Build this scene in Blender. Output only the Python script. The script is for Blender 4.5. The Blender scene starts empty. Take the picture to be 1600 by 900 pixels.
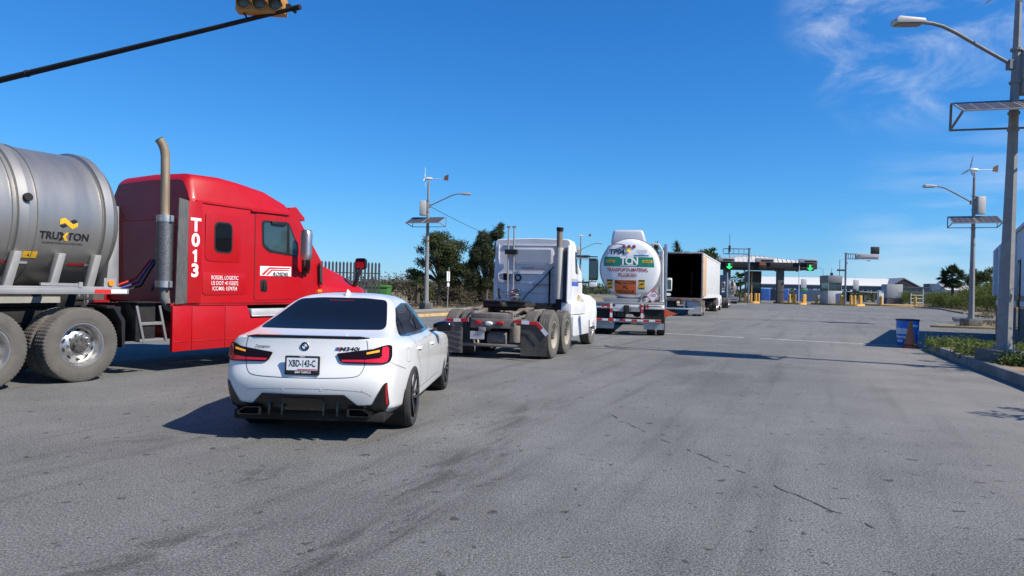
import bpy, bmesh, math, random
from mathutils import Vector, Matrix
from mathutils.bvhtree import BVHTree
from mathutils.geometry import tessellate_polygon
sc = bpy.context.scene
COL = sc.collection
R = math.radians
PI = math.pi

# ------------------------------------------------------------------ materials
MATS = {}
def mat(name, col, rough=.5, metal=0., var=.12, scale=3., bump=0., bscale=80., coat=0., dirt=None, dscale=2.5, damt=.35,
        emit=0., trans=0., spec=.5, stretch=None, dhard=.12):
    if name in MATS: return MATS[name]
    m = bpy.data.materials.new(name); m.use_nodes = True
    nt = m.node_tree; N = nt.nodes; L = nt.links
    b = N['Principled BSDF']
    b.inputs['Roughness'].default_value = rough
    b.inputs['Metallic'].default_value = metal
    b.inputs['Coat Weight'].default_value = coat
    b.inputs['Coat Roughness'].default_value = .04
    b.inputs['Specular IOR Level'].default_value = spec
    if trans: b.inputs['Transmission Weight'].default_value = trans
    tc = N.new('ShaderNodeTexCoord'); src = tc.outputs['Object']
    if stretch:
        mp = N.new('ShaderNodeMapping'); mp.inputs['Scale'].default_value = stretch
        L.new(src, mp.inputs['Vector']); src = mp.outputs[0]
    c = (*col, 1)
    n1 = N.new('ShaderNodeTexNoise'); n1.inputs['Scale'].default_value = scale; n1.inputs['Detail'].default_value = 5
    L.new(src, n1.inputs['Vector'])
    mr = N.new('ShaderNodeMapRange'); mr.inputs['From Min'].default_value = .3; mr.inputs['From Max'].default_value = .7
    mr.inputs['To Min'].default_value = 1 - var; mr.inputs['To Max'].default_value = 1 + var
    L.new(n1.outputs['Fac'], mr.inputs['Value'])
    mx = N.new('ShaderNodeVectorMath'); mx.operation = 'SCALE'; mx.inputs[0].default_value = col
    L.new(mr.outputs[0], mx.inputs['Scale'])
    out = mx.outputs[0]
    if dirt is not None:
        n2 = N.new('ShaderNodeTexNoise'); n2.inputs['Scale'].default_value = dscale; n2.inputs['Detail'].default_value = 8
        n2.inputs['Roughness'].default_value = .65
        L.new(src, n2.inputs['Vector'])
        r2 = N.new('ShaderNodeMapRange'); r2.inputs['From Min'].default_value = .52 - damt*.25 - dhard
        r2.inputs['From Max'].default_value = .52 - damt*.25 + dhard + .12; r2.inputs['To Max'].default_value = damt
        L.new(n2.outputs['Fac'], r2.inputs['Value'])
        mm = N.new('ShaderNodeMix'); mm.data_type = 'RGBA'; mm.inputs['B'].default_value = (*dirt, 1)
        L.new(out, mm.inputs['A']); L.new(r2.outputs[0], mm.inputs['Factor']); out = mm.outputs['Result']
        ra = N.new('ShaderNodeMath'); ra.operation = 'MULTIPLY_ADD'; ra.inputs[1].default_value = .5; ra.inputs[2].default_value = rough
        ra.use_clamp = True
        L.new(r2.outputs[0], ra.inputs[0]); L.new(ra.outputs[0], b.inputs['Roughness'])
    L.new(out, b.inputs['Base Color'])
    if bump:
        n3 = N.new('ShaderNodeTexNoise'); n3.inputs['Scale'].default_value = bscale; n3.inputs['Detail'].default_value = 4
        L.new(src, n3.inputs['Vector'])
        bp = N.new('ShaderNodeBump'); bp.inputs['Strength'].default_value = bump; bp.inputs['Distance'].default_value = .02
        L.new(n3.outputs['Fac'], bp.inputs['Height']); L.new(bp.outputs[0], b.inputs['Normal'])
    if emit:
        b.inputs['Emission Color'].default_value = c; b.inputs['Emission Strength'].default_value = emit
    MATS[name] = m
    return m

# ------------------------------------------------------------------ mesh builder
def rot2(p, a): c, s = math.cos(a), math.sin(a); return (p[0]*c - p[1]*s, p[0]*s + p[1]*c)
def rrect(cx, cy, w, h, r, n=4):
    out = []
    for (sx, sy, a0) in ((1, 1, 0), (-1, 1, 90), (-1, -1, 180), (1, -1, 270)):
        for i in range(n + 1):
            a = R(a0 + 90*i/n)
            out.append((cx + sx*(w/2 - r) + r*math.cos(a), cy + sy*(h/2 - r) + r*math.sin(a)))
    return out
def rpoly(pts, r, n=4):
    out = []; m = len(pts)
    for i in range(m):
        a, b, c = Vector(pts[i-1]), Vector(pts[i]), Vector(pts[(i+1) % m])
        u, v = (a - b), (c - b); rr = min(r, u.length*.45, v.length*.45)
        p, q = b + u.normalized()*rr, b + v.normalized()*rr
        for k in range(n + 1):
            t = k/n; out.append(tuple((1-t)**2*p + 2*t*(1-t)*b + t*t*q))
    return out
def circle(cx, cy, r, n=24, ry=None): return [(cx + r*math.cos(2*PI*i/n), cy + (ry or r)*math.sin(2*PI*i/n)) for i in range(n)]
def frame(d):
    d = Vector(d).normalized(); up = Vector((0, 0, 1)) if abs(d.z) < .95 else Vector((0, 1, 0))
    a = d.cross(up).normalized(); return d, a, a.cross(d).normalized()

class MB:
    def __init__(s): s.v = []; s.f = []; s.m = []
    def add(s, vs, fs, mi=0, M=None):
        o = len(s.v)
        s.v += [tuple(M @ Vector(v)) if M else tuple(v) for v in vs]
        s.f += [tuple(i + o for i in f) for f in fs]; s.m += [mi]*len(fs); return s
    def box(s, c, d, mi=0, rz=0, rx=0, ry=0):
        M = Matrix.Translation(c) @ Matrix.Rotation(rz, 4, 'Z') @ Matrix.Rotation(rx, 4, 'X') @ Matrix.Rotation(ry, 4, 'Y')
        x, y, z = d[0]/2, d[1]/2, d[2]/2
        vs = [(sx*x, sy*y, sz*z) for sz in (-1, 1) for sy in (-1, 1) for sx in (-1, 1)]
        return s.add(vs, [(0,2,3,1),(4,5,7,6),(0,1,5,4),(2,6,7,3),(0,4,6,2),(1,3,7,5)], mi, M)
    def bar(s, p0, p1, w, h=None, mi=0):
        p0, p1 = Vector(p0), Vector(p1); d, a, b = frame(p1 - p0); h = h or w
        vs = [p + a*sx*w/2 + b*sy*h/2 for p in (p0, p1) for sx, sy in ((-1,-1),(1,-1),(1,1),(-1,1))]
        return s.add(vs, [(3,2,1,0),(4,5,6,7),(0,1,5,4),(1,2,6,5),(2,3,7,6),(3,0,4,7)], mi)
    def cyl(s, p0, p1, r0, r1=None, n=16, mi=0, caps=True):
        p0, p1 = Vector(p0), Vector(p1); r1 = r0 if r1 is None else r1
        d, a, b = frame(p1 - p0)
        vs = [p + (a*math.cos(2*PI*i/n) + b*math.sin(2*PI*i/n))*r for p, r in ((p0, r0), (p1, r1)) for i in range(n)]
        fs = [(i, (i+1) % n, n + (i+1) % n, n + i) for i in range(n)]
        if caps: fs += [tuple(range(n))[::-1], tuple(range(n, 2*n))]
        return s.add(vs, fs, mi)
    def tube(s, pts, r, n=8, mi=0, caps=True):
        pts = [Vector(p) for p in pts]; m = len(pts); rr = r if isinstance(r, (list, tuple)) else [r]*m
        vs = []; ref = None
        for i, p in enumerate(pts):
            d = (pts[min(i+1, m-1)] - pts[max(i-1, 0)]).normalized()
            if ref is None: _, a, b = frame(d)
            else:
                a = (ref - d*ref.dot(d)).normalized(); b = a.cross(d).normalized()
            ref = a
            vs += [p + (a*math.cos(2*PI*k/n) + b*math.sin(2*PI*k/n))*rr[i] for k in range(n)]
        fs = [(i*n + k, i*n + (k+1) % n, (i+1)*n + (k+1) % n, (i+1)*n + k) for i in range(m-1) for k in range(n)]
        if caps: fs += [tuple(range(n))[::-1], tuple(range((m-1)*n, m*n))]
        return s.add(vs, fs, mi)
    def prism(s, poly, axis, a, b, mi=0, M=None):
        # poly: 2D outline. axis 'x': (y,z); 'y': (x,z); 'z': (x,y)
        f = {'x': lambda p, t: (t, p[0], p[1]), 'y': lambda p, t: (p[0], t, p[1]), 'z': lambda p, t: (p[0], p[1], t)}[axis]
        n = len(poly); vs = [f(p, a) for p in poly] + [f(p, b) for p in poly]
        return s.add(vs, [tuple(range(n))[::-1], tuple(range(n, 2*n))] + [(i, (i+1) % n, n + (i+1) % n, n + i) for i in range(n)], mi, M)
    def lathe(s, prof, n=32, M=None, mi=0, alt=None, close=False, mis=None):
        # prof: (radius, along); axis = local z
        vs = []; m = len(prof)
        for j, (r, h) in enumerate(prof):
            for i in range(n):
                q = r + (alt[j] if alt and i % 3 < 1 else 0); a = 2*PI*i/n
                vs.append((q*math.cos(a), q*math.sin(a), h))
        fs = [(j*n + i, j*n + (i+1) % n, (j+1)*n + (i+1) % n, (j+1)*n + i) for j in range(m-1) for i in range(n)]
        if close:
            if prof[0][0] > 1e-4: fs.append(tuple(range(n))[::-1])
            if prof[-1][0] > 1e-4: fs.append(tuple(range((m-1)*n, m*n)))
        s.add(vs, fs, mi, M)
        if mis:
            o = len(s.m) - len(fs)
            for j in range(m-1):
                for i in range(n): s.m[o + j*n + i] = mis[j]
        return s
    def loft(s, rings, mi=0, caps=True, M=None):
        n = len(rings[0]); m = len(rings); vs = [p for r in rings for p in r]
        fs = [(j*n + i, j*n + (i+1) % n, (j+1)*n + (i+1) % n, (j+1)*n + i) for j in range(m-1) for i in range(n)]
        if caps: fs += [tuple(range(n))[::-1], tuple(range((m-1)*n, m*n))]
        return s.add(vs, fs, mi, M)
    def ball(s, c, r, mi=0, n=12, sc_=(1, 1, 1)):
        prof = [(max(r*math.sin(PI*i/8), 1e-4), -r*math.cos(PI*i/8)) for i in range(9)]
        return s.lathe(prof, n, Matrix.Translation(c) @ Matrix.Diagonal((*sc_, 1)), mi)
    def text(s, txt, size, fn, bold=.0, sx=1., mi=0, align='CENTER', shear=0., spacing=1.):
        vs, fs = text_geo(txt, size, bold, align, shear, spacing)
        return s.add([fn(x*sx, y) for x, y in vs], fs, mi)
    def build(s, name, mats, parent=None, smooth=35, bev=0., seg=2, sub=0, loc=None):
        me = bpy.data.meshes.new(name); me.from_pydata(s.v, [], s.f)
        if not isinstance(mats, (list, tuple)): mats = [mats]
        for m in mats: me.materials.append(m)
        me.polygons.foreach_set('material_index', s.m)
        bm = bmesh.new(); bm.from_mesh(me)
        if sub != -1: bmesh.ops.recalc_face_normals(bm, faces=bm.faces)
        if bev:
            es = [e for e in bm.edges if len(e.link_faces) == 2 and e.calc_face_angle(0) > R(32)]
            if es: bmesh.ops.bevel(bm, geom=es, offset=bev, segments=seg, affect='EDGES', clamp_overlap=True, profile=.5)
        bm.to_mesh(me); bm.free()
        if smooth:
            me.polygons.foreach_set('use_smooth', [True]*len(me.polygons)); me.set_sharp_from_angle(angle=R(smooth))
        o = bpy.data.objects.new(name, me); COL.objects.link(o)
        if parent: o.parent = parent
        if loc: o.location = loc
        return o

TXT = {}
def text_geo(txt, size, bold, align, shear=0., spacing=1.):
    k = (txt, bold, align, shear, spacing)
    if k not in TXT:
        cu = bpy.data.curves.new('lettering', 'FONT'); cu.body = txt; cu.size = 1; cu.align_x = align; cu.align_y = 'CENTER'
        cu.offset = bold; cu.resolution_u = 3; cu.shear = shear; cu.space_line = .95; cu.space_character = spacing
        o = bpy.data.objects.new('lettering', cu); COL.objects.link(o)
        dg = bpy.context.evaluated_depsgraph_get(); dg.update()
        me = bpy.data.meshes.new_from_object(o.evaluated_get(dg))
        TXT[k] = ([(v.co.x, v.co.y) for v in me.vertices], [tuple(p.vertices) for p in me.polygons])
        bpy.data.objects.remove(o); bpy.data.curves.remove(cu); bpy.data.meshes.remove(me)
    vs, fs = TXT[k]
    return [(x*size, y*size) for x, y in vs], fs
def plane_fn(o, u, v):
    o, u, v = Vector(o), Vector(u), Vector(v); return lambda x, y: o + u*x + v*y

# ------------------------------------------------------------------ scene records
def tag(o, label, cat, group=None, kind=None):
    o['label'] = label; o['category'] = cat
    if group: o['group'] = group
    if kind: o['kind'] = kind
    return o
def thing(name, label, cat, loc=(0, 0, 0), heading=0, group=None):
    o = bpy.data.objects.new(name, None); COL.objects.link(o); o.empty_display_size = .3
    o.location = loc; o.rotation_euler = (0, 0, -R(heading)); return tag(o, label, cat, group)
def struct(o, label=None, kind='structure'):
    o['kind'] = kind
    if label: o['label'] = label
    return o
def dup(o, loc=None, heading=None, label=None, group=None, parent=None):
    c = o.copy(); COL.objects.link(c); c.parent = parent
    if loc is not None: c.location = loc
    if heading is not None: c.rotation_euler = (0, 0, -R(heading))
    if label: c['label'] = label
    if group: c['group'] = group
    for ch in list(o.children): dup(ch, parent=c)
    return c

# conformal patches: a 2D outline is cut into a grid and laid on a surface along a direction
def patch(bvh, poly, to3, d, off, res=.05, z0=None):
    bm = bmesh.new()
    vs = [bm.verts.new((p[0], p[1], 0)) for p in poly]; bm.faces.new(vs)
    xs = [p[0] for p in poly]; ys = [p[1] for p in poly]
    for lo, hi, no in ((min(xs), max(xs), (1, 0, 0)), (min(ys), max(ys), (0, 1, 0))):
        k = max(1, int((hi - lo)/res))
        for i in range(1, k):
            t = lo + (hi - lo)*i/k
            bmesh.ops.bisect_plane(bm, geom=bm.verts[:] + bm.edges[:] + bm.faces[:], plane_co=(t*no[0], t*no[1], 0), plane_no=no, dist=1e-5)
    bm.verts.ensure_lookup_table()
    out = []; d = Vector(d)
    for v in bm.verts:
        o = Vector(to3(v.co.x, v.co.y)); hit, nor, _, _ = bvh.ray_cast(o, d)
        if hit is None:
            hit, nor, _, _ = bvh.find_nearest(o + d*1.0)
        if nor.dot(d) > 0: nor = -nor
        out.append(hit + nor*off)
    bm.verts.index_update()
    fs = [tuple(v.index for v in f.verts) for f in bm.faces]; bm.free()
    return out, fs
def strip(pts, w):
    # outline of a thin band along a 2D polyline
    P = [Vector(p) for p in pts]; L = []; Rr = []
    for i, p in enumerate(P):
        d = (P[min(i+1, len(P)-1)] - P[max(i-1, 0)]).normalized(); n = Vector((-d.y, d.x))*w/2
        L.append(tuple(p + n)); Rr.append(tuple(p - n))
    return [[L[i], L[i+1], Rr[i+1], Rr[i]] for i in range(len(P) - 1)]
def bvh_of(o):
    bm = bmesh.new(); bm.from_mesh(o.data); b = BVHTree.FromBMesh(bm); bm.free(); return b
def lerp_tab(t, tab):
    if t <= tab[0][0]: return tab[0][1]
    for (a, x), (b, y) in zip(tab, tab[1:]):
        if t <= b: return x + (y - x)*(t - a)/(b - a)
    return tab[-1][1]
def apply_mods(o):
    dg = bpy.context.evaluated_depsgraph_get(); dg.update()
    me = bpy.data.meshes.new_from_object(o.evaluated_get(dg)); old = o.data; nm = old.name
    o.modifiers.clear(); o.data = me; bpy.data.meshes.remove(old); me.name = nm

random.seed(7)
# ------------------------------------------------------------------ shared materials
M_rubber = mat('tyre_rubber', (.03, .03, .031), .85, var=.25, dirt=(.19, .17, .145), dscale=5, damt=.75, dhard=.25)
M_rubber_dusty = mat('dusty_tyre_rubber', (.055, .053, .05), .9, var=.25, dirt=(.155, .143, .122), dscale=4, damt=.8, dhard=.3)
M_rubber_black = mat('car_tyre_rubber', (.018, .018, .019), .75, var=.2, dirt=(.08, .075, .065), dscale=8, damt=.4)
M_black = mat('black_steel', (.008, .008, .009), .65, var=.3, spec=.3, dirt=(.05, .045, .04), dscale=4, damt=.4)
M_blackpl = mat('black_plastic', (.014, .014, .015), .42, var=.15)
M_gloss = mat('gloss_black', (.006, .006, .007), .12, var=.1, coat=.5)
M_chrome = mat('polished_alloy', (.62, .61, .60), .3, 1., var=.1, dirt=(.3, .28, .25), dscale=9, damt=.45)
M_alum = mat('dull_aluminium', (.40, .40, .40), .5, .6, var=.12, dirt=(.3, .28, .25), dscale=3, damt=.4)
M_galv = mat('galvanised_steel', (.25, .25, .245), .6, .05, var=.12, scale=6, dirt=(.16, .14, .12), damt=.3)
M_grey = mat('grey_paint', (.17, .175, .18), .55, var=.12, dirt=(.16, .14, .12), damt=.4)
M_red = mat('red_paint', (.43, .0025, .007), .38, var=.05, spec=.3, coat=.18, dirt=(.3, .02, .02), dscale=1.4, damt=.25)
M_white = mat('white_paint', (.78, .79, .8), .35, var=.04, coat=.4, dirt=(.5, .47, .42), dscale=2.2, damt=.3)
M_whited = mat('dusty_white_paint', (.66, .67, .68), .5, var=.08, dirt=(.38, .35, .31), dscale=2.5, damt=.55)
M_letter = mat('white_lettering', (.82, .82, .82), .5, var=.03)
M_dark = mat('dark_lettering', (.012, .012, .014), .5, var=.05)
M_tape_r = mat('red_reflective_tape', (.55, .02, .02), .35, var=.12)
M_tape_w = mat('white_reflective_tape', (.75, .75, .76), .35, var=.1)
M_glass = mat('dark_tinted_glass', (.006, .0065, .008), .03, var=.05, spec=.14)
M_truckglass = mat('cab_window_glass', (.03, .055, .06), .04, var=.3, scale=2, spec=.8)
M_mirror = mat('mirror_glass', (.55, .6, .65), .05, 1., var=.03)
M_amber = mat('amber_lens', (.8, .25, .01), .25, var=.1)
M_redlens = mat('red_lens', (.42, .008, .012), .15, var=.1, coat=.4)
M_conc = mat('concrete', (.33, .32, .3), .9, var=.18, scale=2, bump=.3, bscale=40, dirt=(.16, .15, .13), dscale=1.5, damt=.5)
M_yellow = mat('yellow_paint', (.68, .36, .03), .6, var=.15, dirt=(.35, .25, .12), dscale=5, damt=.5)
M_solar = mat('solar_cells', (.065, .06, .065), .42, var=.25, scale=9, spec=.3)
M_interior = mat('cab_interior', (.02, .02, .022), .8)
# ------------------------------------------------------------------ camera, sun, sky
CAM_H = 1.53
cd = bpy.data.cameras.new('camera'); cam = bpy.data.objects.new('camera', cd); COL.objects.link(cam)
cd.sensor_width = 36; cd.lens = 36*1110/1600; cd.clip_end = 9000; cd.clip_start = .05
cam.matrix_world = Matrix.Translation((0, 0, CAM_H)) @ Matrix.Rotation(PI/2, 4, 'X') @ Matrix.Rotation(.0215, 4, 'Z')
sc.camera = cam
SUN_EL, SUN_AZ = R(43), R(117)          # azimuth clockwise from +Y: the sun stands to the right and a little behind
sd = bpy.data.lights.new('sun', 'SUN'); sun = bpy.data.objects.new('sun', sd); COL.objects.link(sun)
sd.energy = 5; sd.angle = R(.53); sd.color = (1, .925, .82)
sv = Vector((math.sin(SUN_AZ)*math.cos(SUN_EL), math.cos(SUN_AZ)*math.cos(SUN_EL), math.sin(SUN_EL)))
sun.rotation_euler = sv.to_track_quat('Z', 'Y').to_euler(); sun.location = sv*60
w = bpy.data.worlds.new('World'); sc.world = w; w.use_nodes = True
N = w.node_tree.nodes; L = w.node_tree.links
bg = N['Background']; bg.inputs['Strength'].default_value = .1
sky = N.new('ShaderNodeTexSky'); sky.sky_type = 'NISHITA'; sky.sun_disc = False
sky.sun_elevation = SUN_EL; sky.sun_rotation = SUN_AZ
sky.air_density = 1.0; sky.dust_density = 0.05; sky.ozone_density = 6; sky.altitude = 0
hs = N.new('ShaderNodeHueSaturation'); hs.inputs['Saturation'].default_value = 1.1
tint = N.new('ShaderNodeVectorMath'); tint.operation = 'MULTIPLY'; tint.inputs[1].default_value = (.70, .93, 1.2)
L.new(sky.outputs[0], tint.inputs[0])
def vm(op, a, b):
    n = N.new('ShaderNodeVectorMath'); n.operation = op
    for i, x in enumerate((a, b)):
        if isinstance(x, tuple): n.inputs[i].default_value = x
        else: L.new(x, n.inputs[i])
    return n.outputs[0]
# soft shoulder: keeps the band over the horizon from running to white
q = vm('MULTIPLY', tint.outputs[0], (.085, .114, .084)); q = vm('ADD', vm('MULTIPLY', q, q), (1, 1, 1)); q = vm('POWER', q, (.5, .5, .5)) 
L.new(vm('DIVIDE', tint.outputs[0], q), hs.inputs['Color'])
tc = N.new('ShaderNodeTexCoord'); nrm = N.new('ShaderNodeVectorMath'); nrm.operation = 'NORMALIZE'
L.new(tc.outputs['Generated'], nrm.inputs[0])
def vmath(op, a, b=None):
    n = N.new('ShaderNodeMath'); n.operation = op; n.use_clamp = False
    for i, x in enumerate((a, b)):
        if x is None: continue
        if isinstance(x, (int, float)): n.inputs[i].default_value = x
        else: L.new(x, n.inputs[i])
    return n.outputs[0]
def cone_mask(az, el, inner, outer):
    d = Vector((math.sin(R(az))*math.cos(R(el)), math.cos(R(az))*math.cos(R(el)), math.sin(R(el))))
    dt = N.new('ShaderNodeVectorMath'); dt.operation = 'DOT_PRODUCT'; dt.inputs[1].default_value = d
    L.new(nrm.outputs[0], dt.inputs[0])
    mr = N.new('ShaderNodeMapRange'); mr.interpolation_type = 'SMOOTHSTEP'
    mr.inputs['From Min'].default_value = math.cos(R(outer)); mr.inputs['From Max'].default_value = math.cos(R(inner))
    L.new(dt.outputs['Value'], mr.inputs['Value']); return mr.outputs[0]
# thin high cirrus, drawn out along one direction, and a low pale bank over the horizon on the right
mp = N.new('ShaderNodeMapping'); mp.inputs['Rotation'].default_value = (0, R(-38), R(10)); mp.inputs['Scale'].default_value = (4, 8, 10)
L.new(nrm.outputs[0], mp.inputs['Vector'])
cn = N.new('ShaderNodeTexNoise'); cn.inputs['Scale'].default_value = 1.5; cn.inputs['Detail'].default_value = 11; cn.inputs['Roughness'].default_value = .62
cn.inputs['Distortion'].default_value = .5
L.new(mp.outputs[0], cn.inputs['Vector'])
cr = N.new('ShaderNodeMapRange'); cr.inputs['From Min'].default_value = .40; cr.inputs['From Max'].default_value = .80; cr.interpolation_type = 'SMOOTHSTEP'
L.new(cn.outputs['Fac'], cr.inputs['Value'])
c1 = vmath('MULTIPLY', cr.outputs[0], cone_mask(29.5, 19.5, 3.5, 9.5))
mp2 = N.new('ShaderNodeMapping'); mp2.inputs['Scale'].default_value = (2.5, 2.5, 16)
L.new(nrm.outputs[0], mp2.inputs['Vector'])
cn2 = N.new('ShaderNodeTexNoise'); cn2.inputs['Scale'].default_value = 1.6; cn2.inputs['Detail'].default_value = 7
L.new(mp2.outputs[0], cn2.inputs['Vector'])
cr2 = N.new('ShaderNodeMapRange'); cr2.inputs['From Min'].default_value = .4; cr2.inputs['From Max'].default_value = .75; cr2.inputs['To Max'].default_value = .8
L.new(cn2.outputs['Fac'], cr2.inputs['Value'])
c2 = vmath('MULTIPLY', cr2.outputs[0], cone_mask(35, 2.5, 4, 12))
csum = vmath('MULTIPLY', vmath('MAXIMUM', vmath('MULTIPLY', c1, .8), c2), .75)
cm = N.new('ShaderNodeMix'); cm.data_type = 'RGBA'; cm.inputs['B'].default_value = (6.4, 6.9, 7.8, 1)
L.new(vm('MULTIPLY', hs.outputs[0], (.72, 1.03, 1.13)), cm.inputs['A']); L.new(csum, cm.inputs['Factor']); L.new(cm.outputs['Result'], bg.inputs['Color'])
sc.view_settings.view_transform = 'Standard'; sc.view_settings.look = 'None'; sc.view_settings.exposure = .35; sc.view_settings.gamma = 1
sc.view_settings.use_curve_mapping = False
sc.cycles.use_denoising = True; sc.cycles.max_bounces = 6; sc.cycles.diffuse_bounces = 3; sc.cycles.sample_clamp_indirect = 6

# ------------------------------------------------------------------ ground materials
def asphalt():
    m = bpy.data.materials.new('worn_asphalt'); m.use_nodes = True; nt = m.node_tree; N = nt.nodes; L = nt.links
    b = N['Principled BSDF']; b.inputs['Roughness'].default_value = .88; b.inputs['Specular IOR Level'].default_value = .3
    tc = N.new('ShaderNodeTexCoord'); P = tc.outputs['Object']
    def noise(scale, det=4, ro=.5, vec=P, dist=0):
        n = N.new('ShaderNodeTexNoise'); n.inputs['Scale'].default_value = scale; n.inputs['Detail'].default_value = det
        n.inputs['Roughness'].default_value = ro; n.inputs['Distortion'].default_value = dist; L.new(vec, n.inputs['Vector']); return n.outputs['Fac']
    def mapr(v, a, b_, c, d, smooth=False):
        n = N.new('ShaderNodeMapRange'); n.inputs['From Min'].default_value = a; n.inputs['From Max'].default_value = b_
        n.inputs['To Min'].default_value = c; n.inputs['To Max'].default_value = d
        if smooth: n.interpolation_type = 'SMOOTHSTEP'
        L.new(v, n.inputs['Value']); return n.outputs[0]
    def mth(op, a, b_):
        n = N.new('ShaderNodeMath'); n.operation = op
        for i, x in enumerate((a, b_)):
            if isinstance(x, (int, float)): n.inputs[i].default_value = x
            else: L.new(x, n.inputs[i])
        return n.outputs[0]
    def mapping(rz, scl, loc=(0, 0, 0)):
        n = N.new('ShaderNodeMapping'); n.vector_type = 'TEXTURE'; n.inputs['Rotation'].default_value = (0, 0, rz); n.inputs['Scale'].default_value = scl
        n.inputs['Location'].default_value = loc; L.new(P, n.inputs['Vector']); return n.outputs[0]
    big = mapr(noise(.12, 5, .6), .34, .66, .80, 1.12)
    mid = mapr(noise(.9, 6, .6), .32, .68, .85, 1.1)
    grit = mapr(noise(64, 3, .75), .36, .64, .52, 1.48)
    vo = N.new('ShaderNodeTexVoronoi'); vo.inputs['Scale'].default_value = 85; L.new(P, vo.inputs['Vector'])
    stone = mapr(vo.outputs['Distance'], .1, .8, 1.2, .66)
    # pits where the aggregate has come out
    pit = mapr(noise(6.5, 5, .55), .64, .67, 0, .55)
    # drawn-out tyre tracks along the driving direction
    v1 = mapping(R(-24), (.42, 9, 1)); tr = mapr(noise(1.1, 5, .6, v1), .48, .74, 0, .27, True)
    # oily smear where trucks wait
    def blob(cx, cy, rz, sx, sy, amt, ns):
        vv = mapping(rz, (sx, sy, 1), (cx, cy, 0))
        ln = N.new('ShaderNodeVectorMath'); ln.operation = 'LENGTH'; L.new(vv, ln.inputs[0])
        f = mapr(ln.outputs['Value'], .25, 1.0, 1, 0, True)
        return mth('MULTIPLY', f, mapr(noise(ns, 7, .68, vec=vv, dist=.3), .42, .6, 0, amt, True))
    st = None
    for a in ((-.45, 6.0, R(-22), .42, 1.9, .44, 2.2), (-.95, 4.1, R(-24), .28, 1.5, .44, 2.4), (-1.95, 4.0, R(-42), .42, 1.1, .45, 2.3), (-.1, 5.6, R(-50), .16, .6, .4, 2.2), (-.55, 4.6, R(-22), .07, 1.1, .5, 1.6), (-.15, 6.9, R(-24), .1, 1.4, .4, 1.6),
              (-2.0, 5.6, R(-30), .3, .6, .4, 3.5), (.2, 8.6, R(-20), .5, 2.2, .38, 2), (-3.2, 7.0, R(-60), .5, 1.2, .3, 2), (12, 60, R(-20), 4, 22, .3, .5), (27, 85, R(-22), 5, 20, .3, .4), (4, 14, R(-22), 1.6, 6, .25, 1.2)):
        x = blob(*a); st = x if st is None else mth('MAXIMUM', st, x)
    # paler dusty ground toward the kerb on the right
    dv = mapping(R(-20), (2.4, 14, 1), (8.3, 14, 0)); dl = N.new('ShaderNodeVectorMath'); dl.operation = 'LENGTH'; L.new(dv, dl.inputs[0])
    dust = mth('MULTIPLY', mapr(dl.outputs['Value'], .3, 1.1, 1, 0, True), mapr(noise(.8, 6, .6), .35, .65, .25, .75))
    val = mth('MULTIPLY', mth('MULTIPLY', big, mid), mth('MULTIPLY', grit, stone))
    dark = mth('SUBTRACT', 1, mth('MAXIMUM', mth('MAXIMUM', pit, tr), st))
    val = mth('MULTIPLY', val, dark)
    sv_ = N.new('ShaderNodeVectorMath'); sv_.operation = 'SCALE'; sv_.inputs[0].default_value = (.204, .203, .192); L.new(val, sv_.inputs['Scale'])
    mx = N.new('ShaderNodeMix'); mx.data_type = 'RGBA'; mx.inputs['B'].default_value = (.27, .25, .225, 1)
    L.new(sv_.outputs[0], mx.inputs['A']); L.new(dust, mx.inputs['Factor']); L.new(mx.outputs['Result'], b.inputs['Base Color'])
    bp = N.new('ShaderNodeBump'); bp.inputs['Strength'].default_value = .55; bp.inputs['Distance'].default_value = .012
    L.new(mth('SUBTRACT', mth('ADD', mth('MULTIPLY', grit, .6), mth('MULTIPLY', stone, .6)), mth('MULTIPLY', pit, 1.4)), bp.inputs['Height']); L.new(bp.outputs[0], b.inputs['Normal'])
    return m
M_asph = asphalt()
M_dirt = mat('dry_dirt_and_grass', (.22, .18, .12), .95, var=.3, scale=.4, bump=.4, bscale=6, dirt=(.1, .11, .045), dscale=.25, damt=.8, dhard=.08)
M_soil = mat('trampled_soil', (.27, .18, .11), .95, var=.25, scale=1.2, bump=.5, bscale=14, dirt=(.17, .14, .06), dscale=.9, damt=.6, dhard=.05)
M_line = mat('worn_road_paint', (.48, .48, .47), .8, var=.2, scale=6, dirt=(.2, .198, .195), dscale=4, damt=.6, dhard=.06)
M_crack = mat('bitumen_crack', (.075, .073, .07), .7, var=.2)

def sheet(name, poly, z, m, kind='structure', mats=None):
    mb = MB(); mb.add([(x, y, z) for x, y in poly], [tuple(range(len(poly)))]); o = mb.build(name, m, smooth=0); o['kind'] = kind
    for p in o.data.polygons:
        if p.normal.z < 0: o.data.flip_normals(); break
    return o
sheet('ground', [(-3000, -800), (3000, -800), (3000, 6000), (-3000, 6000)], -.03, M_dirt)
sheet('road', [(-90, -60), (60, -60), (75, 20), (120, 150), (80, 175), (20, 175), (20, 130), (-90, 130)], 0, M_asph)

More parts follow.
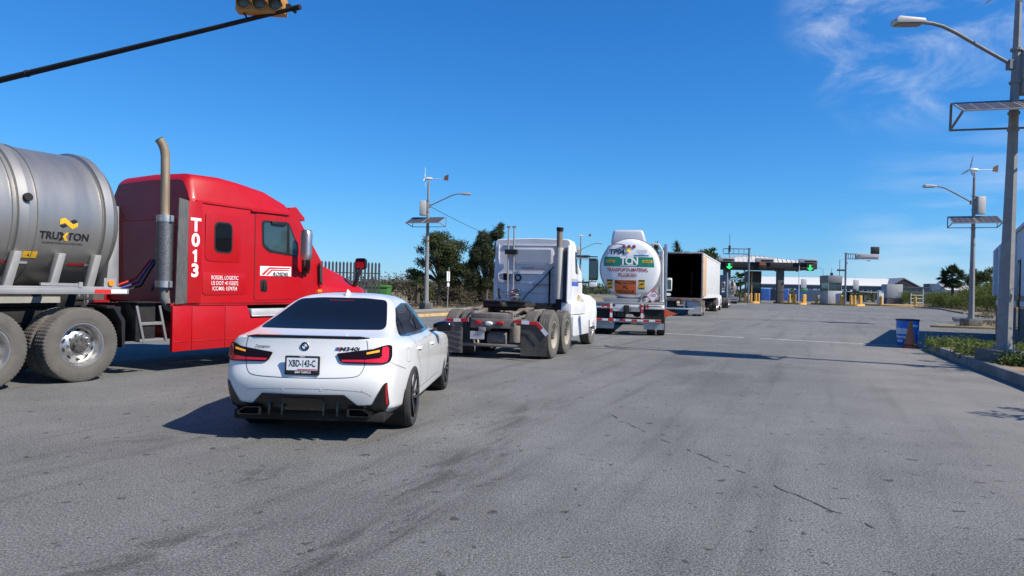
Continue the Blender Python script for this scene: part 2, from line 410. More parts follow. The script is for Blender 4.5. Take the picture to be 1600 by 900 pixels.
def island(name, poly, h, m_top, m_kerb, kw=.18, raise_=.0):
    # kerbed island: kerb ring in concrete and a filled bed inside it
    n = len(poly); inn = []
    area = sum(poly[i][0]*poly[(i+1) % n][1] - poly[(i+1) % n][0]*poly[i][1] for i in range(n)); sg = 1 if area > 0 else -1
    for i in range(n):
        a, b, c = Vector(poly[i-1]), Vector(poly[i]), Vector(poly[(i+1) % n])
        n1 = Vector((-(b-a).y, (b-a).x)).normalized()*sg; n2 = Vector((-(c-b).y, (c-b).x)).normalized()*sg
        mth_ = (n1 + n2).normalized(); k = kw/max(.35, mth_.dot(n1)); inn.append(tuple(b + mth_*k))
    mb = MB(); vs = [(x, y, -.02) for x, y in poly] + [(x + (ix-x)*.12, y + (iy-y)*.12, h) for (x, y), (ix, iy) in zip(poly, inn)] + [(x, y, h) for x, y in inn] + [(x, y, h - .1) for x, y in inn]
    fs = []
    for i in range(n):
        j = (i+1) % n
        for r in range(3): fs.append((r*n + i, r*n + j, (r+1)*n + j, (r+1)*n + i))
    mb.add(vs, fs); k_ = mb.build(name + '_kerb', m_kerb, smooth=30, bev=.015); k_['kind'] = 'structure'
    t = sheet(name + '_bed', inn, h - .025, m_top); return k_, t
M_kerb = mat('kerb_concrete', (.3, .29, .27), .9, var=.2, scale=1.5, bump=.4, bscale=25, dirt=(.1, .095, .085), dscale=1.6, damt=.7, dhard=.1)
M_kerby = mat('yellow_kerb', (.52, .33, .09), .85, var=.2, scale=3, dirt=(.28, .25, .2), dscale=2, damt=.6)
# right: the near planted island with the lamp, the dirt median behind it, and the verge beyond
RI = [(2.6, -4), (8.86, 12.24), (10.4, 16.4), (11.8, 20.1), (12.25, 20.75), (13.0, 21.2), (16.5, 21.1), (60, 8), (60, -4)]
island('near_island', RI, .2, M_soil, M_kerb, .2)
DI = [(21.2, 36.0), (24, 34.6), (60, 22), (62, 70), (42.5, 66.5), (36, 53), (27.5, 41.5), (24.5, 38.2)]
island('median', DI, .10, M_soil, M_soil, .15)
VG = [(42.5, 66.8), (62, 70.3), (120, 70), (130, 150), (80, 150), (66, 116), (60.5, 108), (53, 88)]
island('verge', VG, .14, M_soil, M_kerb, .2)
# left: pavement with a yellow kerb, and the dirt behind it
LI = [(-88, 33), (-14, 32.6), (-6.2, 33.4), (-4.9, 34.2), (-3.4, 37.5), (-2.0, 42), (.8, 49), (10, 70), (24, 100), (33, 119), (31, 125), (-88, 125)]
island('left_pavement', LI, .14, M_soil, M_kerby, .25)
sheet('path', [(-40, 36.2), (-6.2, 36.2), (-4.4, 40), (-2.6, 45), (0, 51), (-1.5, 51.6), (-4.4, 45.6), (-7, 38.6), (-40, 38.6)], .122, M_conc)
# painted stop line and two lane marks, worn
def stripe(a, b, wdt, z=.004):
    a, b = Vector(a), Vector(b); d = (b - a).normalized(); n = Vector((-d.y, d.x))*wdt/2
    return [(*(a+n), z), (*(b+n), z), (*(b-n), z), (*(a-n), z)]
mb = MB()
for a, b in (((5.3, 25.93), (8.0, 24.35)), ((8.45, 24.1), (12.3, 21.8))): mb.add(stripe(a, b, .28), [(0, 1, 2, 3)])
struct(mb.build('stop_line', M_line, smooth=0))
mb = MB()
for (x, y) in ((31, 98), (38.5, 100), (45, 100), (33.5, 104)): mb.add(stripe((x, y), (x + 1.6, y - .5), 1.6), [(0, 1, 2, 3)])
struct(mb.build('lane_mark', M_line, smooth=0))
rr = random.Random(5)
def crack(pts, w0, gap=.0):
    mb = MB(); P = []
    for (a, b) in zip(pts, pts[1:]):
        n = max(2, int((Vector(b)-Vector(a)).length/.09))
        for i in range(n): t = i/n; P.append((a[0]+(b[0]-a[0])*t + rr.uniform(-.018, .018), a[1]+(b[1]-a[1])*t + rr.uniform(-.018, .018)))
    for i in range(len(P) - 1):
        if rr.random() < gap: continue
        ww = w0*rr.uniform(.35, 1.3); mb.add(stripe(P[i], P[i+1], ww), [(0, 1, 2, 3)])
    return mb
struct(crack([(1.15, 9.2), (1.5, 7.6), (1.95, 6.2), (2.2, 5.4), (2.47, 4.5)], .015, .6).build('road_crack', M_crack, smooth=0))
struct(crack([(2.2, 5.45), (3.2, 5.1), (4.2, 5.0)], .010, .85).build('road_crack', M_crack, smooth=0))
# ------------------------------------------------------------------ wheels
def road_wheel(parent, name, x, y, dia, wid, rim, side, kind='truck', rubber=None, rim_m=None, tread='rib', seg=64):
    """side +1: the outer face looks to +x. Tyre is a part, its rim a sub-part."""
    r = dia/2; h = wid/2; rb = rubber or M_rubber
    Mx = Matrix.Translation((x, y, r)) @ Matrix.Rotation(PI/2*side, 4, 'Y')          # local z -> outward
    mb = MB()
    sh = .022 if kind == 'truck' else .012
    prof = [(rim, -h*.80), (rim + (r-rim)*.1, -h*.97), (rim + (r-rim)*.45, -h*1.0), (rim + (r-rim)*.78, -h*.99), (r - sh, -h*.93), (r - .004, -h*.84)]
    alt = [0, 0, 0, 0, -.012 if tread == 'lug' else 0, -.012 if tread == 'lug' else 0]
    gr = 4 if kind == 'truck' else 3
    for g in range(gr):
        a = -h*.84 + (g + .5)*2*h*.84/gr
        ww = h*.055
        prof += [(r, a - h*.13), (r, a - ww), (r - .013, a - ww*.8), (r - .013, a + ww*.8), (r, a + ww)]
        lu = -.009 if tread == 'lug' else 0
        alt += [lu if g in (0,) else lu*.6, lu*.6, 0, 0, lu*.6]
    prof += [(r - .004, h*.84), (r - sh, h*.93), (rim + (r-rim)*.80, h*.99), (rim + (r-rim)*.70, h*1.0), (rim + (r-rim)*.68, h*1.012), (rim + (r-rim)*.45, h*1.015), (rim + (r-rim)*.3, h*1.012), (rim + (r-rim)*.28, h*.995), (rim + (r-rim)*.1, h*.97), (rim, h*.86)]
    alt += [-.012 if tread == 'lug' else 0]*2 + [0]*8
    mb.lathe(prof, 192 if tread == 'lug' else seg, Mx, 0, alt, mis=[1 if 3 <= j < len(prof) - 9 else 0 for j in range(len(prof))])
    t = mb.build(name, [rb, M_rubber if rb is M_rubber_dusty else rb], parent, smooth=28)
    mb = MB()
    if kind == 'truck_out':
        pass
    if kind == 'truck':
        # deep dish (drive axle): lip, barrel, disc with hand holes, hub with studs
        deep = name.startswith('drive')
        z0 = h*.92; zd = -h*.15 if deep else h*.75
        prof = [(rim + .012, z0 - .012), (rim + .012, z0), (rim - .004, z0), (rim - .02, z0 - .03), (rim - .035, z0 - .06 if deep else z0 - .035), (rim*.86, zd + .02), (rim*.78, zd), (rim*.62, zd + (.03 if deep else .012)), (rim*.52, zd + (.045 if deep else .02)), (rim*.46, zd + (.05 if deep else .02)), (.001, zd + (.05 if deep else .02))]
        mb.lathe(prof, 48, Mx)
        for k in range(10):
            a = 2*PI*k/10; c = Vector((rim*.70*math.cos(a), rim*.70*math.sin(a), zd + (.026 if deep else .009)))
            ring = []
            for q in range(10):
                b_ = 2*PI*q/10; dx, dy = rim*.055*math.cos(b_), rim*.11*math.sin(b_)
                ring.append(Vector((c.x + dx*math.cos(a) - dy*math.sin(a), c.y + dx*math.sin(a) + dy*math.cos(a), c.z + .012 - .25*(dx)*.3)))
            mb.add(ring, [tuple(range(10))], 1, Mx)
        for k in range(10):
            a = 2*PI*(k + .5)/10; rr_ = rim*.5
            p = Mx @ Vector((rr_*math.cos(a), rr_*math.sin(a), zd + .02)); q = Mx @ Vector((rr_*math.cos(a), rr_*math.sin(a), zd + .085))
            mb.cyl(p, q, .017, .014, 6)
        hub = h*.75 if deep else zd + .07
        mb.lathe([(rim*.42, zd + .03), (rim*.40, hub - .06), (rim*.34, hub - .04), (rim*.33, hub - .01), (rim*.2, hub), (.001, hub)], 20, Mx, 2)
        for k in range(8):
            a = 2*PI*k/8; rr_ = rim*.275
            p = Mx @ Vector((rr_*math.cos(a), rr_*math.sin(a), hub - .012)); q = Mx @ Vector((rr_*math.cos(a), rr_*math.sin(a), hub + .012))
            mb.cyl(p, q, .012, .012, 6, 2)
        mb.build('rim', [rim_m or M_chrome, M_black, M_hub], t, smooth=30)
    else:
        # dark five twin-spoke car wheel
        prof = [(rim + .006, h*.86), (rim + .006, h*.93), (rim - .012, h*.93), (rim - .02, h*.86), (rim - .025, h*.2)]
        mb.lathe(prof, 48, Mx)
        mb.lathe([(rim - .03, -h*.1), (.001, -h*.1)], 32, Mx, 1)
        mb.lathe([(rim*.72, h*.0), (rim*.72, h*.12), (.07, h*.12), (.001, h*.12)], 32, Mx, 2)
        for k in range(5):
            for dd in (-.13, .13):
                a = 2*PI*k/5 + PI/2
                p0 = Vector((.05*math.cos(a + dd*3), .05*math.sin(a + dd*3), h*.68)); p1 = Vector(((rim - .012)*math.cos(a + dd*1.35), (rim - .012)*math.sin(a + dd*1.35), h*.86))
                mb.bar(Mx @ p0, Mx @ p1, .034, .03)
        mb.lathe([(.075, h*.5), (.075, h*.72), (.055, h*.8), (.001, h*.8)], 20, Mx)
        mb.build('rim', [M_gloss, M_black, M_grey], t, smooth=30)
    return t

M_hub = mat('grimy_hub', (.16, .155, .15), .5, .5, var=.3, scale=12, dirt=(.05, .045, .04), dscale=14, damt=.7)
# ------------------------------------------------------------------ the white sedan
M_carw = mat('pearl_white_paint', (.74, .735, .705), .28, var=.015, coat=.8)
M_shut = mat('shut_line_gap', (.03, .03, .032), .7)
M_diff = mat('diffuser_black', (.01, .01, .011), .3, var=.1)
car = thing('sedan_car', 'white four-door sedan with dark tinted glass waiting beside the red lorry', 'car', (-1.95, 7.80, 0), 1.9)
def sedan_body():
    Z = {  # height of each ring against y (rear to front)
        0: [(-1, .30), (-.7, .24), (0, .19), (3, .18), (3.7, .22)],
        1: [(-1, .36), (-.6, .30), (.4, .26), (3, .25), (3.7, .30)],
        2: [(-1, .50), (0, .48), (3.7, .46)],
        3: [(-1, .635), (0, .65), (3, .64), (3.7, .56)],
        4: [(-1, .755), (0, .79), (1.5, .77), (3, .76), (3.7, .66)],
        5: [(-1, .93), (-.4, .915), (.6, .885), (2.0, .865), (3, .82), (3.6, .72)],
        6: [(-1, 1.012), (-.5, .985), (.3, .955), (1.5, .925), (2.2, .92), (2.8, .885), (3.3, .80), (3.6, .745)],
        7: [(-1, 1.055), (-.44, 1.062), (.2, .985), (1.5, .955), (2.0, .955), (2.4, .985)],
        8: [(-1, 1.2), (-.05, 1.205), (.5, 1.16), (1.5, 1.15), (1.9, 1.18)],
        9: [(-1, 1.36), (.36, 1.362), (.9, 1.365), (1.2, 1.362), (1.55, 1.345)],
        10: [(0, 1.398), (.8, 1.425), (1.3, 1.405)],
        11: [(0, 1.425), (1, 1.432)]}
    EXT = {0: (-.84, 3.4, .78), 1: (-.96, 3.56, .875), 2: (-1.035, 3.64, .905), 3: (-1.045, 3.66, .9135), 4: (-.985, 3.62, .908), 5: (-.955, 3.52, .89), 6: (-.95, 3.4, .815),
           7: (-.45, 2.32, .745), 8: (-.04, 1.94, .675), 9: (.37, 1.55, .565), 10: (.56, 1.36, .40), 11: (.80, 1.18, .13)}
    fr = [0, .07, .16, .27, .40, .52, .64, .75, .86, 1]
    bow = {0: .1, 1: .14, 2: .14, 3: .14, 4: .13, 5: .12, 6: .10, 7: .07, 8: .06, 9: .05, 10: .03, 11: .01}
    rings = []
    for k in range(12):
        yr, yf, w_ = EXT[k]; half = []
        bw = bow[k]; cr = .27*min(1, (yf-yr)/3) if k < 7 else .2*(yf-yr)/2.8
        for fx, dy in ((0, 0), (.32, .1), (.62, .36), (.80, .62), (.925, 1.0)):
            half.append([fx*w_, yr + bw*dy*1.0])
        half.append([.985*w_, yr + bw + cr*.45])
        ys, ye = yr + bw + cr, yf - .45 if k < 7 else yf - .16
        for f in fr:
            y = ys + (ye - ys)*f; tp = 1.0
            if k < 7: tp = 1 - .035*max(0, (y - 2.7)/.9)**2 - .012*max(0, (-.1 - y)/.6)
            else: tp = 1 - .10*max(0, (y - (yr+yf)/2)/((yf-yr)/2))**2 - .03*max(0, ((yr+yf)/2 - y)/((yf-yr)/2))**2
            half.append([w_*tp, y])
        fw = w_*(.94 if k < 7 else .88)
        for fx, dy in ((.93, .30), (.72, .11), (.4, .03), (0, 0)):
            half.append([fx*fw, yf - dy*(1.0 if k < 7 else .45)])
        half = [(x*(1 - (.085*min(1, max(0, .1 - y)/1.0)**1.2 if k < 7 else 0)), y, lerp_tab(y, Z[k])) for x, y in half]
        rings.append(half + [(-x, y, z) for x, y, z in half[-2:0:-1]])
    mb = MB(); mb.loft(rings, caps=True)
    o = mb.build('body', M_carw, car, smooth=0)
    me = o.data; n = len(rings[0])
    cr_ = me.attributes.new('crease_edge', 'FLOAT', 'EDGE')
    for e in me.edges:
        a, b = e.vertices
        ka, kb = a//n, b//n
        if ka == kb:
            y = me.vertices[a].co.y
            if ka == 6: cr_.data[e.index].value = .72 if y < -.6 else .35
            if ka == 5: cr_.data[e.index].value = .3
            if ka == 7: cr_.data[e.index].value = .25 if y > -.2 else .1
            if ka in (0, 1): cr_.data[e.index].value = .6
            if ka == 9: cr_.data[e.index].value = .2
    md = o.modifiers.new('s', 'SUBSURF'); md.levels = 3; md.render_levels = 3
    apply_mods(o)
    return o
body = sedan_body()
cut = MB()
for yy in (0, 2.851):
    for sx in (-1, 1):
        cut.cyl((sx*.62, yy, .345), (sx*1.2, yy, .345), .362, n=48)
co = cut.build('cutter', M_black, smooth=0)
md = body.modifiers.new('b', 'BOOLEAN'); md.operation = 'DIFFERENCE'; md.object = co; md.solver = 'EXACT'
apply_mods(body); bpy.data.objects.remove(co)
body.data.polygons.foreach_set('use_smooth', [True]*len(body.data.polygons)); body.data.set_sharp_from_angle(angle=R(38))
cb = bvh_of(body)
FR = lambda x, z: (x, -3, z)         # looking at the tail
FS = lambda y, z: (3, y, z)          # looking at the right flank
FL = lambda y, z: (-3, y, z)
FT = lambda x, y: (x, y, 3)
TS = .925
def tail(mb, poly, off=.004, mi=0, res=.04, sx=TS):
    for s in (1,):
        v, f = patch(cb, [(x*sx, z) for x, z in poly], FR, (0, 1, 0), off, res); mb.add(v, f, mi)
def flank(mb, poly, off=.004, mi=0, res=.05, sides=(1, -1)):
    for s in sides:
        v, f = patch(cb, poly, FS if s > 0 else FL, (-s, 0, 0), off, res); mb.add(v, f, mi)
def solid(o, t, off=1):
    m_ = o.modifiers.new('t', 'SOLIDIFY'); m_.thickness = t; m_.offset = off; apply_mods(o)
    o.data.polygons.foreach_set('use_smooth', [True]*len(o.data.polygons)); o.data.set_sharp_from_angle(angle=R(40)); return o
# arch liners
for yy in (0, 2.851):
    for sx in (-1, 1):
        mb = MB(); mb.cyl((sx*.60, yy, .345), (sx*.865, yy, .345), .357, n=40); mb.build('arch_liner', M_black, car)
# rear window, its top brake light, side windows
wpoly = rpoly([(-.66, 1.066), (.66, 1.066), (.505, 1.352), (.25, 1.372), (-.25, 1.372), (-.505, 1.352)], .05)
mb = MB(); tail(mb, wpoly, .006, 0, .05, 1); rw = mb.build('rear_window', M_glass, car, smooth=60)
gb = bvh_of(rw)
mb = MB()
for k in range(11):
    v, f = patch(gb, rrect(-.13 + k*.026, 1.345, .015, .006, .001, 1), FR, (0, 1, 0), .004, .1); mb.add(v, f)
mb.build('high_brake_light', M_redlens, car)
wout = rpoly([(-.16, .985), (-.02, 1.135), (.34, 1.272), (.8, 1.318), (1.25, 1.312), (1.6, 1.20), (2.03, .985), (2.03, .95), (1.2, .945), (.25, .965)], .05, 5)
for s in (1, -1):
    mb = MB(); flank(mb, wout, .003, 0, .06, (s,)); mb.build('window_trim', M_gloss, car, smooth=60)
def inset(poly, d):
    cx = sum(p[0] for p in poly)/len(poly); cz = sum(p[1] for p in poly)/len(poly)
    return [(p[0] + d*(1 if p[0] < cx else -1)*min(1, abs(p[0]-cx)*4), p[1] + d*(1 if p[1] < cz else -1)*min(1, abs(p[1]-cz)*8)) for p in poly]
for s in (1, -1):
    for pl in ([(-.10, .995), (.02, 1.12), (.155, 1.185), (.185, .985), (.175, .98)], [(.21, .983), (.195, 1.20), (.37, 1.262), (.8, 1.300), (.93, 1.302), (.95, .962)], [(1.03, .960), (1.02, 1.300), (1.24, 1.296), (1.58, 1.185), (1.98, .985), (1.98, .962)]):
        mb = MB(); flank(mb, pl, .007, 0, .06, (s,)); mb.build('side_window', M_glass, car, smooth=60)
# lamps in the tail: dark housing, red light bars, amber strip
for s in (1, -1):
    mb = MB()
    lam = rpoly([(.335, .862), (.375, .785), (.42, .770), (.80, .762), (.852, .78), (.864, .83), (.857, .925), (.83, .942), (.78, .936), (.70, .908)], .015)
    lam = [(s*x, z) for x, z in lam]
    tail(mb, lam, .006, 0, .03); lo = solid(mb.build('tail_light', M_redlens, car, smooth=60), .012, 1)
    lo.data.materials.clear(); lo.data.materials.append(mat('smoked_lens', (.012, .004, .004), .2, var=.1, spec=.2))
    lb = bvh_of(lo)
    mb = MB()
    def lp(poly, mi, off=.003):
        v, f = patch(lb, [(s*x*TS, z) for x, z in poly], FR, (0, 1, 0), off, .03); mb.add(v, f, mi)
    lp(rpoly([(.385, .806), (.40, .788), (.62, .784), (.622, .808)], .004), 0)
    lp(rpoly([(.627, .808), (.627, .783), (.80, .776), (.842, .788), (.852, .83), (.847, .915), (.828, .932), (.79, .926), (.787, .885), (.79, .838), (.77, .822), (.70, .815)], .008), 0)
    lp(rpoly([(.64, .858), (.638, .876), (.765, .902), (.765, .880)], .003), 1)
    mb.build('light_bar', [mat('lit_red_lens', (.62, .008, .02), .12, var=.12, coat=.6), mat('lit_amber_strip', (.95, .35, .02), .2, var=.2, emit=.3)], lo, smooth=60)
# spoiler lip, number plate, badge and lettering
mb = MB()
sec = []
for i in range(25):
    x = (-.655 + 1.31*i/24)*TS; hit = cb.ray_cast(Vector((x, -.925 + .10*(abs(x)/.8)**2, 3)), Vector((0, 0, -1)))
    p = hit[0] if hit[0] else Vector((x, -.93, 1.01)); t_ = min(1, (1 - abs(x)/(.66*TS))*6 + .15)
    sec.append([(x, p.y - .028*t_, p.z + .001), (x, p.y - .03*t_, p.z + .017*t_), (x, p.y + .02, p.z + .020*t_), (x, p.y + .075, p.z + .003), (x, p.y + .07, p.z - .012), (x, p.y - .01, p.z - .012)])
mb.loft(sec); mb.build('spoiler', M_gloss, car, smooth=50)
def tailpt(x, z, off=.004):
    h_, n_, _, _ = cb.ray_cast(Vector((x, -3, z)), Vector((0, 1, 0))); return h_, n_
pp, pn = tailpt(0, .745)
up = Vector((0, .07, 1)).normalized(); rt = Vector((1, 0, 0)); ou = rt.cross(up)*1
if ou.y > 0: ou = -ou
o0 = Vector((0, tailpt(0, .70)[0].y - .006, .748))
def onplate(mb, poly, off, mi=0, th=.01):
    vs = [o0 + rt*a + up*b + ou*(off + t_) for t_ in (0, th) for a, b in poly]; n = len(poly)
    mb.add(vs, [tuple(range(n))[::-1], tuple(range(n, 2*n))] + [(i, (i+1) % n, n + (i+1) % n, n + i) for i in range(n)], mi)
mb = MB(); onplate(mb, rrect(0, 0, .335, .182, .012), 0, 0, .016); pl_ = mb.build('number_plate', M_blackpl, car, bev=.002)
mb = MB(); onplate(mb, rrect(0, .012, .298, .118, .006), .016, 0, .003)
mb.build('plate_face', mat('plate_white', (.7, .72, .74), .4, var=.04), pl_)
mb = MB(); onplate(mb, rrect(.05, -.038, .19, .008, .002), .0195, 0, .001); mb.build('plate_stripe', M_tape_r, pl_)
mb = MB()
mb.text('XBD-143-C', .088, lambda x, y: o0 + rt*x + up*(y + .016) + ou*.0205, .022, .60)
mb.build('plate_characters', M_dark, pl_)
mb = MB()
mb.text('BMW TAMPICO', .026, lambda x, y: o0 + rt*(x + .01) + up*(y - .066) + ou*.0175, .02, .85)
mb.build('frame_lettering', M_letter, pl_)
mb = MB(); mb.text('TAMPICO', .014, lambda x, y: o0 + rt*x + up*(y + .081) + ou*.0175, .02, .9); mb.build('frame_lettering', M_letter, pl_)
bp_, bn_ = tailpt(0, .925); bo = bp_ + Vector((0, -.004, 0))
mb = MB(); MX = Matrix.Translation(bo) @ Matrix.Rotation(R(90), 4, 'X')
mb.lathe([(.043, -.004), (.043, .004), (.040, .007), (.001, .007)], 28, MX, 0)
mb.lathe([(.0412, .0072), (.0405, .0078), (.027, .0078), (.0265, .0084)], 28, MX, 1)
for q in range(4):
    pts = [(0, 0, .0088)] + [(.0255*math.cos(PI/2*(q + i/6)), .0255*math.sin(PI/2*(q + i/6)), .0088) for i in range(7)]
    mb.add(pts, [tuple(range(8))], 2 if q % 2 else 3, MX)
mb.build('badge', [M_chrome, M_dark, mat('badge_blue', (.03, .12, .4), .3), M_letter], car)
def tailtext(mb, t, x, z, size, bold, sx, mi=0, shear=0.):
    p, n = tailpt(x, z); p2, _ = tailpt(x + .15, z); u = (p2 - p).normalized(); u2, _ = tailpt(x, z + .02); v = (u2 - p).normalized(); nn = u.cross(v); nn = -nn if nn.y > 0 else nn
    mb.text(t, size, plane_fn(p + nn*.005, u, v), bold, sx, mi, 'CENTER', shear)
mb = MB(); tailtext(mb, 'Tampico', -.455*TS, .915, .034, .015, 1.25); tailtext(mb, 'M340i', .46*TS, .905, .05, .03, 1.5, 0, .15)
mb.build('boot_lettering', M_dark, car)
mb = MB()
p, n = tailpt(.315, .895)
for k, mi in enumerate((0, 1, 2)):
    a = .312 + .016*k
    v, f = patch(cb, [(a*TS, .89), (a*TS + .013, .89), (a*TS + .023, .922), (a*TS + .010, .922)], FR, (0, 1, 0), .005, .1); mb.add(v, f, mi)
mb.build('badge_stripes', [mat('stripe_blue', (.05, .2, .5), .3), mat('stripe_navy', (.03, .03, .16), .3), M_tape_r], car)
# bumper: diffuser, side aprons, exhausts, reflectors, sensors
dif = [(-.43, .475), (.43, .475), (.555, .365), (.70, .372), (.815, .575), (.845, .59), (.85, .36), (.80, .285), (.42, .268), (.40, .25), (-.40, .25), (-.42, .268), (-.80, .285), (-.85, .36), (-.845, .59), (-.815, .575), (-.70, .372), (-.555, .365)]
mb = MB(); tail(mb, rpoly(dif, .012, 2), .009, 0, .02); dfo = mb.build('rear_diffuser', M_diff, car, smooth=60)
db = bvh_of(dfo)
mb = MB()
for x in (-.33, -.2, .2, .33):
    h_, _, _, _ = db.ray_cast(Vector((x, -3, .36)), Vector((0, 1, 0)))
    if h_: mb.box((x, h_.y - .002, .345), (.018, .05, .17), 0, rx=R(-10))
v, f = patch(db, rrect(0, .375, .40, .13, .01, 2), FR, (0, 1, 0), .008, .05); mb.add(v, f)
mb.build('diffuser_fin', M_gloss, dfo, bev=.004)
for s in (1, -1):
    mb = MB()
    op = rpoly([(s*.42, .332), (s*.575, .329), (s*.655, .282), (s*.64, .256), (s*.42, .258)], .012, 3)
    ipo = [(sum(q[0] for q in op)/len(op)*.16 + a*.84, sum(q[1] for q in op)/len(op)*.16 + b*.84) for a, b in op]
    yb = -.955 if True else 0
    rings = [[(a, yb + .14, b) for a, b in op], [(a, yb, b) for a, b in op], [(a, yb, b) for a, b in ipo], [(a, yb + .12, b) for a, b in ipo]]
    mb.loft(rings, 0, False); mb.add([(a, yb + .11, b) for a, b in ipo], [tuple(range(len(ipo)))], 1)
    mb.build('exhaust_tip', [mat('dark_chrome', (.09, .09, .095), .18, .9), M_black], car)
    mb = MB(); tail(mb, [(s*.822, .365), (s*.838, .365), (s*.838, .575), (s*.826, .56)], .013, 0, .1); mb.build('reflector', M_redlens, car)
for x in (-.2, .2, .62, -.62):
    mb = MB(); tail(mb, circle(x, .52, .013, 10), .0022); mb.build('parking_sensor', M_white, car)
# shut lines: boot lid, bumper joint, doors, filler flap
mb = MB()
def lines(pts, fn, w_=.006):
    mb = MB()
    for q in strip(pts, w_): fn(mb, q, .0018, 0, .05)
    mb.build('shut_line', M_shut, car, smooth=0)
def smoothline(pts, n=6):
    out = []
    for i in range(len(pts) - 1):
        p0 = Vector(pts[max(i-1, 0)]); p1 = Vector(pts[i]); p2 = Vector(pts[i+1]); p3 = Vector(pts[min(i+2, len(pts)-1)])
        for k in range(n):
            t = k/n; out.append(tuple(.5*((2*p1) + (p2-p0)*t + (2*p0-5*p1+4*p2-p3)*t*t + (3*p1-p0-3*p2+p3)*t**3)))
    return out + [pts[-1]]
bt = smoothline([(-.63, .99), (-.645, .90), (-.63, .78), (-.60, .69), (-.53, .645), (-.3, .632), (0, .63), (.3, .632), (.53, .645), (.60, .69), (.63, .78), (.645, .90), (.63, .99)])
lines(bt, lambda m_, q, o_, a, r_: tail(m_, q, o_, a, r_))
lines(smoothline([(-.60, .50), (-.3, .522), (0, .527), (.3, .522), (.60, .50), (.70, .45)]), lambda m_, q, o_, a, r_: tail(m_, q, o_, a, r_), .003)
def side_lines(s_):
    fl = lambda m_, q, o_, a, r_: flank(m_, q, o_, a, r_, (s_,))
    lines(smoothline([(.985, .955), (.99, .8), (.985, .6), (.96, .36)]), fl)
    lines(smoothline([(2.02, .94), (2.08, .8), (2.10, .6), (2.05, .36)]), fl)
    lines(smoothline([(.20, .98), (.15, .90), (.18, .80), (.28, .70), (.40, .58), (.46, .45), (.48, .36)]), fl)
    lines(smoothline([(-.86, .80), (-.7, .74), (-.52, .70), (-.38, .67)]), fl, .004)
    lines([(.48, .36), (.96, .36), (2.05, .36)], fl)
side_lines(1); side_lines(-1)
lines(smoothline([(-.30, .86), (-.17, .86), (-.16, .74), (-.30, .74), (-.30, .86)]), lambda m_, q, o_, a, r_: flank(m_, q, o_, a, r_, (1,)), .003)
lines([(-.62, 1.0), (-.64, .99)], lambda m_, q, o_, a, r_: tail(m_, q, o_, a, r_))
# handles, mirrors, fin
for s in (1, -1):
    for yy in (.36, 1.36):
        h_, n_, _, _ = cb.ray_cast(Vector((3*s, yy, .83)), Vector((-s, 0, 0)))
        mb = MB(); mb.loft([[(h_.x + s*dx, yy + y_, .832 + z_ - .02*(yy - .36)/1) for dx, z_ in ((-.005, -.016), (d_, -.013), (d_ + .003, 0), (d_, .013), (-.005, .016))] for y_, d_ in ((-.12, .004), (-.09, .026), (0, .033), (.09, .028), (.115, .004))])
        mb.build('door_handle', M_carw, car, smooth=60)
    mb = MB()
    ringz = []
    for t_, sc2 in ((0, .55), (.06, .86), (.13, 1), (.20, .93), (.25, .66), (.265, .3)):
        ringz.append([(s*(.85 + t_), 1.78 + .06*t_ + q[0]*sc2, .985 + .02*t_ + q[1]*sc2) for q in rpoly([(-.085, -.07), (-.09, .075), (.06, .085), (.16, .01), (.08, -.06)], .05, 3)])
    mb.loft(ringz); mb.bar((s*.80, 1.82, .925), (s*.90, 1.80, .955), .05, .03)
    mo = mb.build('wing_mirror', M_gloss, car, smooth=50)
    mb = MB(); mb.add([(s*(.87 + a), 1.688, .985 + b) for a, b in rrect(.125, 0, .19, .10, .04)], [tuple(range(20))]); mb.build('mirror_glass', M_glass, mo)
mb = MB(); mb.loft([[(-.032*k, y_, 1.40 + 0), (0, y_ + .01, 1.40 + z_), (.032*k, y_, 1.40)] for y_, z_, k in ((.50, .02, .5), (.53, .075, 1), (.60, .065, 1), (.72, .03, .5))]); mb.build('roof_antenna', M_carw, car, smooth=60)
mb = MB(); mb.box((0, 1.3, .23), (1.5, 4.2, .1)); mb.box((0, -.6, .32), (1.2, .4, .14)); mb.build('underbody', M_black, car, bev=.02)
for yy in (0, 2.851):
    for s in (1, -1): road_wheel(car, 'wheel', s*.785, yy, .665, .255 if yy == 0 else .235, .25, s, 'car', M_rubber_black)
# ------------------------------------------------------------------ pieces shared by the lorries
def hpanel(poly, x0, x1, mb, mi=0):        # outline in (y, z) given thickness along x
    mb.prism(poly, 'x', x0, x1, mi)
def tape(parent, a, b, face, n, h=.05, first=0, name='reflective_tape'):
    """alternating red and white reflective strips from a to b, laid on a surface facing `face`"""
    a, b = Vector(a), Vector(b); d = (b - a)/n; f = Vector(face).normalized(); u = f.cross(d).normalized()*h/2
    mb = MB()
    for i in range(n):
        p, q = a + d*i, a + d*(i + 1)
        vs = [p - u, q - u, q + u, p + u]; vs = [v + f*.004 for v in vs]
        mb.add(vs, [(0, 1, 2, 3)], (i + first) % 2)
    return mb.build(name, [M_tape_r, M_tape_w], parent, smooth=0)
def chassis(parent, y0, y1, zt=1.08, axles=(0, -1.32), hw=.43, width=1.2, m=None):
    mb = MB()
    for s in (-1, 1): mb.box((s*hw, (y0+y1)/2, zt - .14), (.09, y1 - y0, .28))
    for y in (y0 + .05, (y0+y1)/2, y1 - .3, axles[0] + .66): mb.box((0, y, zt - .15), (2*hw, .12, .2))
    mb.build('frame_rail', m or M_black, parent, bev=.008)
    for a in axles:
        mb = MB(); mb.cyl((-width*.7, a, .55), (width*.7, a, .55), .075, n=12); mb.ball((0, a, .55), .22, 0, 12); mb.box((.42, a, .78), (.1, .9, .1)); mb.box((-.42, a, .78), (.1, .9, .1))
        mb.build('axle', M_black, parent)
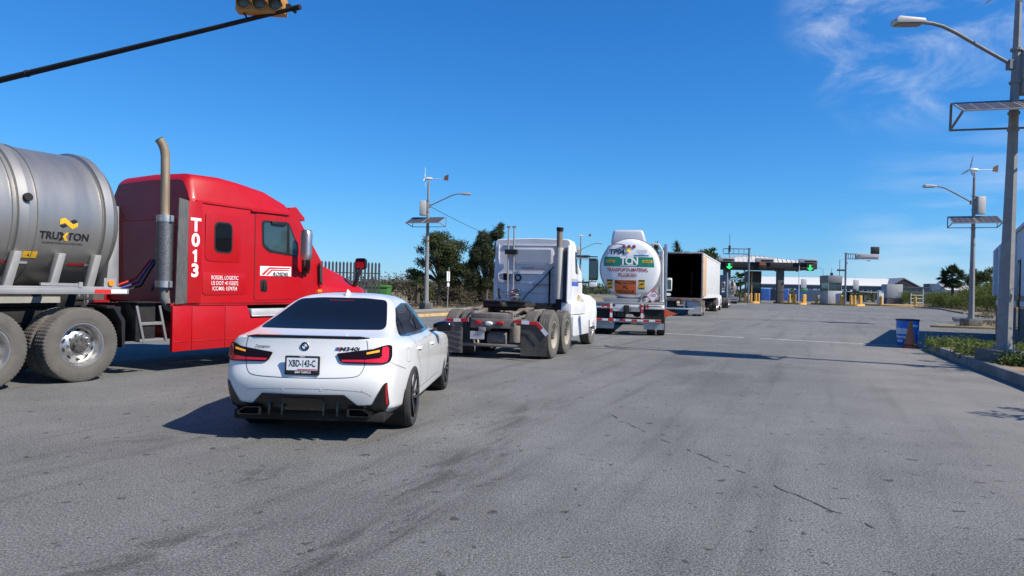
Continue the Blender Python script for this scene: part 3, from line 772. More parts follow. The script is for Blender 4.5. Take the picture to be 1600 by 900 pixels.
def duals(parent, y, dia, rub=None, tread='rib', rim=.29, rim_m=None, xo=1.075, gap=.335, wid=.275):
    for s in (-1, 1):
        road_wheel(parent, 'drive_wheel', s*xo, y, dia, wid, rim, s, 'truck', rub, rim_m, tread)
        road_wheel(parent, 'inner_wheel', s*(xo - gap), y, dia, wid, rim, -s, 'truck', rub, rim_m, tread)
def steers(parent, y, dia, rub=None, rim_m=None, x=1.04):
    for s in (-1, 1): road_wheel(parent, 'steer_wheel', s*x, y, dia, .29, .29, s, 'truck', rub, rim_m)
def half_ring(pts): return pts + [(-x, y, z) for x, y, z in pts[::-1] if abs(x) > 1e-6]

# ------------------------------------------------------------------ the red tractor
red = thing('semi_tractor', 'red sleeper-cab tractor numbered T013 hauling the bare metal tank', 'lorry', (-7.4, 11.08, 0), 28)
chassis(red, -2.0, 6.2)
ST = [(1.86, 3.30, .93, 1.09), (1.90, 3.36, .96, 1.12), (1.98, 3.42, .985, 1.135), (2.57, 3.44, 1.0, 1.14), (3.0, 3.40, 1.0, 1.145), (3.62, 3.31, 1.0, 1.15), (4.12, 3.13, .98, 1.14), (4.30, 3.0, .96, 1.13), (4.42, 2.86, .93, 1.11), (4.80, 2.42, .92, 1.08), (5.16, 2.02, .91, 1.05)]
rings = []
for y, zt, wt, wb in ST:
    zs = min(2.93, zt - .04); hh = max(zt - zs, .02)
    rings.append(half_ring([(0, y, 1.15), (wb, y, 1.15), (wb + .005, y, 1.6), (wb, y, min(2.3, zs - .05)), (wb - .01, y, zs), (wb - .03, y, zs + hh*.10), ((wb*.45 + wt*.55), y, zs + hh*.50), (wt*1.02, y, zs + hh*.72), (wt*.99, y, zs + hh*.86), (wt*.93, y, zs + hh*.95), (wt*.82, y, zs + hh*.99), (0, y, zt + .02)]))
mb = MB(); mb.loft(rings); cab = mb.build('cab', M_red, red, smooth=32)
rb_ = bvh_of(cab)
def cabside(mb, poly, off, mi=0, sides=(1,), res=.12):
    for s in sides:
        v, f = patch(rb_, poly, FS if s > 0 else FL, (-s, 0, 0), off, res); mb.add(v, f, mi)
# seam ledge under the roof fairing, back-wall ribs
for s in (1, -1):
    mb = MB(); mb.bar((s*1.13, 1.95, 2.915), (s*1.15, 4.1, 2.905), .03, .035); mb.build('roof_seam', M_red, red)
    mb = MB(); mb.prism(rpoly([(3.12, 2.86), (3.15, 2.90), (4.05, 2.915), (4.05, 2.88)], .01), 'x', s*1.13, s*1.185); mb.build('drip_rail', M_red, red)
for z in (2.62,):
    mb = MB(); mb.box((0, 1.853, z), (1.75, .014, .03)); mb.build('back_rib', M_red, red, bev=.008)
mb = MB(); mb.prism(rrect(.55, 2.3, .16, .34, .04), 'y', 1.83, 1.86); mb.build('back_vent', M_black, red)
# side extenders with a rubber trailing edge
for s in (1, -1):
    mb = MB(); mb.prism([(1.785, 1.15), (2.06, 1.15), (2.06, 2.9), (1.785, 2.9)], 'x', s*1.12, s*1.17); ex = mb.build('side_extender', M_red, red, bev=.01)
    mb = MB(); mb.prism([(1.56, 1.13), (1.787, 1.15), (1.787, 2.9), (1.60, 2.93)], 'x', s*1.135, s*1.165); mb.build('rubber_edge', mat('scuffed_rubber', (.045, .047, .05), .7, var=.3, stretch=(1, 6, 1), dirt=(.16, .16, .155), dscale=5, damt=.6), ex, bev=.006)
# visor, door, windows
for s in (1,):
    pass
vis = []
for x, k in ((-1.0, .82), (-.95, .96), (-.6, 1.0), (0, 1.02), (.6, 1.0), (.95, .96), (1.0, .82)):
    vis.append([(x, 4.22, 3.05*1), (x, 4.22 + (4.46-4.22)*k, 3.09), (x, 4.22 + (4.73-4.22)*k, 2.90), (x, 4.22 + (4.74-4.22)*k, 2.83), (x, 4.22 + (4.46-4.22)*k, 2.86), (x, 4.24, 2.92)])
mb = MB(); mb.loft(vis); mb.build('sun_visor', M_red, red, smooth=35)
for s in (1, -1):
    dpoly = rpoly([(3.24, 2.85), (4.02, 2.84), (4.28, 2.70), (4.73, 2.10), (4.80, 1.22), (3.24, 1.20)], .07, 4)
    mb = MB(); cabside(mb, dpoly, .012, 0, (s,), .2); door = solid(mb.build('cab_door', M_red, red, smooth=40), .012, -1)
    mb = MB()
    for q in strip(dpoly + dpoly[:1], .016): cabside(mb, q, .0075, 0, (s,), .3)
    mb.build('door_gap', M_shut, red, smooth=0)
    wp = rpoly([(3.38, 2.72), (4.08, 2.74), (4.38, 2.25), (4.36, 2.06), (3.56, 2.12), (3.40, 2.23)], .07, 4)
    mb = MB(); cabside(mb, wp, .018, 0, (s,), .3); fr_ = mb.build('window_frame', M_blackpl, door, smooth=0)
    mb = MB(); cabside(mb, rpoly([(3.43, 2.68), (4.02, 2.70), (4.02, 2.12), (3.57, 2.17), (3.44, 2.26)], .06, 4), .023, 0, (s,), .3); mb.build('door_window', M_truckglass, door, smooth=0)
    mb = MB(); cabside(mb, rpoly([(4.09, 2.66), (4.32, 2.25), (4.31, 2.10), (4.09, 2.11)], .03, 3), .023, 0, (s,), .3); mb.build('vent_window', M_truckglass, door, smooth=0)
    mb = MB(); mb.box((s*1.19, 3.78, 2.69), (.03, .36, .07)); mb.build('window_visor', M_blackpl, door, bev=.01)
    mb = MB(); mb.prism(rpoly([(3.37, 1.59), (3.52, 1.59), (3.55, 1.36), (3.38, 1.36)], .05, 4), 'x', s*1.16, s*1.175); mb.bar((s*1.187, 3.47, 1.56), (s*1.187, 3.44, 1.40), .03, .05); mb.build('door_handle', M_blackpl, door, bev=.004)
    mb = MB(); mb.prism(rpoly([(2.14, 2.76), (2.90, 2.75), (2.92, 1.88), (2.14, 1.89)], .10, 5), 'x', s*1.13, s*1.152); swp = mb.build('sleeper_panel', M_red, red, bev=.006)
    mb = MB(); mb.prism(rpoly([(2.32, 2.60), (2.71, 2.60), (2.72, 2.04), (2.32, 2.05)], .12, 5), 'x', s*1.13, s*1.158); swf = mb.build('sleeper_window', M_blackpl, red)
    mb = MB(); mb.prism(rpoly([(2.35, 2.57), (2.68, 2.57), (2.69, 2.07), (2.35, 2.08)], .1, 5), 'x', s*1.13, s*1.163); mb.box((s*1.163, 2.52, 2.3), (.006, .33, .02), 0); mb.build('pane', M_glass, swf)
    mb = MB(); mb.prism(rpoly([(2.09, 1.69), (3.03, 1.69), (3.05, 1.30), (2.10, 1.29)], .08, 5), 'x', s*1.13, s*1.152); mb.build('locker_door', M_red, red, bev=.006)
    mb = MB()
    for k, poly in enumerate(([(1.50, .34), (1.87, .345), (1.87, 1.105), (1.50, 1.105)], [(1.875, .345), (2.56, .35), (2.56, 1.10), (1.875, 1.10)], [(2.565, .35), (4.62, .36), (4.62, .86), (3.14, .86), (3.05, 1.10), (2.565, 1.10)])):
        mb = MB(); mb.prism(poly, 'x', s*1.12, s*1.19); mb.bar((s*1.19, poly[0][0] + .02, .50), (s*1.19, poly[1][0] - .02, .505), .02, .014); mb.build('side_skirt', M_red, red, bev=.012)
    mb = MB(); mb.box((s*1.12, 3.8, .97), (.16, 1.3, .13)); mb.box((s*1.205, 3.8, .90), (.02, 1.3, .02)); mb.build('step_panel', mat('white_step_panel', (.62, .63, .64), .35, .3, var=.1, dirt=(.3, .28, .25), damt=.4), red, bev=.01)
    mb = MB(); mb.box((s*1.08, 3.3, 1.13), (.1, 3.6, .04)); mb.build('sill', mat('dark_red_sill', (.32, .008, .012), .4, var=.1), red)
    mb = MB()
    sec = [(x_, y_, z_) for x_, y_, z_ in ()]
    arm = [(s*1.12, 4.62, 2.0), (s*1.27, 4.50, 1.82), (s*1.38, 4.40, 1.95), (s*1.42, 4.33, 2.1)]
    mb.tube(arm, [.05, .055, .05, .04], 8)
    mb.box((s*1.15, 4.56, 1.88), (.08, .16, .3))
    mir = mb.build('wing_mirror', M_blackpl, red, bev=.01)
    mb = MB(); mb.loft([[(s*1.44 + dx*k, 4.28 + dy, z_) for dx, dy in rrect(0, 0, .22, .17, .06, 3)] for z_, k in ((2.0, .7), (2.03, .95), (2.1, 1), (2.5, 1), (2.57, .9), (2.60, .6))]); mb.build('mirror_shell', M_chrome, mir, smooth=50)
    mb = MB(); mb.tube([(s*1.02, 6.2, 1.45), (s*1.12, 6.17, 1.62), (s*1.2, 6.2, 1.85), (s*1.2, 6.22, 1.93)], [.05, .045, .04, .03], 8)
    mb.loft([[(s*1.2 + dx, y_, 2.0 + dz) for dx, dz in rrect(0, 0, .30*k, .26*k, .06, 3)] for y_, k in ((6.20, .97), (6.23, 1), (6.28, .9), (6.34, .5))]); hm = mb.build('hood_mirror', M_blackpl, red, smooth=50)
    mb = MB(); mb.add([(s*1.2 + dx, 6.196, 2.0 + dz) for dx, dz in rrect(0, 0, .235, .2, .05, 4)], [tuple(range(20))]); mb.build('mirror_glass', M_mirror, hm)
    mb = MB(); mb.box((s*1.165, 4.97, 1.38), (.03, .13, .06)); mb.build('marker_lamp', M_amber, red, bev=.012)
# hood with fenders
HD = [(4.86, 2.06, .90, 1.06), (5.2, 2.03, .88, 1.10), (5.6, 1.92, .82, 1.14), (6.0, 1.82, .76, 1.15), (6.35, 1.72, .70, 1.13), (6.55, 1.60, .62, 1.08), (6.68, 1.35, .56, 1.0), (6.70, .95, .55, .96)]
rings = []
for y, zt, wt, wb in HD:
    rings.append(half_ring([(0, y, .62), (wb, y, .62), (wb + .02, y, 1.0), (wb, y, min(1.38, zt-.25)), (wb - .06, y, min(1.48, zt-.18)), (wt + .06, y, min(1.6, zt - .13)), (wt, y, zt - .07), (wt*.85, y, zt - .015), (wt*.5, y, zt + .01), (0, y, zt + .02)]))
mb = MB(); mb.loft(rings); hood = mb.build('hood', M_red, red, smooth=40)
cu = MB(); cu.cyl((-1.4, 5.35, .53), (1.4, 5.35, .53), .66, n=32); co = cu.build('cutter', M_black, smooth=0)
md = hood.modifiers.new('b', 'BOOLEAN'); md.object = co; md.solver = 'EXACT'; apply_mods(hood); bpy.data.objects.remove(co)
mb = MB(); mb.prism(rpoly([(4.98, 1.98), (5.06, 1.9), (5.08, 1.5), (5.0, 1.58)], .03), 'x', 1.10, 1.145); mb.build('hood_gap', M_shut, red)
mb = MB(); mb.box((0, 6.72, .62), (2.3, .22, .45)); mb.build('bumper', M_red, red, bev=.06, seg=3)
mb = MB(); mb.prism(rpoly([(-.42, 1.55), (.42, 1.55), (.46, .9), (-.46, .9)], .06), 'y', 6.70, 6.73); mb.build('grille', M_chrome, red)
for s in (1, -1):
    mb = MB(); mb.ball((s*.82, 6.60, 1.12), .16, 0, 12, (1.1, .6, .8)); mb.build('headlight', mat('headlight_lens', (.6, .62, .63), .1, var=.1), red)
mb = MB(); mb.prism([(4.47, 2.85), (5.10, 2.09), (5.11, 2.11), (4.48, 2.87)], 'x', -.92, .92); mb.build('windscreen', M_glass, red)
# exhaust: stack, heat shield, elbow
mb = MB(); mb.tube([(.95, 1.49, 2.55), (.95, 1.485, 3.0), (.95, 1.475, 3.60), (.945, 1.46, 3.72), (.935, 1.42, 3.82), (.92, 1.37, 3.89)], .073, 16)
stk = mb.build('exhaust_stack', mat('heat_tinted_steel', (.36, .28, .19), .45, .5, var=.25, stretch=(3, 3, .8), dirt=(.18, .14, .1), damt=.5), red)
mb = MB(); mb.cyl((.924, 1.384, 3.872), (.919, 1.366, 3.896), .066, n=16); mb.build('soot', M_dark, stk)
hsm = mat('perforated_chrome', (.30, .30, .31), .3, 1., var=.6, scale=70, dirt=(.1, .1, .1), dscale=30, damt=.7)
mb = MB(); mb.cyl((.95, 1.5, 1.42), (.95, 1.5, 2.62), .135, n=24); hs_ = mb.build('heat_shield', hsm, red)
for z in (1.47, 2.57):
    mb = MB(); mb.cyl((.95, 1.5, z - .055), (.95, 1.5, z + .055), .142, n=24); mb.box((1.07, 1.5, z), (.12, .05, .1)); mb.build('shield_band', M_chrome, hs_)
mb = MB(); mb.tube([(.95, 1.5, 1.5), (.95, 1.51, 1.25), (.96, 1.58, 1.1), (.98, 1.75, 1.02), (.98, 2.0, 1.0)], .085, 12); mb.build('exhaust_elbow', M_grey, red)
# running gear
for y in (0, -1.30): duals(red, y, 1.10, M_rubber_dusty, 'lug', .315)
steers(red, 5.35, 1.06, M_rubber_dusty)
mb = MB(); mb.tube([(.9, -.1, .55), (.9, .1, .55)], .05, 8)
mb = MB(); mb.box((0, -.15, 1.17), (.92, .85, .07)); mb.prism([(-.45, -.62), (.45, -.62), (.5, .3), (-.5, .3)], 'z', 1.21, 1.25); mb.build('fifth_wheel', M_black, red, bev=.02)
for s in (1, -1):
    mb = MB(); mb.box((s*.98, 1.02, .86), (.4, .34, .62)); mb.box((s*1.0, 1.05, 1.17), (.5, .46, .02)); mb.build('battery_box', M_black, red, bev=.02)
    mb = MB()
    for z in (.56, .83): mb.box((s*1.14, 1.12, z), (.14, .42, .05))
    for y in (.93, 1.33): mb.bar((s*1.2, y + .05, .53), (s*1.19, y - .08, 1.12), .03, .04)
    mb.build('step_ladder', M_grey, red, bev=.006)
    mb = MB(); mb.prism(rpoly([(.36, 1.13), (.50, 1.13), (.66, .9), (.66, .47), (.62, .47), (.60, .88), (.47, 1.09), (.36, 1.09)], .03), 'x', s*.68, s*1.2); mb.build('mudguard', M_blackpl, red)
    mb = MB(); mb.prism(rpoly([(-1.97, 1.13), (-1.9, 1.2), (-1.7, 1.2), (-1.95, 1.1), (-1.97, .35), (-2.0, .35)], .03), 'x', s*.72, s*1.2); mb.build('mud_flap', M_blackpl, red)
for i, (x, mcol) in enumerate(((.12, M_tape_r), (.2, mat('hose_blue', (.02, .05, .25), .5)), (.28, M_blackpl))):
    mb = MB(); mb.tube([(x, 1.83, 1.9), (x + .06, 1.5, 1.55 - .06*i), (x + .12, 1.1, 1.42 - .05*i), (x + .05, .8, 1.5), (x, .68, 1.62)], .018, 6); mb.build('air_hose', mcol, red)
mb = MB(); mb.tube([(.75, 1.82, 2.1), (.70, 1.6, 1.7), (.62, 1.5, 1.35)], .022, 6); mb.build('air_hose', M_blackpl, red)
# lettering on the cab side
mb = MB()
for i, ch in enumerate('T013'):
    if ch == '1':
        z_ = 2.49 - .262*i; mb.add([Vector((1.1725, 1.925 + a, z_ + b)) for a, b in ((-.062, .062), (.0, .108), (.03, .108), (.03, -.108), (-.018, -.108), (-.018, .045), (-.04, .03))], [(0, 1, 5, 6), (1, 2, 3, 4, 5)]); continue
    mb.text(ch, .31, lambda x, y, z=2.49 - .262*i: Vector((1.1725, 1.925 + x, z + y)), .035, 1.05)
mb.build('fleet_number', M_letter, red, smooth=0)
mb = MB()
for i, t in enumerate(('ROSDEL LOGISTIC', 'US DOT: 41155072', 'ICC/MX: 1574734')):
    mb.text(t, .098, lambda x, y, z=1.60 - .098*i: Vector((1.1545, 2.57 + x, z + y)), .002, .74)
mb.build('operator_lettering', M_letter, red, smooth=0)
mb = MB(); cabside(mb, [(3.36, 1.845), (4.16, 1.855), (4.16, 1.665), (3.36, 1.665)], .0155, 0, (1,), .3); dl = mb.build('door_sign', M_letter, red, smooth=0)
mb = MB()
cabside(mb, [(3.38, 1.68), (3.46, 1.68), (3.60, 1.80), (4.12, 1.81), (4.13, 1.835), (3.58, 1.83)], .018, 0, (1,), .3)
cabside(mb, [(3.50, 1.68), (3.56, 1.68), (3.66, 1.765), (4.09, 1.772), (4.10, 1.79), (3.64, 1.79)], .018, 0, (1,), .3)
mb.build('sign_stripe', M_tape_r, dl, smooth=0)
mb = MB(); mb.text('ROSDEL', .105, lambda x, y: Vector((1.179, 3.87 + x, 1.70 + y)), .014, 1.1, 0, 'CENTER', .3); mb.build('sign_lettering', M_dark, dl, smooth=0)

# ------------------------------------------------------------------ its tank trailer
M_tank = mat('brushed_tank_steel', (.40, .39, .37), .33, .8, var=.1, scale=1.2, stretch=(.4, 2.2, .4), dirt=(.34, .31, .27), dscale=1.2, damt=.45, dhard=.25)
tt = thing('tank_trailer', 'bare metal tank trailer with a yellow and black logo, coupled to the red cab', 'trailer', (-7.49, 10.9, 0), 27)
TZ, TR = 2.41, 1.075
MT = Matrix.Translation((0, 0, TZ)) @ Matrix.Rotation(-PI/2, 4, 'X')        # local z -> +y
prof = [(.02, -9.75), (.5, -9.72), (.85, -9.62), (1.02, -9.5), (TR, -9.35), (TR, .66), (1.03, .80), (.9, .90), (.55, .98), (.02, 1.0)]
mb = MB(); mb.lathe(prof, 96, MT); shell = mb.build('tank_shell', M_tank, tt, smooth=40)
def hoop(y, wd, th, name='hoop'):
    mb = MB(); mb.lathe([(TR - .01, y - wd/2), (TR + th, y - wd/2 + .012), (TR + th, y + wd/2 - .012), (TR - .01, y + wd/2)], 96, MT); return mb.build(name, M_tank, tt, smooth=30)
for y in (.62, -.62, -1.9, -3.2, -4.5, -5.8, -7.1, -8.4): hoop(y, .15, .045)
for y in (.53, .71, -.42, -.75, -1.75, -2.05): hoop(y, .025, .02, 'weld_seam')
mb = MB(); mb.cyl((1.115*math.cos(R(12)), -.58, TZ + 1.12*math.sin(R(12))), (1.17*math.cos(R(12)), -.58, TZ + 1.17*math.sin(R(12))), .06, n=12); mb.build('valve_cap', M_black, tt)
def onshell(y, zarc, off=.007):          # zarc measured round the flank from the widest line
    a = zarc/TR; return Vector(((TR + off)*math.cos(a), y, TZ + (TR + off)*math.sin(a)))
def shellpatch(mb, pts, off=.006, mi=0):
    bm = bmesh.new(); bm.faces.new([bm.verts.new((p[0], p[1], 0)) for p in pts])
    ys = [p[1] for p in pts]; n = max(1, int((max(ys) - min(ys))/.04))
    for i in range(1, n):
        bmesh.ops.bisect_plane(bm, geom=bm.verts[:] + bm.edges[:] + bm.faces[:], plane_co=(0, min(ys) + (max(ys)-min(ys))*i/n, 0), plane_no=(0, 1, 0))
    bm.verts.index_update(); mb.add([onshell(v.co.x, v.co.y, off) for v in bm.verts], [tuple(v.index for v in f.verts) for f in bm.faces], mi); bm.free()
ZT = -.27
mb = MB(); mb.text('TRU', .15, lambda x, y: onshell(-.235 + x, ZT + y), .026, .95); mb.text('TON', .15, lambda x, y: onshell(.18 + x, ZT + y), .026, .98)
mb.text('SOLUCIONES TECNOLOGICAS E INNOVACION', .038, lambda x, y: onshell(-.03 + x, ZT - .105 + y), .012, .72)
mb.build('tank_lettering', M_dark, tt, smooth=0)
M_logo_y = mat('logo_yellow', (.75, .42, .02), .45, var=.05)
mb = MB(); lx, lz = .02, ZT + .19
shellpatch(mb, [(lx - .13, lz - .02), (lx - .13, lz + .06), (lx - .06, lz + .085), (lx + .06, lz + .0), (lx + .13, lz + .03), (lx + .13, lz - .03), (lx + .05, lz - .075), (lx - .06, lz + .01)], .007, 0)
shellpatch(mb, [(lx - .13, lz - .03), (lx - .06, lz - .005), (lx - .02, lz - .035), (lx - .08, lz - .065)], .007, 1)
shellpatch(mb, [(lx + .13, lz + .04), (lx + .06, lz + .01), (lx + .02, lz + .045), (lx + .08, lz + .075)], .007, 1)
xx, xz = -.03, ZT
shellpatch(mb, [(xx - .075, xz + .062), (xx - .03, xz + .062), (xx + .01, xz), (xx - .03, xz - .062), (xx - .075, xz - .062), (xx - .035, xz)], .007, 1)
shellpatch(mb, [(xx + .065, xz + .062), (xx + .02, xz + .062), (xx - .02, xz), (xx + .02, xz - .062), (xx + .065, xz - .062), (xx + .025, xz)], .0075, 0)
mb.build('tank_logo', [M_logo_y, M_dark], tt, smooth=0)
mb = MB(); shellpatch(mb, [(-.60, -.63), (-.60, -.52), (-.34, -.52), (-.34, -.63)], .007); mb.build('warning_sticker', M_logo_y, tt, smooth=0)
mb = MB(); shellpatch(mb, [(-.47, -.595), (-.44, -.595), (-.455, -.55)], .009); mb.build('sticker_mark', M_dark, tt, smooth=0)
mb = MB(); 
for i in range(-22, 2):
    y = i*.27 + .14
    if -.22 < y - 0 < -.0 or i % 5 == 3: continue
    shellpatch(mb, [(y, -.735), (y, -.695), (y + .26, -.695), (y + .26, -.735)], .006, i % 2)
mb.build('shell_tape', [M_tape_r, M_tape_w], tt, smooth=0)
mb = MB()
mb.text('41155072', .10, lambda x, y: onshell(-1.62 + x, .02 + y), .012, .8); mb.build('side_lettering', M_tape_r, tt, smooth=0)
# cradle struts under the flank, deck edge, sub-frame
for y in (.42, -.12, -.72, -1.5, -2.4, -3.3, -4.2, -5.1, -6.0, -6.9, -7.8):
    for s in (1, -1):
        mb = MB()
        a0 = R(-28)
        mb.loft([[(s*(1.14), y - .16, 1.40), (s*1.14, y - .04, 1.40), (s*1.03, y - .04, 1.40), (s*1.03, y - .16, 1.40)], [(s*1.06, y + .02, 1.90), (s*1.06, y + .13, 1.90), (s*.93, y + .13, 1.90), (s*.93, y + .02, 1.90)]])
        mb.build('cradle_strut', mat('dull_strut_steel', (.27, .27, .265), .55, .3, var=.12, dirt=(.18, .165, .15), dscale=3, damt=.5), tt, bev=.02)
for s in (1, -1):
    mb = MB(); mb.box((s*1.14, -4.2, 1.345), (.12, 10.2, .085)); mb.box((s*1.10, -4.2, 1.40), (.1, 10.0, .03)); dk = mb.build('side_rail', M_alum, tt, bev=.008)
    tape(dk, (s*1.2 + s*.001, .86 if s > 0 else -5, 1.345), (s*1.2 + s*.001, .35 if s > 0 else -5.5, 1.345), (s, 0, 0), 2, .06, 1)
    tape(dk, (s*1.2 + s*.001, -.95, 1.345), (s*1.2 + s*.001, -2.4, 1.345), (s, 0, 0), 5, .06, 0)
    mb = MB(); mb.bar((s*1.13, -.4, 1.445), (s*1.13, .15, 1.44), .04, .04); mb.box((s*1.13, .16, 1.44), (.07, .06, .08)); mb.build('hose_tube', M_alum, tt)
    mb = MB(); mb.box((s*1.13, .62, 1.47), (.05, .2, .16)); ml = mb.build('lamp_bracket', M_alum, tt); mb = MB(); mb.cyl((s*1.155, .62, 1.475), (s*1.185, .62, 1.475), .045, n=14); mb.build('marker_lamp', M_amber, ml)
    mb = MB(); mb.box((s*.45, -4.5, 1.2), (.12, 10, .2)); mb.build('sub_frame', M_black, tt, bev=.01)
mb = MB(); mb.prism([(.2, 1.25), (-.9, 1.25), (-.9, 1.16), (.2, 1.16)], 'x', -.6, .6); mb.build('coupler_plate', M_conc, tt)
mb = MB(); mb.prism([(.98, 2.75), (1.10, 2.72), (1.12, 1.40), (.90, 1.40), (.95, 1.9)], 'x', -.75, .62); mb.build('front_bulkhead', M_alum, tt, bev=.01)
mb = MB(); mb.tube([(.3, .98, 2.9), (.25, 1.15, 2.98), (.2, 1.35, 2.8), (.2, 1.5, 2.6)], .014, 6); mb.build('vent_hose', M_blackpl, tt)
mb = MB(); mb.box((0, -2.2, TZ + TR + .09), (.6, .6, .2)); mb.box((0, -5.5, TZ + TR + .09), (.6, .6, .2)); mb.build('manhole', M_alum, tt, bev=.03)
for s in (1, -1):
    mb = MB(); mb.box((s*.6, -3.0, .7), (.1, .1, .95)); mb.box((s*.6, -3.0, .2), (.25, .25, .03)); mb.build('landing_leg', M_black, tt)
for y in (-7.6, -8.9):
    mb = MB(); mb.cyl((-.9, y, .52), (.9, y, .52), .07); mb.build('axle', M_black, tt)
    for s in (1, -1): road_wheel(tt, 'drive_wheel', s*1.07, y, 1.04, .28, .29, s, 'truck', M_rubber_dusty)
# ------------------------------------------------------------------ the white bobtail tractor
M_cabw = mat('weathered_white_cab', (.70, .71, .73), .42, var=.05, coat=.15, dirt=(.42, .40, .37), dscale=2.5, damt=.4)
wt = thing('semi_tractor', 'white day-cab tractor without a trailer, its bare rear wheels and mud flaps facing us', 'lorry', (-.2, 15.97, 0), 17)
M_dusty = mat('dusty_grey_metal', (.26, .24, .21), .75, .2, var=.2, scale=6, dirt=(.12, .1, .085), dscale=4, damt=.6)
chassis(wt, -.75, 5.6, 1.02, (0, 1.3), m=M_dusty)
YB = 2.4
def cab_shell(parent, yb, yf, w_, zb, zt, name='cab', m=None, hood=None, wr=.12, roofdrop=.35):
    """box cab with rounded roof edges and a raked front; stations run along y"""
    rings = []
    for y, k, dz in ((yb, .982, .022), (yb + .025, .995, .006), (yb + .12, 1, 0), ((yb+yf)/2, 1, .02), (yf - .35, .985, roofdrop*.25), (yf - .15, .96, roofdrop*.7), (yf, .93, roofdrop*1.2)):
        a = w_*k; z = zt - dz
        rings.append(half_ring([(0, y, zb), (a, y, zb), (a + .01, y, zb + (z-zb)*.35), (a - .02, y, zb + (z-zb)*.7), (a - .03, y, z - wr*1.6), (a - .03 - wr*.25, y, z - wr*.7), (a - .03 - wr*.75, y, z - wr*.2), (a - .03 - wr*1.7, y, z), (0, y, z + .03)]))
    rings.append(half_ring([(x, yf + .62 + (.0 if z < zb + .1 else 0), min(z, zb + (zt-zb)*.52)) for x, y, z in rings[-1][:9]]))
    mb = MB(); mb.loft(rings); return mb.build(name, m or M_cabw, parent, smooth=36)
wcab = cab_shell(wt, YB, 3.55, 1.03, 1.16, 2.80, wr=.055)
wb_ = bvh_of(wcab)
mb = MB()
for z in (1.42, 1.66, 1.9): mb.box((-.05, YB - .012, z), (1.62, .03, .022))
mb.box((0, YB - .012, 2.63), (1.55, .03, .03)); mb.box((-.9, YB - .01, 1.95), (.03, .03, 1.4))
mb.build('back_rib', mat('bluish_white_panel', (.62, .64, .68), .45, var=.06, dirt=(.4, .39, .37), damt=.4), wt, bev=.006)
mb = MB(); mb.prism(rrect(.03, 2.36, 1.06, .43, .05), 'y', YB - .03, YB + .02); wf = mb.build('rear_window', M_cabw, wt, bev=.008)
mb = MB(); mb.prism(rrect(.03, 2.36, .95, .34, .035), 'y', YB - .036, YB - .028); mb.build('pane', mat('frosted_pane', (.38, .41, .45), .3, var=.06, scale=1.5), wf)
for s in (1, -1):
    if s > 0: mb = MB(); mb.prism(rpoly([(1.98, 1.2), (YB + .1, 1.2), (YB + .1, 2.62), (2.05, 2.62)], .03), 'x', s*1.005, s*1.04); mb.build('side_extender', M_cabw, wt, bev=.008)
    mb = MB(); v_, f_ = patch(wb_, rpoly([(2.95, 2.52), (3.40, 2.47), (3.66, 2.1), (3.66, 1.93), (2.95, 1.95)], .05), FS if s > 0 else FL, (-s, 0, 0), .012, .2); mb.add(v_, f_); mb.build('side_window', M_glass, wt, smooth=0)
    mb = MB(); v_, f_ = patch(wb_, [(YB + .06, 1.62), (3.6, 1.62), (3.6, 1.72), (YB + .06, 1.72)], FS if s > 0 else FL, (-s, 0, 0), .01, .2); mb.add(v_, f_)
    v_, f_ = patch(wb_, [(YB + .06, 1.74), (3.6, 1.74), (3.6, 1.80), (YB + .06, 1.80)], FS if s > 0 else FL, (-s, 0, 0), .01, .2); mb.add(v_, f_, 1)
    mb.build('side_stripe', [mat('stripe_cobalt', (.05, .1, .5), .4), mat('stripe_pale', (.4, .42, .46), .4)], wt, smooth=0)
    if s > 0:
        mb = MB()
        for y, zz in ((2.75, 2.56), (2.95, 1.72)): pass
        mb.bar((s*.95, 3.45, 2.42), (s*1.52, 3.4, 2.40), .028); mb.bar((s*.95, 3.45, 1.72), (s*1.5, 3.4, 1.74), .028); mb.bar((s*1.30, 3.41, 2.4), (s*1.30, 3.41, 1.74), .02)
        mi_ = mb.build('mirror_arm', M_black, wt)
        mb = MB(); mb.loft([[(s*1.42 + dx*k, 3.4 + dy*k, z_) for dx, dy in rrect(0, 0, .24, .13, .05, 3)] for z_, k in ((1.78, .8), (1.81, 1), (2.31, 1), (2.36, .8))]); ms = mb.build('mirror_shell', M_blackpl, mi_, smooth=50)
        mb = MB(); mb.prism(rrect(s*1.42, 2.06, .19, .46, .03), 'y', 3.325, 3.334); mb.build('mirror_glass', M_truckglass, mi_)
        mb = MB(); mb.prism(rrect(s*1.42, 1.67, .2, .12, .05), 'y', 3.34, 3.42); mb.build('spot_mirror', M_cabw, mi_, bev=.01)

    # fuel tank fairing, step and door sill
    mb = MB(); mb.prism(rpoly([(2.02, .36), (4.05, .34), (4.0, .86), (2.02, .88)], .05), 'x', s*.98, s*1.2); mb.build('side_skirt', M_cabw, wt, bev=.02)
    mb = MB(); mb.prism(rpoly([(2.06, .90), (4.0, .88), (3.95, 1.18), (2.1, 1.2)], .04), 'x', s*.86, s*1.12); mb.build('tank_step', M_cabw, wt, bev=.015)
    mb = MB(); mb.box((s*1.04, 3.35, 1.3), (.02, .14, .16)); mb.build('door_placard', M_yellow, wt)
    duals_done = True
HW = [(3.9, 1.62, .78, 1.10), (4.3, 1.60, .74, 1.2), (4.7, 1.52, .68, 1.22), (5.1, 1.42, .62, 1.2), (5.32, 1.25, .58, 1.14), (5.38, .9, .56, 1.1)]
rings = []
for y, zt, a, b in HW:
    rings.append(half_ring([(0, y, .5), (b, y, .5), (b + .02, y, .9), (b - .02, y, min(1.22, zt - .2)), (b - .12, y, min(1.36, zt - .12)), (a + .04, y, zt - .10), (a - .04, y, zt - .02), (a*.5, y, zt), (0, y, zt + .01)]))
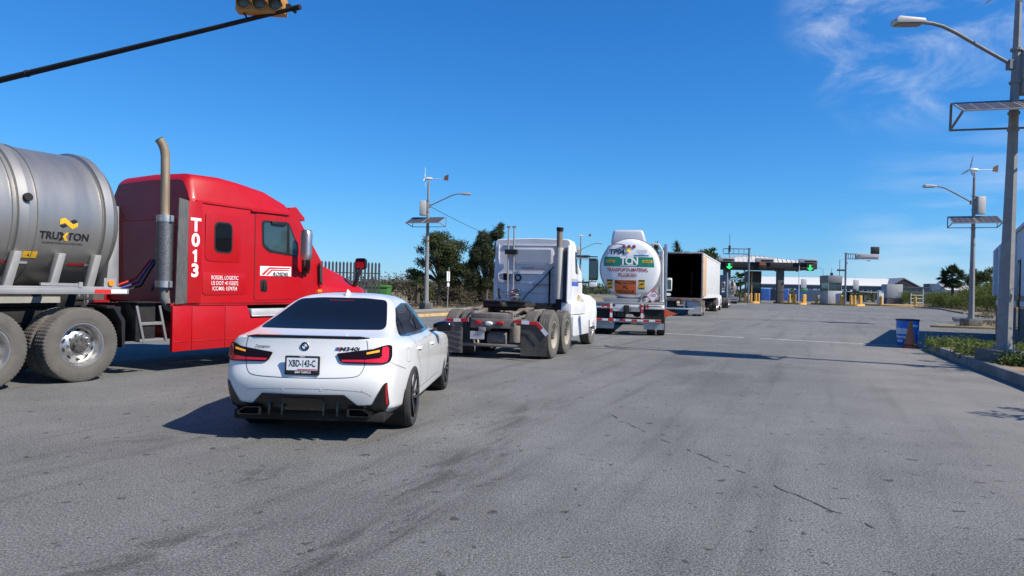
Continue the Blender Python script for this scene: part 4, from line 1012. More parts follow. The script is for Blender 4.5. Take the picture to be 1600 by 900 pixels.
mb = MB(); mb.loft(rings); wh = mb.build('hood', M_cabw, wt, smooth=42)
cu = MB(); cu.cyl((-1.5, 4.62, .53), (1.5, 4.62, .53), .62, n=32); co = cu.build('cutter', M_black, smooth=0)
md = wh.modifiers.new('b', 'BOOLEAN'); md.object = co; md.solver = 'EXACT'; apply_mods(wh); bpy.data.objects.remove(co)
mb = MB(); mb.box((0, 5.42, .55), (2.3, .2, .4)); mb.build('bumper', M_cabw, wt, bev=.06)
for y in (0, 1.3): duals(wt, y, 1.03, M_rubber_dusty, 'lug', .29, mat('dusty_cream_rim', (.42, .38, .31), .7, var=.15, dirt=(.28, .25, .2), damt=.6))
steers(wt, 4.62, 1.03, M_rubber_dusty, M_chrome)
mb = MB(); mb.prism(rpoly([(.70, 1.2), (.985, 1.2), (.985, 2.60), (.70, 2.52)], .03), 'y', YB - .045, YB - .02); mb.build('dark_back_panel', mat('dark_grey_panel', (.09, .09, .095), .6, var=.2, dirt=(.2, .19, .18), dscale=4, damt=.5), wt, bev=.006)  # dark grey panel laid over the right strip of the cab back
# exhaust on the right, two antennas on the left, air lines
mb = MB(); mb.cyl((.78, 2.12, 1.28), (.78, 2.12, 2.56), .105, n=24); mb.build('silencer', mat('cream_heat_shield', (.55, .52, .47), .45, .2, var=.08, dirt=(.3, .27, .23), damt=.4), wt)
mb = MB(); mb.cyl((.78, 2.12, 2.56), (.78, 2.12, 3.02), .075, n=16); st_ = mb.build('exhaust_stack', mat('dull_stack', (.30, .25, .2), .5, .5, dirt=(.12, .1, .09), damt=.5), wt)
mb = MB(); mb.cyl((.78, 2.12, 2.98), (.79, 2.11, 3.07), .085, .09, n=16); mb.build('rain_cap', M_black, st_)
mb = MB(); mb.cyl((.78, 2.12, .7), (.78, 2.12, 1.3), .07, n=12); mb.bar((.6, 2.3, 1.1), (.95, 2.3, 1.1), .08); mb.bar((.5, 2.3, 2.0), (.52, 2.22, 1.1), .04); mb.build('stack_bracket', M_black, wt)
for x in (-.60, -.45):
    mb = MB(); mb.cyl((x, 2.25, 1.3), (x, 2.25, 3.1), .022, n=8); mb.box((x, 2.25, 3.1), (.1, .03, .05)); mb.box((x, 2.27, 2.46), (.16, .12, .12), 1); mb.build('tall_bracket', [M_alum, M_black], wt)
mb = MB(); mb.lathe([(.075, -.02), (.095, 0), (.075, .02), (.055, 0), (.075, -.02)], 20, Matrix.Translation((-.36, 2.36, 1.80)) @ Matrix.Rotation(PI/2, 4, 'X')); mb.build('hose_ring', M_black, wt)
mb = MB(); mb.bar((-.25, 2.34, 2.05), (.4, 2.34, 2.07), .035); mb.bar((.05, 2.34, 1.62), (.52, 2.34, 1.62), .03); mb.build('grab_handle', M_alum, wt)
mb = MB(); mb.tube([(.6, 2.32, 2.1), (.3, 2.3, 1.75), (-.05, 2.26, 1.4), (-.2, 2.2, 1.2)], .014, 6); mb.build('cable', M_black, wt)
for i, cc in enumerate(((.45, .02, .05), (.02, .25, .3), (.5, .5, .52), (.03, .03, .03))):
    mb = MB(); P_ = []
    for k in range(60):
        a = k*.55 + i; P_.append((-.42 + .03*i + .09*math.cos(a) + .04*(i % 2), 2.22 - .05*i + .07*math.sin(a), 1.5 - .0065*k*(.8 + .1*i) + .03*math.sin(k*.2)))
    mb.tube(P_, .011, 5); mb.build('coiled_air_line', mat('air_line_%s' % ('red', 'teal', 'grey', 'dark')[i], cc, .45), wt)
mb = MB(); mb.tube([(-.85, 2.3, 1.5), (-.83, 2.25, 1.35), (-.80, 2.28, 1.25)], .03, 8); mb.box((-.66, 2.32, 1.82), (.14, .08, .18)); mb.build('junction_box', M_black, wt)
# fifth wheel with worn black pads, tail bar, lamps, flaps
mb = MB(); mb.prism(rpoly([(-.52, .1), (-.08, .02), (-.06, -.12), (.06, -.12), (.08, .02), (.52, .1), (.55, .8), (.3, 1.0), (-.3, 1.0), (-.55, .8)], .05), 'z', 1.10, 1.20)
mb.box((0, .5, 1.06), (.8, .5, .1)); mb.build('fifth_wheel', mat('greasy_steel', (.025, .024, .023), .45, .4, dirt=(.09, .075, .055), dscale=6, damt=.5), wt, bev=.02)
for s in (-1, 1):
    mb = MB(); mb.loft([[(s*.08, .0, 1.18), (s*.52, .06, 1.18), (s*.56, .55, 1.19), (s*.1, .62, 1.19)], [(s*.06, -.03, 1.24), (s*.50, .04, 1.24), (s*.54, .5, 1.25), (s*.1, .6, 1.25)]]); mb.build('wheel_pad', M_blackpl, wt, bev=.03)
M_dusty = mat('dusty_grey_metal', (.26, .24, .21), .75, .2, var=.2, scale=6, dirt=(.12, .1, .085), dscale=4, damt=.6)
mb = MB(); mb.prism(rpoly([(-.47, .86), (.5, .86), (.5, .66), (-.47, .66)], .02), 'y', -.78, -.72); mb.box((0, -.5, .95), (1.0, .4, .06)); mb.build('tail_panel', M_dusty, wt, bev=.008)
for x in (-.30, .20):
    mb = MB(); mb.ball((x, -.79, .77), .075, 0, 14, (1.15, .3, .62)); mb.build('tail_light', M_redlens, wt)
mb = MB(); mb.ball((-.05, -.79, .76), .075, 0, 14, (1.2, .3, .62)); mb.build('reverse_light', M_letter, wt)
mb = MB(); mb.prism(rrect(-.31, .50, .32, .17, .01), 'y', -.80, -.79); np_ = mb.build('number_plate', mat('weathered_plate', (.5, .52, .54), .5, var=.15, scale=20), wt)
mb = MB(); mb.text('547-BB-6', .075, lambda x, y: Vector((-.31 + x, -.803, .50 + y)), .0, .62); mb.build('plate_characters', mat('faded_plate_ink', (.22, .12, .13), .6), np_, smooth=0)
mb = MB(); mb.box((-.2, -.79, .63), (.16, .05, .09)); mb.build('lamp_box', M_alum, wt, bev=.01)
mb = MB(); mb.cyl((-.12, -.55, .42), (.3, -.55, .42), .17, n=20); mb.build('air_tank', mat('dusty_black_tank', (.07, .065, .06), .6, dirt=(.2, .18, .15), damt=.7), wt, bev=.03)
mb = MB(); mb.cyl((.45, -.5, .35), (.45, -.5, .72), .12, n=16); mb.build('brake_chamber', M_dusty, wt, bev=.02)
mb = MB(); mb.bar((-.75, -.7, .29), (.75, -.7, .29), .12, .06); mb.box((0, -.45, .75), (.9, .2, .2)); mb.build('cross_member', M_dusty, wt, bev=.01)
for s in (-1, 1):
    hp = [(s*.52, -.78, .82), (s*1.02, -.78, .80), (s*1.24, -.78, .56)]
    mb = MB(); mb.bar(hp[0], hp[1], .03, .075); mb.bar(hp[1], hp[2], .03, .075); hg = mb.build('flap_hanger', M_alum, wt)
    tape(hg, Vector(hp[0]) - Vector((0, .035, 0)), Vector(hp[1]) - Vector((0, .035, 0)), (0, -1, 0), 3, .075, 0)
    tape(hg, Vector(hp[1]) - Vector((0, .035, 0)), Vector(hp[2]) - Vector((0, .035, 0)), (0, -1, 0), 2, .075, 0)
    mb = MB(); mb.prism([(s*.66, .76), (s*1.02, .77), (s*1.22, .55), (s*1.22, .11), (s*.66, .10)], 'y', -.772, -.757)
    if s < 0:
        for k in range(5):
            z = .16 + .115*k
            mb.prism([(-.68, z), (-.94, z + .07), (-1.20, z), (-1.20, z + .025), (-.94, z + .095), (-.68, z + .025)], 'y', -.785, -.772, 1)
    mb.build('mud_flap', [mat('mud_flap_rubber', (.035, .034, .033), .8, var=.2, dirt=(.13, .12, .1), dscale=3, damt=.7), M_black] if s > 0 else [mat('dusty_mud_flap', (.13, .122, .108), .9, var=.15, dirt=(.2, .18, .155), damt=.5), M_rubber], wt)

for s in (-1, 1):
    for y in (.0, 1.3):
        mb = MB(); mb.cyl((s*.56, y - .35, .62), (s*.56, y - .35, .86), .13, n=16); mb.build('air_spring', M_rubber, wt, bev=.03)
    mb = MB(); mb.prism(rpoly([(-.3, .98), (.25, 1.12), (.7, 1.12), (.9, .98)], .04), 'x', s*.36, s*.52); mb.build('fifth_wheel_bracket', mat('rusty_bracket', (.22, .17, .13), .8, var=.25, scale=9, dirt=(.1, .07, .05), dscale=8, damt=.6), wt, bev=.01)
    mb = MB(); mb.tube([(s*.5, -.6, .95), (s*.58, -.3, 1.04), (s*.5, .2, .98), (s*.55, .7, 1.05)], .016, 6); mb.build('brake_hose', M_black, wt)
mb = MB(); mb.tube([(-.36, 2.3, 1.2), (-.28, 1.7, 1.12), (-.15, 1.3, 1.2), (-.1, 1.0, 1.12)], .02, 6); mb.build('brake_hose', M_black, wt)
# ------------------------------------------------------------------ plain tractors further up the queue
def far_tractor(label, loc, head, m_cab, wb=4.6, zt=2.95, group=None, sleeper=True, cab_w=1.08, m_mirror=None, zshift=0):
    t = thing('semi_tractor', label, 'lorry', loc, head, group)
    chassis(t, -.6, wb + 1.0, 1.02, (0, 1.3))
    yb = 1.95 if sleeper else 2.5
    c = cab_shell(t, yb, wb - .75, cab_w, 1.12, zt, 'cab', m_cab); b_ = bvh_of(c)
    rings = []
    for y, z, a, b in ((wb - .45, 1.95, .85, 1.1), (wb, 1.88, .8, 1.2), (wb + .5, 1.72, .72, 1.2), (wb + .85, 1.5, .64, 1.12), (wb + .92, .8, .6, 1.05)):
        rings.append(half_ring([(0, y, .5), (b, y, .5), (b, y, .95), (b - .02, y, min(1.25, z - .25)), (a + .05, y, min(1.4, z - .15)), (a, y, z - .1), (a*.9, y, z - .02), (0, y, z)]))
    mb = MB(); mb.loft(rings); h = mb.build('hood', m_cab, t, smooth=42)
    mb = MB(); mb.box((0, wb + .98, .55), (2.3, .18, .4)); mb.build('bumper', M_chrome, t, bev=.05)
    for s in (1, -1):
        mb = MB(); v_, f_ = patch(b_, rpoly([(wb - 1.6, zt - .35), (wb - .95, zt - .4), (wb - .65, 2.15), (wb - .65, 1.98), (wb - 1.6, 2.0)], .05), FS if s > 0 else FL, (-s, 0, 0), .012, .2); mb.add(v_, f_); mb.build('side_window', M_glass, t, smooth=0)
        mb = MB(); mb.bar((s*1.0, wb - .7, zt - .5), (s*1.5, wb - .75, zt - .5), .03); mb.bar((s*1.0, wb - .7, 1.9), (s*1.46, wb - .75, 1.9), .03); ar = mb.build('mirror_arm', M_black, t)
        mb = MB(); mb.loft([[(s*1.42 + dx*k, wb - .75 + dy*k, z_) for dx, dy in rrect(0, 0, .27, .14, .05, 3)] for z_, k in ((zt - 1.15, .8), (zt - 1.12, 1), (zt - .55, 1), (zt - .5, .8))]); mb.build('mirror_shell', m_mirror or M_chrome, ar, smooth=50)
        mb = MB(); mb.prism(rrect(s*1.42, zt - .83, .19, .46, .03), 'y', wb - .83, wb - .822); mb.build('mirror_glass', M_truckglass, ar)
        mb = MB(); mb.prism(rrect(s*1.40, zt - 1.32, .22, .14, .05), 'y', wb - .82, wb - .74); mb.build('spot_mirror', m_cab, ar)
        mb = MB(); mb.prism(rpoly([(yb, .4), (wb - .75, .38), (wb - .7, 1.1), (yb, 1.1)], .05), 'x', s*.95, s*1.17); mb.build('side_skirt', m_cab, t, bev=.015)
        mb = MB(); mb.cyl((s*.98, yb - .2, 1.0), (s*.98, yb - .2, zt + .25), .07, n=12); mb.build('exhaust_stack', M_chrome, t)
    mb = MB(); mb.prism([(wb - .74, zt - .42), (wb - .1, 2.02), (wb - .09, 2.05), (wb - .73, zt - .4)], 'x', -.9, .9); mb.build('windscreen', M_glass, t)
    for y in (0, 1.3): duals(t, y, 1.03, M_rubber_dusty)
    steers(t, wb, 1.03, M_rubber_dusty)
    return t

# ------------------------------------------------------------------ the white tanker TP04
tk = thing('tank_trailer', 'white tanker trailer with green band and orange warning board on its round end', 'trailer', (4.03, 24.35, 0), 12)
KZ, KR = 2.29, 1.035
M_tkw = mat('white_tank_paint', (.74, .75, .76), .28, var=.03, coat=.4, dirt=(.5, .48, .45), dscale=2, damt=.2)
KM = Matrix.Translation((0, 0, KZ)) @ Matrix.Rotation(-PI/2, 4, 'X')
mb = MB(); mb.lathe([(.01, .0), (.3, .012), (.6, .04), (.85, .09), (.97, .14), (KR, .24), (KR, 9.6), (.9, 9.8), (.4, 9.95), (.01, 10)], 72, KM); ks = mb.build('tank_shell', M_tkw, tk, smooth=45)
mb = MB(); mb.lathe([(KR - .02, .215), (KR + .025, .225), (KR + .025, .265), (KR - .02, .275)], 72, KM); mb.build('end_rim', M_alum, tk)
M_tkside = mat('polished_tank_side', (.5, .51, .53), .25, .7, var=.06)
mb = MB(); mb.lathe([(KR + .004, .30), (KR + .012, .31), (KR + .012, 9.4), (KR + .004, 9.45)], 72, KM); mb.build('tank_jacket', M_tkside, tk, smooth=45)
mb = MB(); mb.loft([[(-.10 + sx*w_, 1.2 + sy*.95, z_) for sx, sy in ((-1, -1), (1, -1), (1, 1), (-1, 1))] for w_, z_ in ((.60, KZ + KR - .22), (.56, KZ + KR + .1), (.50, KZ + KR + .31))]); mb.build('spill_box', mat('pale_spill_box', (.6, .6, .62), .4, .2, var=.08), tk, bev=.09, seg=3)
kb = bvh_of(ks)
def kend(mb, poly, off=.005, mi=0, res=.045):
    v, f = patch(kb, poly, FR, (0, 1, 0), off, res); mb.add(v, f, mi)
def ktext(mb, t, x, z, size, bold, sx, mi=0, off=.011, sp=1.):
    def fn(a, b):
        h_ = kb.ray_cast(Vector((x + a, -3, z + b)), Vector((0, 1, 0)))[0]; return Vector((x + a, h_.y - off, z + b))
    mb.text(t, size, fn, bold, sx, mi, 'CENTER', 0, sp)
def disc_clip(poly, r): return [(a, b) for a, b in poly]
M_green = mat('green_band_paint', (.01, .19, .11), .35, var=.04, coat=.3)
M_orange = mat('orange_board', (.72, .14, .03), .45, var=.06)
M_yb = mat('yellow_board', (.66, .38, .02), .45, var=.06)
M_rt = mat('maroon_lettering', (.33, .01, .03), .45, var=.04)
mb = MB(); kend(mb, [(-.90, 2.69), (-.90, 2.36), (.82, 2.34), (.76, 2.68)]); band = mb.build('green_band', M_green, tk, smooth=0)
mb = MB(); ktext(mb, 'TCN', -.03, 2.535, .36, .035, .88, 0, .011, .86); kend(mb, [(-.33, 2.375), (.22, 2.375), (.22, 2.395), (-.33, 2.395)], .0095); mb.build('company_initials', M_letter, band, smooth=0)
for x0, x1 in ((-.83, -.52), (.40, .75)):
    mb = MB(); kend(mb, rpoly([(x0, 2.49), (x1, 2.485), (x1, 2.575), (x0, 2.58)], .015, 2), .0085); pb = mb.build('band_placard', M_yb, band, smooth=0)
    mb = MB(); ktext(mb, 'PELIGRO', (x0+x1)/2, 2.532, .075, .005, .85, 0, .0125); mb.build('placard_lettering', M_dark, pb, smooth=0)
mb = MB(); ktext(mb, 'TP04', -.46, 2.85, .25, .03, .98); mb.build('unit_number', M_dark, tk, smooth=0)
mb = MB(); ktext(mb, 'TRANSPORTA MATERIAL', -.09, 2.235, .17, .022, .74); ktext(mb, 'PELIGROSO', -.09, 2.05, .17, .022, .74); mb.build('warning_lettering', M_rt, tk, smooth=0)
mb = MB(); kend(mb, [(-.52, 1.89), (.22, 1.89), (.22, 1.39), (-.52, 1.39)]); ob = mb.build('orange_board', M_orange, tk, smooth=0)
mb = MB()
for i, t in enumerate(('PRECAUCION', 'AL', 'REBASAR')): ktext(mb, t, -.15, 1.80 - .163*i, .165, .024, (.70, .92, .92)[i])
mb.build('board_lettering', M_dark, ob, smooth=0)
for x0, x1 in ((-.80, -.58), (.29, .51)):
    mb = MB(); kend(mb, [(x0, 1.90), (x1, 1.90), (x1, 1.58), (x0, 1.58)]); yb_ = mb.build('yellow_placard', M_yb, tk, smooth=0)
    mb = MB(); xm = (x0 + x1)/2
    kend(mb, [(x0 + .01, 1.85), (x1 - .01, 1.85), (x1 - .01, 1.895), (x0 + .01, 1.895)], .0085)
    kend(mb, [(xm - .09, 1.70), (xm - .05, 1.76), (xm + .04, 1.79), (xm + .09, 1.785), (xm + .03, 1.73), (xm - .03, 1.74)], .0085)
    kend(mb, [(x0 + .02, 1.60), (x1 - .02, 1.60), (x1 - .02, 1.63), (x0 + .02, 1.63)], .0085); mb.build('placard_symbol', M_dark, yb_, smooth=0)
mb = MB()
for i, t in enumerate(('EN CASO DE EMERGENCIA', 'LLAMAR AL 01 800', '24 HORAS')): ktext(mb, t, .38, 2.90 - .062*i, .052, 0, (.62, .8, .8)[i])
mb.build('small_print', M_dark, tk, smooth=0)
mb = MB(); kend(mb, [(.12, 2.71), (.62, 2.71), (.62, 2.755), (.12, 2.755)]); mb.build('blue_strip', mat('blue_strip_paint', (.02, .16, .42), .4), tk, smooth=0)
for x in (-.22, -.05, .12):
    p_ = kb.ray_cast(Vector((x, -3, 3.04)), Vector((0, 1, 0)))[0]
    mb = MB(); mb.cyl((x, p_.y + .02, 3.04), (x, p_.y - .04, 3.04), .06, n=14); mb.cyl((x, p_.y - .04, 3.04), (x, p_.y - .055, 3.04), .045, n=14, mi=1); mb.build('clearance_light', [M_grey, M_redlens], tk)
p_ = kb.ray_cast(Vector((-.06, -3, 2.90)), Vector((0, 1, 0)))[0]
mb = MB(); mb.cyl((-.06, p_.y, 2.90), (-.06, p_.y - .05, 2.90), .06, n=14); mb.build('beacon', mat('yellow_beacon', (.9, .6, .02), .3, emit=.3), tk)
mb = MB(); mb.tube([(-.62, .05, 3.1), (-.45, .02, 3.13), (-.2, .05, 3.1)], .018, 6); mb.tube([(-.95, .12, 2.7), (-.75, .06, 3.05), (-.62, .05, 3.1)], .014, 6); mb.tube([(.55, .05, 1.45), (.42, .0, 1.42), (.4, -.02, 1.25), (.3, -.02, 1.1)], .03, 6); mb.build('conduit', M_grey, tk)
# handrail/ladder pipe on the right, grey side locker
mb = MB(); mb.tube([(.62, .3, KZ + .78), (.72, .3, KZ + .88), (.95, .3, KZ + .84), (1.08, .3, KZ + .62), (1.11, .3, 1.2)], .04, 10); mb.build('ladder_pipe', M_whited, tk)
mb = MB(); mb.box((1.19, 1.1, 2.2), (.12, .8, 1.95)); mb.build('side_cabinet', mat('grey_blue_metal', (.27, .31, .36), .4, .5, var=.15), tk, bev=.03)
# hazard diamond
mb = MB(); dm = [(.78, 1.64), (1.02, 1.38), (.78, 1.12), (.54, 1.38)]; mb.prism(dm, 'y', -.06, -.05); dmo = mb.build('hazard_diamond', M_letter, tk)
mb = MB()
for q in strip([(a*.88 + .78*.12, b*.88 + 1.38*.12) for a, b in dm + dm[:1]], .03): mb.add([(a, -.063, b) for a, b in q], [(0, 1, 2, 3)])
mb.text('1202', .13, lambda x, y: Vector((.78 + x, -.063, 1.38 + y)), .01, .85)
mb.prism([(.78, 1.56), (.83, 1.49), (.73, 1.49)], 'y', -.064, -.061)
mb.build('diamond_marking', M_tape_r, dmo, smooth=0)
# rear under-structure: skirt, lamps, flaps, reflective bars
mb = MB(); mb.prism([(-.95, 1.25), (.55, 1.25), (.45, 1.1), (-.8, 1.1)], 'y', -.02, .6); mb.box((0, 4.7, 1.15), (1.0, 9.4, .16)); mb.build('sub_frame', M_alum, tk, bev=.01)
mb = MB(); mb.box((0, .0, 1.09), (2.3, .3, .08)); mb.build('deck_plate', M_alum, tk, bev=.01)
for x in (-.88, -.70, .42, .62):
    mb = MB(); mb.cyl((x, -.17, 1.0), (x, -.19, 1.0), .055, n=14); mb.build('tail_light', M_redlens, tk)
mb = MB(); mb.box((-.05, -.13, .93), (.85, .05, .24)); hpn = mb.build('rear_panel', M_whited, tk, bev=.01)
mb = MB(); mb.box((-.40, -.165, .90), (.28, .02, .15)); mb.build('number_plate', mat('weathered_plate', (.5, .52, .54)), tk); mb = MB(); mb.text('87-UC-5K', .065, lambda x, y: Vector((-.40 + x, -.177, .90 + y)), 0, .6); mb.build('plate_characters', mat('faded_plate_ink', (.22, .12, .13), .6), tk, smooth=0)
mb = MB(); mb.box((.22, -.165, .90), (.3, .02, .15)); mb.build('data_plate', M_alum, tk)
mb = MB(); mb.prism(rrect(-.08, .88, .2, .3, .05), 'y', -.25, -.16); mb.build('tow_hook', M_black, tk, bev=.02)
for x in (-.60, .44):
    mb = MB(); mb.box((x, -.14, .76), (.08, .06, .66)); po = mb.build('bumper_post', M_whited, tk); tape(po, (x, -.172, .46), (x, -.172, 1.06), (0, -1, 0), 4, .075, 0)
mb = MB(); mb.box((-.02, -.12, .50), (2.2, .1, .12)); bu = mb.build('under_run_bumper', M_alum, tk, bev=.01); tape(bu, (-1.10, -.173, .52), (1.08, -.173, .52), (0, -1, 0), 11, .065, 0)
for s in (-1, 1):
    mb = MB(); mb.loft([[(s*(.55 if s > 0 else .55), .2 + .45*math.sin(a), .52 + .62*math.cos(a)) for a in [0]*0] or [(s*.55, -.14, .98), (s*1.18, -.14, .98), (s*1.18, .6, 1.06), (s*.55, .6, 1.06)], [(s*.55, -.14, .90), (s*1.18, -.14, .90), (s*1.18, .6, .98), (s*.55, .6, .98)]]); mb.build('mudguard', M_whited, tk, bev=.02)
    mb = MB(); mb.prism([(s*.52, .96), (s*1.18, .96), (s*1.18, .22), (s*.52, .22)], 'y', -.07, -.055)
    mb.prism([(s*.5, .43), (s*1.18, .43), (s*1.18, .22), (s*.5, .22)], 'y', -.082, -.07, 1); mb.build('mud_flap', [M_black, mat('steel_flap_weight', (.5, .5, .5), .35, .6, dirt=(.2, .19, .18), damt=.5)], tk)
for y in (.62, 1.9): duals(tk, y, 1.03, M_rubber_black, 'rib')
mb = MB(); mb.cyl((-.9, .62, .52), (.9, .62, .52), .07); mb.build('axle', M_black, tk)
# orange arrow-like flag board on the right edge
mb = MB(); mb.prism([(1.12, .98), (1.14, .62), (1.62, .78), (1.40, .84)], 'y', .1, .13); mb.build('warning_flag', mat('orange_flag', (.62, .1, .04), .6, var=.1), tk)
h12 = R(12)
def along(o, head, d): return (o[0] + math.sin(R(head))*d, o[1] + math.cos(R(head))*d, 0)
far_tractor('white tractor pulling the tanker, its right mirror and wheel showing past the tank', along((4.03, 24.35), 12, 8.0), 12, M_cabw, wb=4.4, zt=2.7, m_mirror=M_cabw)

# ------------------------------------------------------------------ the open box trailer
BXH = 20.2
bo_ = (12.12 - 1.22*math.cos(R(BXH)), 45.16 + 1.22*math.sin(R(BXH)), 0)
bx = thing('box_trailer', 'dusty white box trailer standing open at the back, dark and empty inside', 'trailer', bo_, BXH)
M_box = mat('corrugated_white_side', (.66, .66, .64), .45, var=.05, dirt=(.45, .43, .4), dscale=1.2, damt=.35)
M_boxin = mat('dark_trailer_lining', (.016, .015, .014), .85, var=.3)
L_ = 15.4; zb, zt = 1.13, 3.97; y0 = -1.0
mb = MB()
for s in (1, -1):
    mb.box((s*1.25, y0 + L_/2, (zb+zt)/2), (.045, L_, zt - zb))
mb.box((0, y0 + L_/2, zt), (2.545, L_, .04)); mb.box((0, y0 + L_ - .02, (zb+zt)/2), (2.455, .04, zt - zb))
mb.build('box_body', M_box, bx, bev=.012)
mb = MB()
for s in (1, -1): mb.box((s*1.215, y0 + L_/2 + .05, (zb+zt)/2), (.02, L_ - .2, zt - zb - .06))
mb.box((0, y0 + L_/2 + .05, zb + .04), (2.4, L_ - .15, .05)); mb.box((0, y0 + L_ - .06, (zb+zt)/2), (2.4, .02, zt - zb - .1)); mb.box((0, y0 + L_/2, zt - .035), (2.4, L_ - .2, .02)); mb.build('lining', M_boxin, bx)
for k in range(30):
    mb = MB() if k == 0 else mb
    mb.box((1.277, y0 + .75 + k*.49, 2.6), (.012, .05, 2.5))
mb.build('side_rib', M_box, bx)
mb = MB(); mb.box((1.285, y0 + L_/2, zb + .11), (.03, L_, .22)); mb.box((1.285, y0 + L_/2, zt - .05), (.03, L_, .1)); mb.build('side_sill', M_whited, bx)
mb = MB(); mb.prism([(1.29, y0 + .02), (1.325, y0 + .0), (1.43, y0 + 1.15), (1.395, y0 + 1.16)], 'z', 1.25, 3.75); mb.build('door_leaf', mat('plywood_door_edge', (.5, .33, .19), .7, var=.08, stretch=(1, 1, 6)), bx, bev=.006)
mb = MB(); mb.box((1.27, y0 - .02, 2.55), (.1, .1, 2.9)); mb.box((-1.27, y0 - .02, 2.55), (.1, .1, 2.9)); mb.box((0, y0 - .02, 3.97), (2.5, .1, .1)); mb.build('door_frame', mat('rusty_white_frame', (.5, .48, .45), .6, var=.2, dirt=(.2, .1, .06), dscale=8, damt=.6), bx, bev=.01)
for k, z in enumerate((1.3, 1.75, 2.3, 2.85, 3.4)):
    mb = MB(); mb.box((1.30, y0 - .03, z), (.06, .08, .08)); mb.build('hinge', M_galv, bx)
mb = MB(); mb.box((0, y0 - .03, 1.04), (2.55, .12, .2)); rs = mb.build('rear_sill', mat('rusty_pale_sill', (.36, .33, .30), .7, var=.2, dirt=(.17, .09, .06), dscale=6, damt=.7), bx, bev=.01)
for x in (.75, .92, -.2, -.35, -.05): 
    mb = MB(); mb.cyl((x, y0 - .09, 1.04), (x, y0 - .105, 1.04), .045, n=12); mb.build('tail_light', M_redlens, bx)
for x in (-.9, .22):
    mb = MB(); mb.box((x, y0 - .0, .70), (.09, .08, .5)); mb.build('bumper_post', M_whited, bx)
mb = MB(); mb.box((-.2, y0 - .0, .46), (2.0, .1, .1)); mb.build('under_run_bumper', M_whited, bx, bev=.01)
mb = MB(); mb.box((.70, y0 + .02, .76), (.68, .03, .34)); mb.build('rear_board', mat('grey_blue_board', (.35, .39, .45), .6), bx)
for s in (1, -1):
    mb = MB(); mb.prism([(s*.42, .62), (s*1.22, .62), (s*1.22, .14), (s*.42, .14)], 'y', y0 + .3, y0 + .32); mb.build('mud_flap', M_whited if s > 0 else M_blackpl, bx)
for y in (0, 1.5): duals(bx, y, 1.0, M_rubber_dusty, 'rib', .29, mat('dusty_cream_rim', (.42, .38, .31)))
for s in (1, -1):
    mb = MB(); mb.box((s*.45, y0 + L_/2, 1.02), (.12, L_ - .5, .2)); mb.build('frame_rail', M_black, bx)
    mb = MB(); mb.box((s*.7, 9.5, .62), (.1, .1, .9)); mb.box((s*.7, 9.5, .2), (.25, .25, .03)); mb.build('landing_leg', M_black, bx)
for y in (0, 1.5):
    mb = MB(); mb.cyl((-1, y, .5), (1, y, .5), .07); mb.build('axle', M_black, bx)
far_tractor('white tractor ahead of the open box trailer, only its right fender showing', along(bo_, BXH, 12.6), BXH, M_cabw, wb=5.0, zt=2.95)
# ------------------------------------------------------------------ the dark tractor and the small tanker by the gate
far_tractor('dark blue tractor standing between the box trailer and the small grey tanker', (20.25, 70.5, 0), 19, mat('dark_blue_cab', (.05, .075, .13), .35, var=.1, coat=.4), wb=4.9, zt=3.3)
sk = thing('tank_trailer', 'small grey tanker at the toll gate, farthest of the queue', 'trailer', (30.5, 100, 0), 14)
SM = Matrix.Translation((0, 0, 2.25)) @ Matrix.Rotation(-PI/2, 4, 'X')
mb = MB(); mb.lathe([(.01, 0), (.6, .05), (.95, .2), (1.05, .4), (1.05, 8), (.8, 8.3), (.01, 8.4)], 48, SM); sb_ = mb.build('tank_shell', mat('dirty_grey_tank', (.3, .29, .29), .4, .4, var=.2, dirt=(.2, .13, .1), dscale=1, damt=.5), sk, smooth=45)
for y in (.45, 3, 5.5):
    mb = MB(); mb.lathe([(1.05, y - .05), (1.08, y - .04), (1.08, y + .04), (1.05, y + .05)], 48, SM); mb.build('hoop', M_alum, sk)
mb = MB(); mb.box((0, 4, 1.12), (1.0, 8, .2)); mb.box((0, -.05, .75), (2.3, .1, .3)); mb.build('sub_frame', M_alum, sk)
mb = MB(); mb.box((0, -.06, .42), (2.3, .08, .1)); mb.build('under_run_bumper', M_whited, sk)
for y in (.7, 2.0): duals(sk, y, 1.0, M_rubber)
for s in (1, -1):
    mb = MB(); mb.box((s*.85, .0, .5), (.6, .02, .6)); mb.build('mud_flap', M_black, sk)
far_tractor('white tractor under the toll canopy, coupled to the small grey tanker', along((30.5, 100), 14, 6.2), 14, M_cabw, wb=4.4, zt=2.8)
import numpy as np
